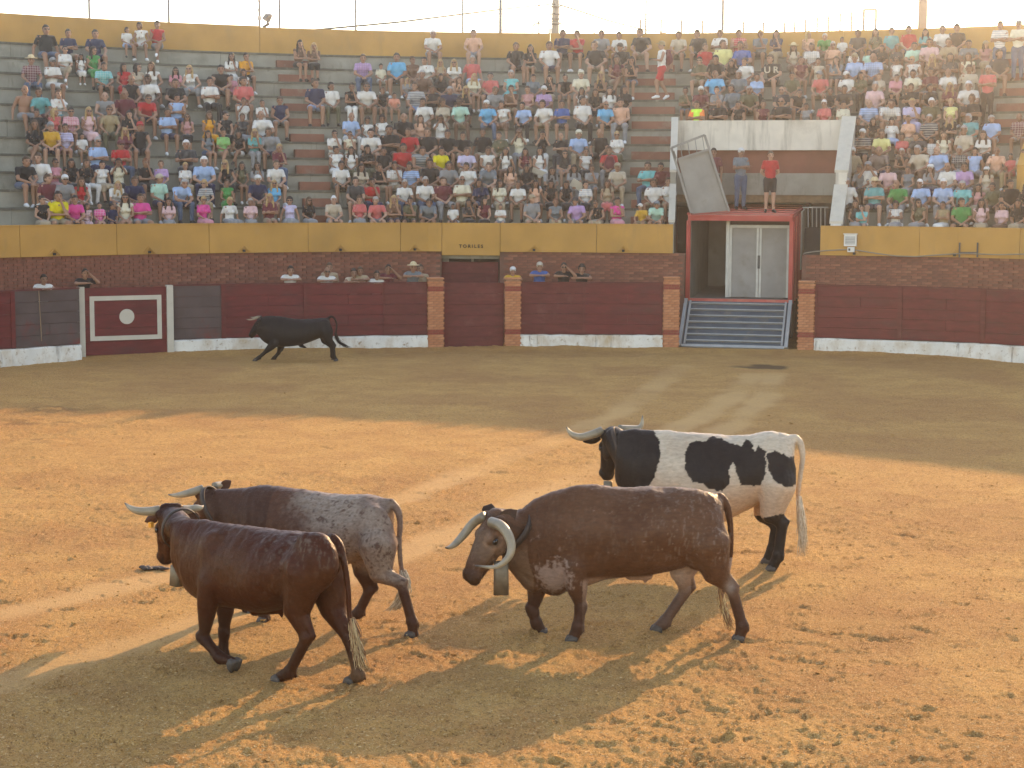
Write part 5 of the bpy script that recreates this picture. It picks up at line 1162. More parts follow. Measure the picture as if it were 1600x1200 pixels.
V = Vector
def pose_joints(name, f):
    """joint positions; seated poses have their origin on the front edge of the bench, standing ones between the feet; facing -Y"""
    sw = .145 if f else .168; kx = .085 if f else .15
    J = dict(pelvis=V((0, .13, .10)), waist=V((0, .135, .27)), chest=V((0, .10, .42)), neck=V((0, .07, .575)), head=V((0, .035, .715)), hip=V((.088, .10, .085)), kn=V((kx, -.31, .075)), an=V((kx * .95, -.29, -.355)), toe=V((kx * 1.15, -.43, -.405)), sh=V((sw, .09, .525)), yaw=0.0)
    J['el'] = [V((sw + .045, .05, .28)), V((-sw - .045, .05, .28))]; J['wr'] = [V((.06, -.15, .175)), V((-.06, -.15, .175))]; J['knB'] = None
    if name == 'rest':
        J.update(waist=V((0, .10, .26)), chest=V((0, .025, .40)), neck=V((0, -.03, .54)), head=V((0, -.085, .665))); J['sh'] = V((sw, .0, .49)); J['el'] = [V((sw + .05, -.10, .25)), V((-sw - .05, -.10, .25))]; J['wr'] = [V((.045, -.30, .155)), V((-.045, -.30, .155))]
    if name == 'cross': J['el'] = [V((sw + .05, .01, .30)), V((-sw - .05, .01, .30))]; J['wr'] = [V((-.10, -.075, .325)), V((.10, -.09, .355))]
    if name == 'knees': J['el'] = [V((sw + .07, -.02, .29)), V((-sw - .07, -.02, .29))]; J['wr'] = [V((kx, -.25, .17)), V((-kx, -.25, .17))]
    if name == 'face': J.update(chest=V((0, .06, .41)), neck=V((0, .015, .56)), head=V((0, -.03, .695))); J['sh'] = V((sw, .04, .51)); J['el'] = [V((.14, -.16, .27)), V((-.17, -.05, .27))]; J['wr'] = [V((.035, -.135, .585)), V((.07, -.15, .27))]
    if name == 'photo': J['el'] = [V((.2, -.09, .42)), V((-.2, -.09, .42))]; J['wr'] = [V((.06, -.18, .66)), V((-.06, -.18, .66))]
    if name == 'legx':
        J['kn2'] = [V((-.02, -.33, .15)), V((-.10, -.29, .06))]; J['an2'] = [V((-.16, -.44, -.17)), V((-.09, -.28, -.36))]; J['toe2'] = [V((-.20, -.56, -.24)), V((-.12, -.42, -.405))]; J['wr'] = [V((.0, -.22, .20)), V((-.05, -.2, .20))]
    if name == 'aside': J['yaw'] = .7; J['wr'] = [V((.08, -.2, .16)), V((-.05, -.14, .18))]
    if name == 'hunch': J.update(waist=V((0, .09, .25)), chest=V((.02, -.02, .37)), neck=V((.03, -.10, .49)), head=V((.03, -.17, .59))); J['sh'] = V((sw, -.05, .455)); J['el'] = [V((sw + .03, -.20, .20)), V((-sw - .03, -.20, .20))]; J['wr'] = [V((.03, -.34, .10)), V((-.05, -.36, .16))]
    if name == 'back': J['el'] = [V((sw + .10, .16, .27)), V((-sw - .10, .16, .27))]; J['wr'] = [V((sw + .13, .10, .03)), V((-sw - .13, .10, .03))]; J['kn2'] = [V((.20, -.31, .075)), V((-.12, -.30, .08))]; J['an2'] = [V((.16, -.25, -.355)), V((-.08, -.34, -.35))]; J['toe2'] = [V((.2, -.39, -.405)), V((-.1, -.48, -.40))]
    if name == 'oneside': J.update(chest=V((-.03, .05, .41)), neck=V((-.05, .01, .56)), head=V((-.06, -.03, .695)), yaw=-.5); J['sh'] = V((sw, .05, .51)); J['el'] = [V((.22, -.10, .27)), V((-.26, -.10, .24))]; J['wr'] = [V((.06, -.26, .17)), V((-.18, -.28, .14))]; J['kn2'] = [V((.10, -.32, .075)), V((-.21, -.30, .075))]; J['an2'] = [V((.12, -.36, -.35)), V((-.20, -.24, -.355))]; J['toe2'] = [V((.15, -.5, -.40)), V((-.26, -.38, -.405))]
    if name.startswith('stand') or name in ('lean', 'leanface', 'walk'):
        J.update(pelvis=V((0, 0, .93)), waist=V((0, .0, 1.10)), chest=V((0, -.005, 1.26)), neck=V((0, 0, 1.43)), head=V((0, -.02, 1.575)), hip=V((.09, 0, .90)), kn=V((.10, -.015, .49)), an=V((.105, .02, .085)), toe=V((.14, -.13, .035)), sh=V((sw, 0, 1.385)))
        J['el'] = [V((sw + .06, .03, 1.10)), V((-sw - .06, .03, 1.10))]; J['wr'] = [V((sw + .05, -.06, .86)), V((-sw - .05, -.06, .86))]
        if name == 'standcross': J['el'] = [V((sw + .05, -.06, 1.14)), V((-sw - .05, -.06, 1.14))]; J['wr'] = [V((-.10, -.17, 1.17)), V((.10, -.18, 1.20))]
        if name == 'standback': J['el'] = [V((sw + .07, .08, 1.12)), V((-sw - .07, .08, 1.12))]; J['wr'] = [V((.05, .15, .95)), V((-.05, .15, .95))]
        if name in ('lean', 'leanface'):
            J.update(chest=V((0, -.07, 1.23)), neck=V((0, -.13, 1.375)), head=V((0, -.19, 1.50)), waist=V((0, -.02, 1.09))); J['sh'] = V((sw, -.10, 1.33)); J['el'] = [V((sw + .07, -.20, 1.275)), V((-sw - .07, -.20, 1.275))]; J['wr'] = [V((.02, -.33, 1.285)), V((-.02, -.36, 1.285))]
            if name == 'leanface': J['el'][0] = V((.30, -.26, 1.29)); J['wr'][0] = V((.09, -.28, 1.50))
        if name == 'walk':
            J['kn2'] = [V((.09, -.20, .50)), V((-.09, .02, .49))]; J['an2'] = [V((.09, -.15, .12)), V((-.09, .22, .15))]; J['toe2'] = [V((.09, -.3, .06)), V((-.09, .12, .05))]; J['el'] = [V((sw + .04, -.10, 1.13)), V((-sw - .04, .10, 1.13))]; J['wr'] = [V((.1, -.24, 1.15)), V((-.2, .05, .90))]
    if 'kn2' not in J:
        mir = lambda v: V((-v.x, v.y, v.z)); J['kn2'] = [J['kn'], mir(J['kn'])]; J['an2'] = [J['an'], mir(J['an'])]; J['toe2'] = [J['toe'], mir(J['toe'])]
    return J
def spine_rot(a, b):
    return (b - a).to_track_quat('Z', 'Y').to_matrix()
def torso(mb, J, f, g=0.0, k=1.0):
    P, Wt, Ch = J['pelvis'], J['waist'], J['chest']; r1 = V((0, 0, 1)).rotation_difference((Wt - P).normalized()).to_matrix(); r2 = V((0, 0, 1)).rotation_difference((Ch - Wt).normalized()).to_matrix()
    mb.ell(P, ((.165 if f else .152) + g, .118 + g, .13 + g), r1); mb.ell(Wt, ((.125 if f else .15) + g, (.095 if f else .112) + g, .15 + g), r1); mb.ell(Ch, ((.128 if f else .150) + g, (.10 if f else .113) + g, .185 + g), r2)
    if f:
        for s in (-1, 1): mb.ell(Ch + r2 @ V((s * .065, -.085, -.01)), (.062 + g * .6, .06 + g * .6, .062 + g * .6), r2)
    s = J['sh']; mb.cone(V((s.x * .93, s.y, s.z)), .058 + g, V((-s.x * .93, s.y, s.z)), .058 + g, 12)
def make_body(pose, f):
    J = pose_joints(pose, f); mb = MB(); torso(mb, J, f); k = .88 if f else 1.0
    mb.cone(V((0, J['sh'].y, J['sh'].z)), .06, J['neck'], .054 * (k + .04)); mb.cone(J['neck'], .053, J['head'] + V((0, .02, -.03)), .055)
    R3 = Matrix.Rotation(J['yaw'], 3, 'Z'); h = J['head']; Hh = lambda x, y, z: h + R3 @ V((x, y, z))
    mb.ell(h + R3 @ V((0, .008, .018)), (.076, .094, .105), R3); mb.ell(Hh(0, -.025, -.05), (.056, .062, .062), R3); mb.ell(Hh(0, -.065, -.085), (.028, .025, .022), R3)
    mb.cone(Hh(0, -.083, .012), .012, Hh(0, -.106, -.026), .017, 8)
    for s in (-1, 1): mb.ell(Hh(s * .078, .012, -.008), (.014, .024, .034), R3); mb.ell(Hh(s * .034, -.077, .03), (.024, .015, .009), R3)
    for i, s in enumerate((1, -1)):
        sh = V((s * J['sh'].x, J['sh'].y, J['sh'].z)); el, wr = J['el'][i], J['wr'][i]
        mb.cone(sh, .052 * k, el, .040 * k); mb.cone(el, .040 * k, wr, .027 * k)
        d = (wr - el).normalized(); side = d.cross(V((0, 0, 1))); side = side.normalized() if side.length > .1 else V((1, 0, 0)); pn = side.cross(d)
        pc = wr + d * .05; mb.ell(pc, (.038, .05, .016), Matrix((side, d, pn)).transposed())
        for q, (o_, L_) in enumerate(((-.028, .062), (-.009, .072), (.010, .068), (.027, .052))):
            a = pc + side * o_ + d * .038; b_ = a + d * L_ * .55 - pn * .006; c_ = b_ + d * L_ * .38 - pn * .022; mb.cone(a, .0095, b_, .009, 6); mb.cone(b_, .009, c_, .008, 6)
        mb.cone(pc - side * s * .03 - d * .02, .011, pc - side * s * .055 + d * .035 - pn * .01, .009, 6)
        hip = V((s * J['hip'].x, J['hip'].y, J['hip'].z)); kn, an, toe = J['kn2'][i], J['an2'][i], J['toe2'][i]
        mb.cone(hip, .088, kn, .060 * (k + .03)); mb.cone(kn, .058 * (k + .03), kn + (an - kn) * .35 + V((0, .012, 0)), .056 * k); mb.cone(kn + (an - kn) * .35 + V((0, .012, 0)), .056 * k, an, .037); mb.cone(an, .038, an + (toe - an) * .5, .034); mb.cone(an + V((0, .02, -.02)), .034, toe, .03)
    me = remesh(mb, 'person_' + pose, .0135, 2); v = verts(me); q = (v - np.array(h)) @ np.array(R3.to_4x4().to_3x3())
    x, y, z = q[:, 0], q[:, 1], q[:, 2]; fr = y < -.045
    eye = np.exp(-((np.abs(x) - .033) / .014) ** 2 - ((z - .012) / .009) ** 2) * fr; brow = np.exp(-((np.abs(x) - .035) / .02) ** 2 - ((z - .036) / .006) ** 2) * fr * .8
    lip = np.exp(-(x / .024) ** 2 - ((z + .058) / .009) ** 2) * (y < -.06); col = np.zeros((len(v), 3)); col[:, 0] = np.clip(eye + brow, 0, .95); col[:, 1] = np.clip(lip, 0, .9); set_col(me, col); me.materials.append(SKIN[0]); return me, J
BODY, GAR = {}, {}
def body(pose, f):
    if (pose, f) not in BODY: BODY[(pose, f)] = make_body(pose, f)
    return BODY[(pose, f)]
LEGKEY = lambda pose: pose if pose in ('legx', 'walk') else ('stand' if (pose.startswith('stand') or pose.startswith('lean')) else 'sit')
def garment(kind, pose, f):
    J = body(pose, f)[1]; key = (kind, pose, f)
    if key in GAR: return GAR[key]
    mb = MB(); kk = .88 if f else 1.0
    if kind in ('tee', 'shirt', 'vest', 'dress', 'longshirt'):
        torso(mb, J, f, .011)
        if kind != 'vest' and kind != 'dress':
            for i, s in enumerate((1, -1)):
                sh = V((s * J['sh'].x, J['sh'].y, J['sh'].z)); el = J['el'][i]; e = sh + (el - sh) * .62; mb.cone(sh, .057, e, .053)
                if kind == 'longshirt': mb.cone(e, .06, el, .055); mb.cone(el, .055, el + (J['wr'][i] - el) * .9, .042)
        mb.ell(J['pelvis'] + V((0, -.0, .02)), (.158, .135, .12))
        if kind == 'shirt' or kind == 'longshirt':
            n_ = J['neck'] + V((0, .0, -.03)); mb.cone(V((.055, n_.y - .03, n_.z)), .022, V((.04, n_.y + .06, n_.z + .02)), .022, 8); mb.cone(V((-.055, n_.y - .03, n_.z)), .022, V((-.04, n_.y + .06, n_.z + .02)), .022, 8)
    if kind in ('shorts', 'trousers', 'skirt', 'dress'):
        mb.ell(J['pelvis'] + V((0, 0, -.01)), (.182, .134, .125))
        for i, s in enumerate((1, -1)):
            hip = V((s * J['hip'].x, J['hip'].y, J['hip'].z)); kn, an = J['kn2'][i], J['an2'][i]
            e = kn if kind != 'shorts' else hip + (kn - hip) * (.72 if not f else .5)
            mb.cone(hip, .106, e, .084 if kind != 'trousers' else .072)
            if kind == 'trousers': mb.cone(kn, .073, an + (kn - an) * .06, .055)
        if kind in ('skirt', 'dress'):
            a, b = J['kn2']; mb.cone(J['pelvis'] + V((0, -.08, 0)), .11, (a + b) / 2 + V((0, 0, .0)), .085)
            if LEGKEY(pose) != 'stand':
                for s in (0, 1): mb.cone(J['kn2'][s], .08, J['kn2'][s] + (J['an2'][s] - J['kn2'][s]) * .25, .08)
    if kind == 'shoes':
        for i in (0, 1):
            an, toe = J['an2'][i], J['toe2'][i]; mb.cone(an + V((0, .03, -.03)), .043, toe + (toe - an).normalized() * .01, .038); mb.cone(an + V((0, .0, -.01)), .043, an + (toe - an) * .5, .043)
    me = remesh(mb, kind, .021, 3)
    if kind in ('tee', 'shirt', 'vest', 'dress', 'longshirt', 'trousers'):
        v = verts(me); n_ = np.array([q.vector[:] for q in me.vertex_normals]) if hasattr(me, 'vertex_normals') else 0; v = v + n_ * ((fbm3(v * np.array([15, 15, 9]), 3) - .5) * .036)[:, None]; me.vertices.foreach_set('co', v.ravel()); me.update()
    me.materials.append(SKIN[0]); GAR[key] = me; return me
# --- heads: hair, hats, glasses (origin at the centre of the head, facing -Y)
def shaped(name, fn, parts, vox=.012):
    mb = MB(); parts(mb); me = remesh(mb, name, vox, 2)
    if fn:
        v = verts(me); v = fn(v); me.vertices.foreach_set('co', v.ravel()); me.update()
    me.materials.append(HM['d']); return me
def face_clear(v):
    x, y, z = v[:, 0], v[:, 1], v[:, 2]; k = sstep(.0, .03, -y - .028 + np.abs(x) * .1) * sstep(.0, .02, .062 - z) * (np.abs(x) < .075); v = v.copy(); v[:, 1] += k * .075; return v
def rough_hair(v, a=.012, f=34): n_ = v / (np.linalg.norm(v, axis=1, keepdims=True) + 1e-6); return v + n_ * ((fbm3(v * f, 5) - .5) * a * 2)[:, None]
HAIR = {
    'short': shaped('hair', lambda v: rough_hair(face_clear(v)), lambda m: (m.ell((0, .014, .034), (.086, .100, .104)), m.ell((0, .05, -.02), (.075, .06, .07)))),
    'curly': shaped('hair', lambda v: rough_hair(face_clear(v), .022, 40), lambda m: (m.ell((0, .018, .045), (.098, .108, .108)), m.ell((0, .05, -.01), (.092, .07, .09)))),
    'long': shaped('hair', lambda v: rough_hair(face_clear(v), .012, 22), lambda m: (m.ell((0, .016, .034), (.09, .104, .106)), m.cone((0, .065, 0), .075, (0, .075, -.24), .06), m.cone((.075, .02, .0), .032, (.095, -.02, -.24), .030), m.cone((-.075, .02, .0), .032, (-.095, -.01, -.22), .030), m.cone((.06, .05, -.1), .05, (-.06, .05, -.1), .05))),
    'bun': shaped('hair', lambda v: rough_hair(face_clear(v), .006), lambda m: (m.ell((0, .014, .034), (.083, .098, .102)), m.ell((0, .06, -.01), (.06, .05, .06)), m.ell((0, .09, .10), (.036, .036, .034)))),
    'bald': shaped('hair', lambda v: rough_hair(v, .006), lambda m: (m.cone((.076, .02, .0), .018, (.06, .075, .0), .022), m.cone((-.076, .02, .0), .018, (-.06, .075, .0), .022), m.cone((.06, .075, -.005), .024, (-.06, .075, -.005), .024))),
    'cap': shaped('cap', None, lambda m: (m.ell((0, .012, .052), (.092, .106, .090)), m.ell((0, -.115, .060), (.07, .06, .010)), m.ell((0, -.08, .058), (.078, .06, .012)))),
    'hat': shaped('hat', None, lambda m: (m.ell((0, .01, .095), (.088, .1, .07)), m.ell((0, .01, .065), (.19, .205, .013)))),
    'glasses': shaped('sunglasses', None, lambda m: (m.ell((.034, -.092, .012), (.030, .012, .019)), m.ell((-.034, -.092, .012), (.030, .012, .019)), m.cone((.06, -.08, .018), .007, (.08, .0, .012), .006, 6), m.cone((-.06, -.08, .018), .007, (-.08, 0, .012), .006, 6), m.cone((.03, -.095, .018), .007, (-.03, -.095, .018), .007, 6)), .008),
}
def slot(o, m): o.material_slots[0].link = 'OBJECT'; o.material_slots[0].material = m
GARNAME = dict(t=('tee', 'tee'), p=('shirt', 'shirt'), v=('vest', 'sleeveless top'), d=('dress', 'dress'), l=('longshirt', 'long sleeved shirt'), n=(None, 'bare chest'))
BOTNAME = dict(s=('shorts', 'shorts'), j=('trousers', 'trousers'), k=('skirt', 'skirt'))
CAPWORD = {}
def person(spec, loc, rz, scale, group, pose, label=None, tilt=0):
    """spec: sex, top colour, top kind, bottom colour, bottom kind, hair code, glasses, skin"""
    f = spec['sex'] in 'wg'; me, J = body(pose, f); o = obj('person', me); slot(o, SKIN[spec['skin']]); o.location = loc; o.rotation_euler = (0, 0, rz); o.scale = (scale,) * 3
    tag(o, label or 'x', 'person', group); parts = [o]
    def add(nm, mesh, m, at_=None, yaw=0):
        c = obj(nm, mesh, o); slot(c, m); parts.append(c)
        if at_ is not None: c.location = at_; c.rotation_euler = (0, 0, yaw)
        return c
    k, nm = GARNAME[spec['tk']]
    if k: add('dress' if k == 'dress' else nm.split()[-1], garment(k, pose, f), cloth(spec['tc']))
    if spec['bk'] and k != 'dress': b, bn = BOTNAME[spec['bk']]; add(bn, garment(b, pose, f), cloth(spec['bc']))
    if pose[:4] != 'lean': add('shoes', garment('shoes', pose, f), M['shoe_w' if spec['shoe'] else 'shoe_d'])
    h = spec['hair']; hp = J['head']; yw = J['yaw']
    if h[0] == 'C': add('cap', HAIR['cap'], cloth(h[1:]), hp, yw); add('hair', HAIR['bald' if not f else 'long'], HM['b'], hp, yw)
    elif h[0] == 'S': add('hat', HAIR['hat'], M['straw'], hp, yw); add('hair', HAIR['long' if f else 'bald'], HM['b'], hp, yw)
    else:
        st = dict(s='short', c='curly', l='long', n='bun', k='bald')[h[1]]; add('hair', HAIR[st], HM[h[0]], hp, yw)
    if spec['g']: add('sunglasses', HAIR['glasses'], M['shades'], hp, yw)
    return o, parts
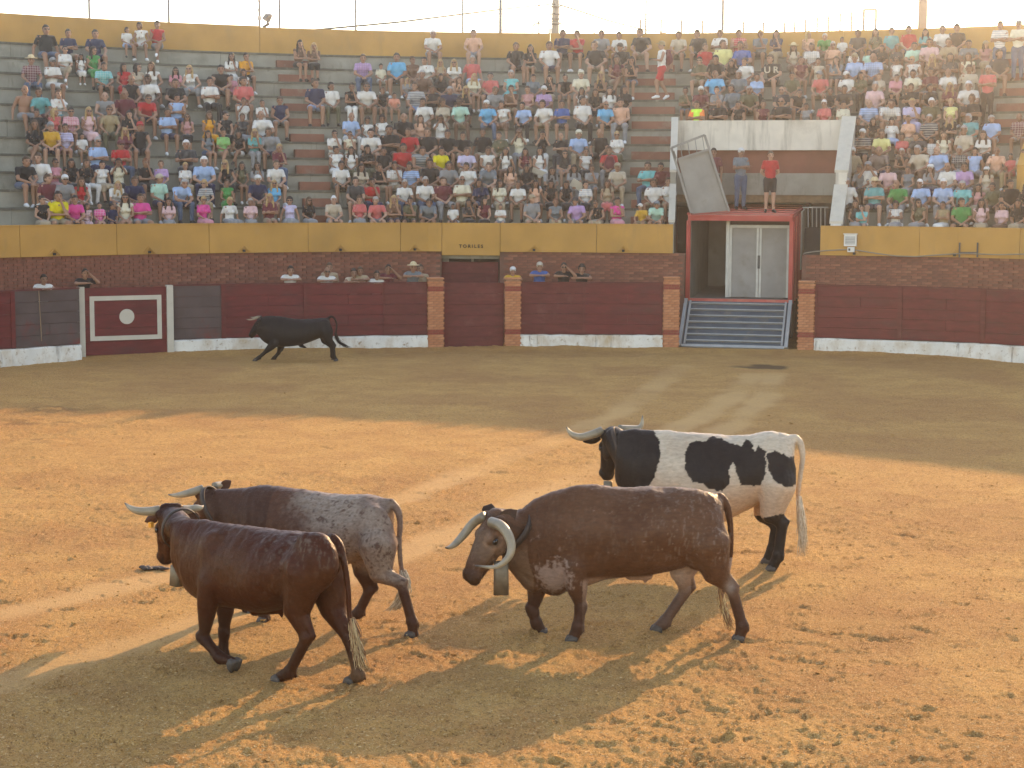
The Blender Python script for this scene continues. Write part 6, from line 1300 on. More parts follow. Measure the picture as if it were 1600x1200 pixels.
# x y sex top bottom hair(colour+style | Ccap | Straw) [g glasses] [pose]; head centre in photo pixels
CROWD = """
73 47 m black-t denim-s ds g knees;108 48 m navy-t tan-s ds . cross;150 51 m navy-t navy-s ds . knees;199 42 b white-t lblue-s ds . side;221 36 w white-v white-s ds . knees;247 36 m red-v grey-s ds . legx
103 73 w white-t tan-k dn g legx;127 87 g white-d tan-k dl . lap;147 77 w green-d green-k dl g aside;50 91 m maroon#-p denim-j S . knees;84 98 m white-t white-s Cgrey g cross;162 102 m aqua#-t black-s ds . rest
195 105 w red-d red-k dl . aside;217 103 w beige-v white-k dl g lap;204 125 m black-v black-s wk . rest;235 122 m white-t denim-s ds . rest;16 140 m beige-n grey-s gk . knees;54 141 m teal-t maroon-s ds . rest;91 143 w white-t teal-s bn . face
164 147 m grey-v grey-s gk . rest;196 147 m maroon-t khaki-s gk . knees;229 147 m red-p navy-s bs g rest;172 170 m khaki-t olive-j bs g knees;88 170 w coral-v tan-s yl . aside;110 171 w pink#-p maroon-s dn g rest;140 170 w lightpink-d pink-k yl g lap
3 180 m black-t tan-s ds . rest;28 193 w black-t tan-s bl . legx;59 195 m mustard-t navy-s Cgrey . rest;96 193 w lavender*-t pink-s dn . lap;129 206 b white-t khaki-s ds . lap;155 220 m lblue-p navy-j gs g cross;197 204 w maroon-t black-s yl . lap;219 198 m black-v black-s Cred . knees;190 225 m red-t denim-j Cmaroon g cross
30 245 m black-t denim-s bs . rest;54 249 m white-t grey-s bs . knees;86 253 w pink-v rose-k dn g cross;116 250 w black-t white-j bl . lap;140 254 w white-v tan-k ds . lap;170 253 w cream-t black-j dl . photo;228 255 m black-t charcoal-s rs . face;3 262 w black-v black-k dl . lap
26 283 m maroon-p white-s bs . aside;70 275 m grey-p khaki-s Cwhite g rest;101 284 w red-v white-s bl . rest;210 283 m navy-t tan-s bs . rest;168 296 w cream-v tan-s dl g lap;37 309 w black-v tan-k dn g aside;79 308 m yellow-t tan-s ds . face;125 304 g lightpink#-d pink-k dl . aside;147 318 g magenta#-t pink-s ds . lap;167 322 b navy-t navy-s ds . aside;219 308 m magenta-p grey-s bs . cross;4 315 m magenta-t grey-s ds . rest
362 88 w white-t white-k dl . face;385 87 m orange-t black-s ds . face;347 108 m black-v grey-s ds . rest;372 109 w white-v tan-k dl . lap;371 126 g pink-t pink-s ds . lap;381 126 m coral-p black-s ds . aside;329 127 m white-t black-j ds . cross;238 103 w white-v tan-s bl . lap;275 108 w pink-p tan-k dl g lap;299 104 w white-v grey-k yl g lap;274 125 m black-p black-s bs . rest
278 150 m lblue-v denim-s ds . cross;293 180 w rose-v black-k bl g lap;328 178 w orange-d orange-k bl . lap;353 179 w black-v black-k dn g lap;380 184 w charcoal-v grey-k bn . lap;382 156 w white-t tan-s bn . photo;410 158 w white-t lavender-s dn . face;438 155 m navy-v grey-s bs . lap;411 180 m white-p black-j gk . rest
329 207 w slate-v denim-s dl . lap;349 209 w lime-t tan-s dn . legx;372 208 w black-v white-s dl . legx;292 227 m charcoal-p charcoal-j ws . cross;252 254 w lilac-t charcoal-j bs . lap;291 259 w white-t tan-k ys . lap;319 251 m lblue-p navy-j ws . rest;360 257 w black-v black-k yl g rest;377 256 w olive-v black-s dl . lap;399 256 w grey-t black-k dl g face;437 231 w maroon-t denim-j ys . face;431 255 m white-t khaki-s bs . rest
251 277 m mint-p navy-s Cbeige . knees;282 280 m lblue-p denim-j gs . rest;322 287 w grey*-t khaki-k yc g lap;355 284 w green-d green-k bn . legx;403 279 m navy-t khaki-s Cwhite . rest;429 287 w sky-t black-s yl g lap;264 314 w lightpink-t grey-k dl . lap;320 320 w magenta-t pink-k ys g lap;361 315 w white-t grey-k yc . lap;392 319 w lightpink-p grey-k gs . lap;453 317 w lavender-v grey-k dc g lap
484 317 w black-t grey-k bl g lap;521 316 m beige-p grey-s ws . rest;562 321 w coral-t grey-k bc . lap;590 317 m coral-p grey-s gs . rest;641 316 m olive-t black-s ds . face;669 317 m slate-t black-s ds . rest;533 259 m white-t black-s ds . rest;564 259 w beige-t khaki-k dl . rest;595 266 m black-t tan-s bs . face;615 262 m white#-t tan-s ds . face;632 285 m white-p denim-j gs . rest;664 285 m white-t denim-j gs . rest
643 260 m lblue*-t tan-s ds . rest;672 256 m black-p tan-s ds . rest;527 234 w white-d white-k dn . aside;548 235 w white-v olive-j dl . lap;575 231 w black-t olive-j dl . cross;600 235 m black-t tan-s ds . rest;629 232 m red-t maroon-s ds . rest;656 234 m slate*-v tan-s ds . rest;523 209 m white-t tan-s ds g face;547 208 w cream-v cream-s bn g face;580 206 m white-t tan-s ds . rest;608 203 m black-t black-s ds . cross;641 208 m red-t black-s bs . rest;668 206 m black-t black-s bs . lap
576 186 w white-v tan-s dc . lap;596 186 w white-v tan-s dc . lap;631 182 m black-p black-s gk . rest;658 185 w peach-v tan-k bl . lap;548 180 m lblue-p white-j gk . rest
470 69 w brown-v black-s dl . face;489 70 w brown-t black-k yl . face;567 91 m lilac#-p denim-j bs . rest;596 95 b cream-t white-s ds . lap;620 90 m sky-t black-s ds . lap;646 92 w brown-v tan-s bn . aside;666 93 w white-t tan-k dn . rest;676 52 m white-p grey-s ws . rest;493 130 m navy-t lblue-s bs . aside;518 133 m white-t olive-j ds . aside;551 134 w black-v white-j ds . face;571 133 m white-p khaki-s ds g rest;606 138 w black-v tan-s bn . aside;637 125 g grey-t navy-s yl . lap;651 130 m grey*-t lblue-s bs . rest;608 160 b salmon-t tan-s ds . rest;664 151 m white-t tan-s ds . rest
740 52 m peach-p grey-s ds . knees;688 94 w tan-v black-j yl . cross;710 94 w white-t black-s yl g rest;739 93 m coral-p lblue-s gs . lap;766 119 m coral-t navy-s ds . lap;728 135 w black-v black-k yl . face;774 140 m grey-t tan-s bs . rest;798 115 w aqua-d aqua-k gs . legx;807 67 m black-t black-s bs . knees;829 70 w black-t tan-s dl . face;859 66 m white-t navy-s bs . knees;880 50 m navy-t black-s ds . cross;824 140 w rose-v tan-k bn . legx;833 124 m slate-t tan-s ds . rest;859 122 w black-v tan-k dl . face;850 135 m lilac#-p tan-s Cwhite . rest
692 158 w beige-t tan-k bc . lap;720 157 m mint-p tan-s ds g rest;763 162 m sky-p denim-j Cwhite . rest;787 162 w white-v brown-k dn . lap;851 160 m white-t khaki-s ds . rest;878 161 m blue-p black-s ds . cross;689 185 w white-t tan-s dl g photo;700 206 m black-t black-s ds . rest;722 212 m black-t tan-s ds . rest;754 208 m black-t tan-s ds . lap;811 207 w cream-t grey-j Cbrown . photo;848 209 w black-t white-j dl . photo;876 218 m black-t charcoal-j gk . cross
689 233 m yellow-t tan-s ds . rest;729 242 m lavender-t tan-s bs . rest;762 236 m white-v white-s bs . rest;790 234 w white-v brown-k dl . lap;821 238 w maroon-v tan-k dl . lap;844 237 w white-v white-k dl . lap;701 261 m grey-t charcoal-s ds . rest;732 259 m white-t charcoal-s ds . rest;763 261 m slate-t tan-s bs . rest;798 266 w peach-v tan-s dl . legx;823 267 w black-t black-j dl . legx;708 319 b white-t navy-s ds . lap;732 327 w charcoal-t black-k dl . face;757 326 w maroon-v black-k dl . aside;782 315 b white-t grey-s bs . cross;810 292 m white-t tan-s bs . rest;839 293 w peach-v black-s dl . lap;832 312 m grey-t tan-s Ctan . aside;860 290 w black-v black-k dl . lap;884 292 w black-v black-k dl . lap;868 322 w slate-v tan-k rn . rest
902 51 m red-t black-s ds . face;940 50 m grey-t tan-s ds . rest;968 52 m white-t navy-s ds . rest;1003 52 m black-t tan-s ds . rest;932 67 m black-t tan-s bs . knees;972 71 m black-t black-s Cblack . rest;964 91 w maroon-v tan-s dl . legx;987 93 w black-v denim-s dl . face;908 113 m cream-p tan-s Ccream . rest;939 116 w black-v tan-k yl . face;911 141 w white*-v black-k dl . lap;931 144 w black-t black-k bl . rest;952 140 w white-t black-k dl . lap;974 140 w black-t black-j dl . aside;911 157 m white-p black-j ds . knees;946 159 m sky-p black-s gk g rest
904 210 m lblue-p tan-j Ccream . rest;936 207 m black-t black-j wk . knees;964 211 w white-t olive-k yn g lap;916 236 w white*-v black-k dn . lap;952 238 m red-t grey-j bs . rest;897 262 w grey-t grey-j dl . rest;925 262 m grey-t grey-s bs . face;965 260 m beige-p tan-j Ctan . rest;1012 259 m aqua-p denim-j ds . cross;1035 264 m maroon-t black-s ds . rest;1037 278 w white-t tan-s bn . lap;1028 284 m white-t khaki-s bs . knees;949 291 w tan-v coral-k bl . lap;915 291 w white*-t black-k ds . lap;902 319 m lilac-p grey-s Ccharcoal . rest;934 321 w black-v tan-k bn g rest;965 317 w magenta-v pink-k ds . face;1003 330 b mustard-t tan-s Cwhite . rest;1026 324 m mint-t grey-s Cslate . rest
1061 53 m beige-t olive-s ds . rest;1092 51 m black-t black-s ds . rest;1124 50 m white-t tan-s ds . cross;1155 49 m red#-v tan-s ds . cross;1188 50 m slate-t black-s ys . face;1102 68 m red-t black-s bs . knees;1130 70 m lemon-t tan-s bs . aside;1160 69 m blue-p black-s bs . rest;1119 94 m black-t black-s ds . rest;1143 95 w black-v tan-s dl . lap;1166 95 m white-t tan-s ds . rest;1207 92 m black-t black-s bs . knees UR;1240 71 w beige-v brown-k S . lap;1269 73 m white#-p tan-s bs . rest;1117 116 m sky-p black-s gk . knees;1155 118 m slate-t tan-s gs . rest;1095 138 m maroon-t black-s Cwhite . rest;1123 161 m black-t black-s gk . cross;1153 161 w black-v black-k dn . lap;1193 163 w maroon-v tan-k bn . lap;1220 161 m black-t grey-s gk g cross;1088 162 m hiorange-t black-s bs . cross VEST;1238 120 m olive-t tan-s ds . rest;1252 92 w maroon-v tan-s bn . lap;1259 166 w grey-v grey-k ds . lap;1287 158 w coral-p pink-k ws . lap
1289 67 m green-t tan-s gs . rest;1316 51 b white-t white-s ds . aside;1341 51 m charcoal-t black-s ds . rest;1334 80 b white-t tan-s ds . lap;1336 89 m lblue-p tan-s Ckhaki . rest;1357 75 b mint-t tan-s bs . lap;1365 86 m lblue#-p grey-s gk . rest;1377 76 w black-t tan-s dl . lap;1401 74 w charcoal-t tan-s bn . lap;1400 93 w white-v white-s bn g lap;1429 75 m mint-t tan-s ds . rest;1428 93 w white#-v white-s yn g lap;1278 92 w beige-v tan-s dn . lap;1283 120 m coral-p tan-s Cgrey . rest;1325 116 m white-t tan-s Cwhite . aside;1342 118 w olive-t black-j dl . lap;1367 133 m lightpink-p grey-j gs . rest;1374 117 w beige-t tan-k bn . lap;1393 137 g black-t black-s dl . lap;1299 139 w black-v black-k dn . lap;1318 140 m black-t black-s ds . rest;1318 165 w cream-t cream-k dn . lap;1358 161 m lblue*-p tan-s gk . rest;1391 159 m white#-t tan-s bs . rest;1425 158 m lavender-p lavender-j ys . face
1453 68 m lightpink-p black-s ds g rest;1475 46 m white-t black-s ds . rest;1492 45 m black-t black-s ds . lap;1483 63 m tan-t tan-s bs . rest;1514 66 m slate-t green-s ds . rest;1540 66 w rose-v tan-k Ctan . aside;1561 80 m charcoal-t tan-s ds . aside;1453 112 m maroon-t grey-s ds . cross;1482 112 m white-p tan-j gk . rest;1513 84 w cream-v tan-k bl . lap;1514 108 m beige-p tan-j bs . lap;1514 129 m white-p black-j ws . rest;1518 152 m black-t olive-j bs . cross;1485 155 w lemon-v black-k yn . lap;1455 157 m olive-t tan-s ws . rest;1451 184 m charcoal*-t black-s gs . lap
1340 187 w black-t black-k bn . lap;1364 188 w black-v black-k dl . aside;1393 187 w white-t lblue-k dc . lap;1419 187 w peach-t tan-k bn . lap;1347 208 m charcoal*-t black-s Cwhite . cross;1378 210 m lemon-p tan-s bs . rest;1410 211 w coral-t tan-s bs . lap;1332 236 m tan-t tan-s Cwhite . lap;1374 235 m mocha-t navy-j gk . rest;1409 234 w black-v black-j gn . face;1437 234 m beige-p brown-j gs . rest;1319 268 m grey-t navy-s bs . rest;1356 258 m white-p black-j Cgrey . photo;1388 261 m lightpink-t coral-s ds g rest;1418 266 w slate-v grey-k bn . lap;1323 287 m white-p black-j gs . lap;1366 287 m teal-t navy-s S . cross;1404 291 m green-p grey-j gk . rest;1440 287 m lblue-t tan-s ws . rest;1317 318 w charcoal-v grey-k bl . lap;1347 327 b aqua-t grey-s ds . face;1399 322 w white#-v grey-k dc . cross;1434 322 w olive-v grey-k dl g aside
1473 215 w cream-v grey-k bl . lap;1505 203 m beige-t tan-s gs . lap;1537 208 w white-t black-k bl . rest;1549 194 m lblue-t grey-s gs . aside;1592 190 m maroon#-p grey-s gk . aside;1440 215 m charcoal-t black-s ds . lap;1451 218 b white#-t tan-s ds . lap;1467 234 m lblue-p grey-j gk . rest;1500 232 w black#-t grey-k gs . lap;1557 236 m peach-p khaki-j gk . knees;1522 246 m lblue-v grey-j ds . lap;1454 258 w grey-t navy-k Cwhite . face;1483 259 m white-p grey-j gk . rest;1505 261 m lilac-p grey-j ds . rest;1541 272 w beige-v tan-k Cwhite g lap;1474 288 m lblue-p grey-j ws . rest;1508 290 m aqua-p black-j gs . knees;1540 294 w rose-v tan-k dl . lap;1472 320 w khaki-v white-k dn . cross;1502 321 m green-t black-s ds . aside;1533 325 w lightpink-v tan-k dl . lap;1567 322 w lightpink-t brown-k dn . aside;1587 325 w black-t tan-k dl . lap;1570 285 m black-t black-s ds . aside;1580 243 g coral-t coral-s ds . lap;1597 236 w beige-t white-k bl . lap;1594 292 w black-t black-k dl . aside;1555 300 m olive-t black-s ds . lap
"""
tab = np.linspace(-.5, .62, 560); HEADZ = .715
ROWTAB = {}
for n in range(-1, 11):
    Pn = np.array([pol(t, row_r(t, n), row_z(n) + HEADZ) for t in tab]); ROWTAB[n] = project(Pn)
def parse():
    out = []
    for ent_ in CROWD.replace('\n', ';').split(';'):
        t = ent_.split()
        if not t: continue
        top, tk_ = t[3].split('-'); bot, bk = t[4].split('-')
        sp = dict(x=float(t[0]), y=float(t[1]), sex=t[2], tc=top, tk=tk_, bc=bot, bk=bk, hair=t[5], g=t[6] == 'g', pose=t[7], extra=t[8] if len(t) > 8 else '')
        if sp['pose'] == 'side': sp['pose'] = 'aside'
        k = int(sp['x'] * 7 + sp['y'] * 3) % 10
        if sp['pose'] == 'rest' and k in (1, 4, 7): sp['pose'] = 'hunch' if k == 4 else 'oneside'
        if sp['pose'] in ('lap', 'knees') and k in (2, 5, 8): sp['pose'] = ('back', 'oneside', 'aside')[k // 3]
        out.append(sp)
    return out
PEOPLE = parse(); rp_ = random.Random(21); KNOWN = len(PEOPLE)
for sp in PEOPLE:
    best = None
    lean = {'rest': .05, 'face': .02, 'hunch': .12, 'oneside': .02}.get(sp['pose'], 0); kid = sp['sex'] in 'bg'
    for n in range(-1, 11):
        X, Y = ROWTAB[n]; y = float(np.interp(sp['x'], X, Y)) + (lean + (.16 if kid else 0)) * 53
        if best is None or abs(y - sp['y']) < best[0]: best = (abs(y - sp['y']), n, y - sp['y'])
    sp['n'] = best[1]; sp['dy'] = best[2]; sp['th'] = float(np.interp(sp['x'], ROWTAB[best[1]][0], tab))
    sp['skin'] = rp_.choice((0, 1, 1, 1, 2, 2)) if sp['x'] not in (235, 720) else 3; sp['shoe'] = rp_.random() < .5
for n in range(-1, 11):                                # neighbours on a bench keep their elbows apart
    row = sorted((s for s in PEOPLE if s['n'] == n), key=lambda s: s['th'])
    for it in range(30):
        for a, b in zip(row[:-1], row[1:]):
            mn = (.34 if (a['sex'] in 'bg' or b['sex'] in 'bg') else .42) / row_r(a['th'], n); d = mn - (b['th'] - a['th'])
            if d > 0: a['th'] -= d / 2; b['th'] += d / 2
    for s in row:
        if n <= 3 and th_gl - .006 < s['th'] < th_gr + .010: s['th'] = th_gl - .012 if s['th'] < (th_gl + th_gr) / 2 else th_gr + .022
# the fuller blocks have hardly a free seat
fill = random.Random(77); tops = ['white-t', 'black-t', 'grey-t', 'navy-t', 'beige-p', 'lblue-p', 'charcoal-t', 'maroon-t', 'olive-t', 'pink-t', 'white-p', 'black-v', 'teal-t', 'peach-v', 'slate-t', 'cream-t', 'brown-t', 'red-t']
for n in range(-1, 11):
    row = sorted((s for s in PEOPLE if s['n'] == n), key=lambda s: s['th']); add = []
    for a, b in zip(row[:-1], row[1:]):
        gap = (b['th'] - a['th']) * row_r(a['th'], n); k = int(gap / .44) - 1
        if not (1 <= k <= 7): continue
        for j in range(k):
            th = a['th'] + (b['th'] - a['th']) * (j + 1) / (k + 1); X, _ = project(pol(th, row_r(th, n), row_z(n) + .7)); X = float(X)
            dense = 1.0 if (X > 1300 and X < 1560) else .8 if (540 < X < 985 and n <= 7) else .4 if X < 430 and n <= 4 else .5 if 1070 < X < 1300 and n >= 6 else 0
            if fill.random() > dense or any(l <= th <= r_ for l, r_ in (th_a1, th_a2)): continue
            t_ = fill.choice(tops).split('-'); f = fill.random() < .45
            add.append(dict(x=X, y=0, sex='w' if f else 'm', tc=t_[0], tk=t_[1], bc=fill.choice(['tan', 'black', 'navy', 'grey', 'denim', 'khaki']), bk=fill.choice('ssj'), hair=fill.choice(['dl', 'bl', 'dn', 'yl'] if f else ['ds', 'bs', 'gs', 'gk', 'ds']), g=fill.random() < .15, pose=fill.choice(['rest', 'hunch', 'oneside', 'lap', 'cross', 'aside', 'face']), extra='', n=n, dy=0, th=th, skin=fill.choice((0, 1, 1, 2)), shoe=fill.random() < .5))
    PEOPLE += add
# --- labels
def cw(k):
    base = k.rstrip('*#'); w = dict(lblue='light blue', sky='bright blue', lightpink='pale pink', lemon='pale yellow', slate='blue grey', lavender='pale lilac', mocha='grey brown').get(base, base)
    return w + (' striped' if k.endswith('*') else ' patterned' if k.endswith('#') else '')
def topw(s): return 'bare chested' if s['tk'] == 'n' else cw(s['tc']) + ' ' + GARNAME[s['tk']][1]
def hatw(s):
    h = s['hair']; return ('straw hat' if h[0] == 'S' else h[1:] + ' cap' if h[0] == 'C' else 'sunglasses' if s['g'] else '')
def posew(s): return dict(hunch='hunched forward', back='leaning back on hands', oneside='elbow on one knee', cross='arms crossed', face='hand at face', photo='hands raised to face', legx='legs crossed', rest='leaning forward').get(s['pose'], '')
ROWW = ['front', 'second', 'third', 'fourth', 'fifth', 'sixth', 'seventh', 'eighth', 'ninth', 'tenth', 'eleventh', 'top']
def make_labels(L):
    rows = {n: sorted((q for q in L if q['n'] == n), key=lambda q: q['th']) for n in range(-1, 11)}
    bare = lambda q: 'a bare chested person' if q['tk'] == 'n' else topw(q)
    for n, R_ in rows.items():
        for i, s in enumerate(R_):
            nb = [q for q in (R_[i - 1] if i else None, R_[i + 1] if i + 1 < len(R_) else None) if q is not None and abs(q['th'] - s['th']) < .045]
            s['A'] = dict(kid='child' if s['sex'] in 'bg' else 'person', top=topw(s), low='' if s['tk'] == 'd' or n == -1 else cw(s['bc']) + ' ' + BOTNAME[s['bk']][1], hat=hatw(s), pose=posew(s), row=ROWW[n + 1] + ' row',
                          nb=[bare(q) for q in nb], sect='left of both stairs' if s['th'] < th_a1[0] else 'between the two stairs' if s['th'] < th_a2[0] else 'beyond the truck entrance' if s['th'] > th_gr else 'above the truck entrance')
    def fits(s, keys, nb):
        m = s['A']
        return lambda q: all(q['A'][k] == m[k] for k in keys) and all(x in q['A']['nb'] for x in nb)
    for s in L:
        m = s['A']; head = m['kid'] + (' bare chested' if s['tk'] == 'n' else ' in ' + m['top']); low = ' with ' + m['low'] if m['low'] else ''; hat = ((' and ' if low else ' with ') + m['hat']) if m['hat'] else ''; pose = ', ' + m['pose'] if m['pose'] else ''
        H = [k for k in ('hat',) if m['hat']]; Lw = ['low'] if m['low'] else []; Po = ['pose'] if m['pose'] else []; forms = [(['kid', 'top'] + Lw + H, [], head + low + hat), (['kid', 'top'] + Lw + H + Po, [], head + low + hat + pose), (['kid', 'top'] + Lw + H + ['row'], [], head + low + hat + ' in ' + m['row'])]
        for x in m['nb']: forms.append((['kid', 'top'] + H + ['row'], [x], head + (' with ' + m['hat'] if H else '') + ' in ' + m['row'] + ' beside ' + x))
        if len(m['nb']) == 2: forms.append((['kid', 'top', 'row'], m['nb'], head + ' in ' + m['row'] + ' between ' + m['nb'][0] + ' and ' + m['nb'][1]))
        forms.append((['kid', 'top', 'row', 'sect'], [], head + ' in ' + m['row'] + ' ' + m['sect']))
        forms.append((['kid', 'top', 'row', 'sect'] + Po, [], head + pose + ' in ' + m['row'] + ' ' + m['sect']))
        forms.append((['kid', 'top', 'row', 'sect'] + Lw, [], head + low + ' in ' + m['row'] + ' ' + m['sect']))
        lab = None
        for keys, nb, txt in forms:
            w = len(txt.replace(',', ' ').split())
            if w < 4 or w > 16: continue
            if sum(map(fits(s, keys, nb), L)) == 1: lab = txt; break
        if lab is None:
            same = [q for q in rows[s['n']] if q['A']['top'] == m['top'] and q['A']['kid'] == m['kid'] and q['A']['sect'] == m['sect']]; k = same.index(s)
            lab = m['kid'] + ' in ' + ROWW[k].replace('front', 'first') + ' ' + m['top'] + ' from left, ' + m['row'] + ' ' + m['sect']
        s['label'] = lab
make_labels(PEOPLE)
# the 300 that show largest are people of their own, the farthest and haziest are one mass
def size(s): return 1.0 / math.hypot(*(pol(s['th'], row_r(s['th'], s['n'])).xy)) * (.7 if s['sex'] in 'bg' else 1) - (.002 if s['x'] > 1300 else 0)
order = sorted(PEOPLE, key=lambda s: -size(s)); keep = set(id(s) for s in ([q for q in order if q['extra']] + [q for q in order if not q['extra']])[:300]); mass = []
for s in PEOPLE:
    n, th = s['n'], s['th']; kid = s['sex'] in 'bg'; sc = rp_.uniform(.93, 1.05) * (.70 if kid else .95 if s['sex'] == 'w' else 1.0)
    off = .02 if s['pose'] not in ('rest', 'hunch') else .0
    p = pol(th, row_r(th, n) + off + rp_.uniform(0, .05), row_z(n) + .004)
    if kid: p.z += .0
    sc *= max(.93, min(1.08, 1 + s['dy'] / 53 * .9)) if not kid else 1
    wide = 1.0 if kid or s['sex'] == 'w' else rp_.choice((1.0, 1.0, 1.04, 1.1, 1.16)); wide = wide * (1.08 if s['sex'] == 'w' and rp_.random() < .25 else 1)
    o, parts = person(s, p, -th + rp_.uniform(-.22, .22) + (.0), sc, 'spectators seated in the stands', s['pose'], s['label'])
    o.scale = (sc * wide, sc * wide, sc)
    if s['extra'] == 'VEST':
        o['label'] = 'person in orange and yellow high visibility vest behind the white parapet'
        c = obj('safety_vest', garment('vest', s['pose'], False).copy(), o); v = verts(c.data); v = (v - np.array([0, .11, .3])) * np.array([.84, 1.12, 1.03]) + np.array([0, .11, .3]); c.data.vertices.foreach_set('co', v.ravel()); slot(c, cloth('hiyellow')); parts.append(c)
    if s['extra'] == 'UR':
        t_ = text_obj('lettering', 'UR', .24, Vector((0, -.135, .39)), (math.pi / 2 + .12, 0, 0), M['white'], o, None); parts.append(t_)
    if id(s) not in keep: mass.append((o, parts))
if mass:
    mb = MB(); mats, idx, smooth_v, col = [], [], [], []; vs, fs, mi, cols, off = [], [], [], [], 0
    bpy.context.view_layer.update()
    LITE = {}
    def lite(me):
        if me.name not in LITE:
            t_ = bpy.data.objects.new('lite', me); C.objects.link(t_); d_ = t_.modifiers.new('d', 'DECIMATE'); d_.ratio = min(1, max(.10, 260 / max(len(me.polygons), 1))); dg_ = bpy.context.evaluated_depsgraph_get(); dg_.update()
            LITE[me.name] = bpy.data.meshes.new_from_object(t_.evaluated_get(dg_)); bpy.data.objects.remove(t_)
        return LITE[me.name]
    for o, parts in mass:
        for q in parts:
            me = lite(q.data); m_ = q.material_slots[0].material
            if m_ not in mats: mats.append(m_)
            v = verts(me); Mx = np.array(q.matrix_world); vs.append(v @ Mx[:3, :3].T + Mx[:3, 3])
            nl = len(me.loops); li = np.empty(nl, np.int32); me.loops.foreach_get('vertex_index', li); ls = np.empty(len(me.polygons), np.int32); me.polygons.foreach_get('loop_start', ls)
            fs.append((li + off, ls)); mi.append(np.full(len(ls), mats.index(m_), np.int32)); off += len(v)
            if 'Col' in me.color_attributes: c = np.empty(len(v) * 4, np.float32); me.color_attributes['Col'].data.foreach_get('color', c); cols.append(c.reshape(-1, 4))
            else: cols.append(np.ones((len(v), 4), np.float32) * .0)
    me = bpy.data.meshes.new('crowd'); V_ = np.concatenate(vs); me.vertices.add(len(V_)); me.vertices.foreach_set('co', V_.ravel())
    LI = np.concatenate([a for a, _ in fs]); o_ = 0; LS = []
    for a, b in fs: LS.append(b + o_); o_ += len(a)
    LS = np.concatenate(LS); me.loops.add(len(LI)); me.loops.foreach_set('vertex_index', LI); me.polygons.add(len(LS)); me.polygons.foreach_set('loop_start', LS); me.polygons.foreach_set('material_index', np.concatenate(mi)); me.update(calc_edges=True)
    me.polygons.foreach_set('use_smooth', [True] * len(LS)); a = me.color_attributes.new('Col', 'FLOAT_COLOR', 'POINT'); a.data.foreach_set('color', np.concatenate(cols).astype(np.float32).ravel())
    for m_ in mats: me.materials.append(m_)
    for q in LITE.values(): bpy.data.meshes.remove(q)
    for o, parts in mass:
        for q in parts[::-1]: bpy.data.objects.remove(q)
    tag(obj('crowd', me), 'hazy mass of the farthest spectators on the upper benches', 'crowd', None, 'stuff')
# --- people who stand
def sp_(sex, top, bot, hair, g=False, skin=1, shoe=False):
    a, b = top.split('-'); c, d = bot.split('-'); return dict(sex=sex, tc=a, tk=b, bc=c, bk=d, hair=hair, g=g, skin=skin, shoe=shoe)
def stand_at(px, row, spec, pose, label, group=None, sc=1.0, rz=0):
    th = th_px(px, lambda t: row_r(t, row) + .25, row_z(row) + .9); return person(spec, pol(th, row_r(th, row) + .22, row_z(row) + .002), -th + rz, sc, group, pose, label)
hk, _ = stand_at(1034, 7, sp_('m', 'white-v', 'red-s', 'Ckhaki', False, 1, True), 'walk', 'person walking up the stairs in red shorts carrying a red rucksack', None, 1.02, -1.2)
def rucksack(par, label, loc, rz):
    r_ = tag(empty('rucksack', loc, rz), label, 'rucksack'); mb = MB(); mb.ell((0, 0, .0), (.16, .11, .23)); mb.ell((0, .07, -.05), (.12, .07, .12)); mb.ell((0, 0, .18), (.11, .09, .08)); obj('bag', remesh(mb, 'bag', .02, 5), r_).data.materials.append(cloth('maroon'))
    for s in (-1, 1): MB().tube([(s * .09, -.08, .2), (s * .11, -.22, .16), (s * .11, -.25, .0), (s * .10, -.10, -.16)], .02, 6, True, .4).build('strap', cloth('maroon'), r_, True)
    return r_
hr = hk.rotation_euler.z; q = Matrix.Rotation(hr, 3, 'Z') @ Vector((0, .20, 1.24)); rucksack(hk, 'red rucksack on the back of the person climbing the stairs', hk.location + q, hr)
stand_at(1562, 8, sp_('m', 'white*-p', 'denim-j', 'ds'), 'standcross', 'person standing in a white shirt with wide dark stripes on the top benches')
stand_at(1591, 8, sp_('m', 'cream-p', 'denim-j', 'Cgrey'), 'standcross', 'person standing in a cream shirt and jeans at the hazy edge')
stand_at(1543, 5, sp_('m', 'coral-p', 'black-j', 'gs'), 'standcross', 'person standing in a coral shirt and black trousers by the far stairs')
# three on the truck roof
roof_at = lambda x, y: tk(x, y, RZ + .078)
GR = 'people standing on the truck roof'
person(sp_('m', 'red-p', 'black-s', 'bs', False, 0), roof_at(.70, .80), .05, .97, GR, 'standback', 'person in red polo shirt and black shorts on the truck roof, hands behind back')
person(sp_('m', 'slate-t', 'denim-j', 'Cwhite', False, 2), roof_at(-.25, 2.2), .25, 1.0, GR, 'standcross', 'person in white cap and jeans on the truck roof with arms crossed')
person(sp_('m', 'maroon-t', 'black-j', 'ds', False, 2), roof_at(-1.02, 2.3), -.2, 1.0, GR, 'stand', 'person in dark tee half hidden behind the raised grey tailgate')
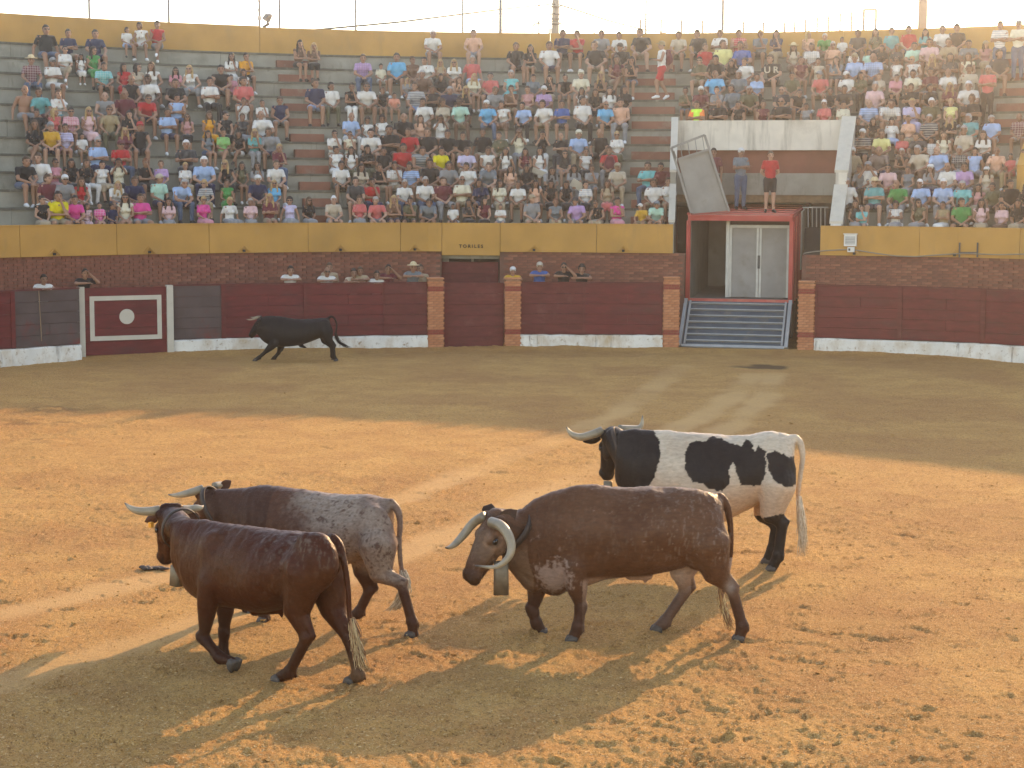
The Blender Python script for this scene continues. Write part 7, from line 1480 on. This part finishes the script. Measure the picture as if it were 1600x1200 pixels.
# people leaning on the barrier from the passage behind it
LEAN = [(66, 437, 'm', 'white-t', 'ds', 'lean', 'person in white tee with both arms hooked over the grey boards'), (131, 428, 'm', 'black-t', 'ds', 'leanface', 'person in black shirt with hand on face beside the burladero post'), (453, 423, 'm', 'white-t', 'ds', 'lean', 'person in plain white tee above the plank joint behind the bull'), (510, 425, 'm', 'white-p', 'gk', 'lean', 'balding person in white polo shirt leaning over the red barrier'), (515, 418, 'm', 'tan-t', 'bs', 'stand', 'person mostly hidden behind the balding one in the white polo'), (552, 427, 'm', 'beige-v', 'ds', 'lean', 'person in beige sleeveless top with arms folded on the barrier'), (562, 424, 'b', 'tan-t', 'bs', 'lean', 'person peering from behind the one in beige sleeveless top'), (588, 430, 'b', 'white-t', 'ds', 'lean', 'young person in white tee pointing over the barrier edge'), (606, 421, 'm', 'maroon-t', 'ds', 'leanface', 'person in maroon tee with dark curls next to the straw hat'), (645, 418, 'm', 'slate-p', 'S', 'lean', 'person in straw hat and blue grey shirt leaning over the barrier'), (657, 420, 'm', 'tan-t', 'bs', 'stand', 'person half hidden behind the straw hat at the barrier'), (801, 424, 'b', 'mustard-t', 'Cwhite', 'lean', 'child in yellow with pale cap above the brick pillar'), (843, 417, 'm', 'blue-p', 'Cbeige', 'lean', 'person in blue polo and beige cap leaning on the barrier'), (881, 418, 'm', 'black-t', 'ds', 'leanface', 'person in black tee and sunglasses with hand at mouth at barrier'), (909, 421, 'm', 'black-t', 'dc', 'lean', 'person in black tee with curly dark hair resting arms on barrier')]
for (px, py, sex, top, hair, pose, lab) in LEAN:
    back = .42 if pose == 'stand' else .27; off = -.19 if pose != 'stand' else 0
    t = th_px(px, lambda q: r_bar(q) + back, 2.1); r_ = r_bar(t) + back + .06
    hz = 1.50 if pose != 'stand' else 1.575
    P = pol(t, r_ + off, 0); zt = at(px, py, P.y).z; kid = sex == 'b'; sc = .93 if kid else 1.0
    z0 = .505 if pose != 'stand' else max(0.02, zt - hz * sc)
    s = sp_(sex, top, 'navy-j', hair, px == 881 or px == 510, 1 if px % 2 else 2)
    person(s, pol(t, r_, zt - hz * sc if pose == 'stand' else z0 + (max(-.12, min(.25, zt - hz * sc - z0)))), -t, sc, 'people leaning on the barrier', pose, lab)
# things held in the stands
def sheet_at(px, py, row, w, h, label, rot):
    th = th_px(px, lambda t: row_r(t, row) - .3, row_z(row) + .3); p = pol(th, row_r(th, row) - .36, 0); p.z = at(px, py, p.y).z
    o = MB().box((0, 0, 0), (w, .012, h)).build('paper_fan', M['white']); o.location = p; o.rotation_euler = rot; tag(o, label, 'paper')
sheet_at(842, 269, 2, .40, .16, 'long white paper held over the knees by the person with white legs', (.5, .35, 0))
sheet_at(901, 289, 1, .34, .26, 'tilted white paper sheet held above the heads in the lower rows', (.5, .55, 0))
rk = th_px(953, lambda t: row_r(t, 1), row_z(2)); rucksack(None, 'red rucksack worn in front by the person in grey trousers', pol(rk, row_r(rk, 2) - .16, row_z(2) + .30), -rk + math.pi)

# ================================================================== HAZE
hz = bpy.data.materials.new('dusty_air'); hz.use_nodes = True; n = hz.node_tree.nodes; n.clear()
out = n.new('ShaderNodeOutputMaterial'); vol = n.new('ShaderNodeVolumePrincipled'); vol.inputs['Color'].default_value = (*HAZE_COL, 1); vol.inputs['Density'].default_value = HAZE_DENSITY; vol.inputs['Anisotropy'].default_value = HAZE_G
hz.node_tree.links.new(vol.outputs[0], out.inputs['Volume'])
hb = MB().box((0, 40, 7.1), (330, 330, 16.5)).build('haze', hz); tag(hb, 'pale dusty air over the arena', 'haze', None, 'stuff')
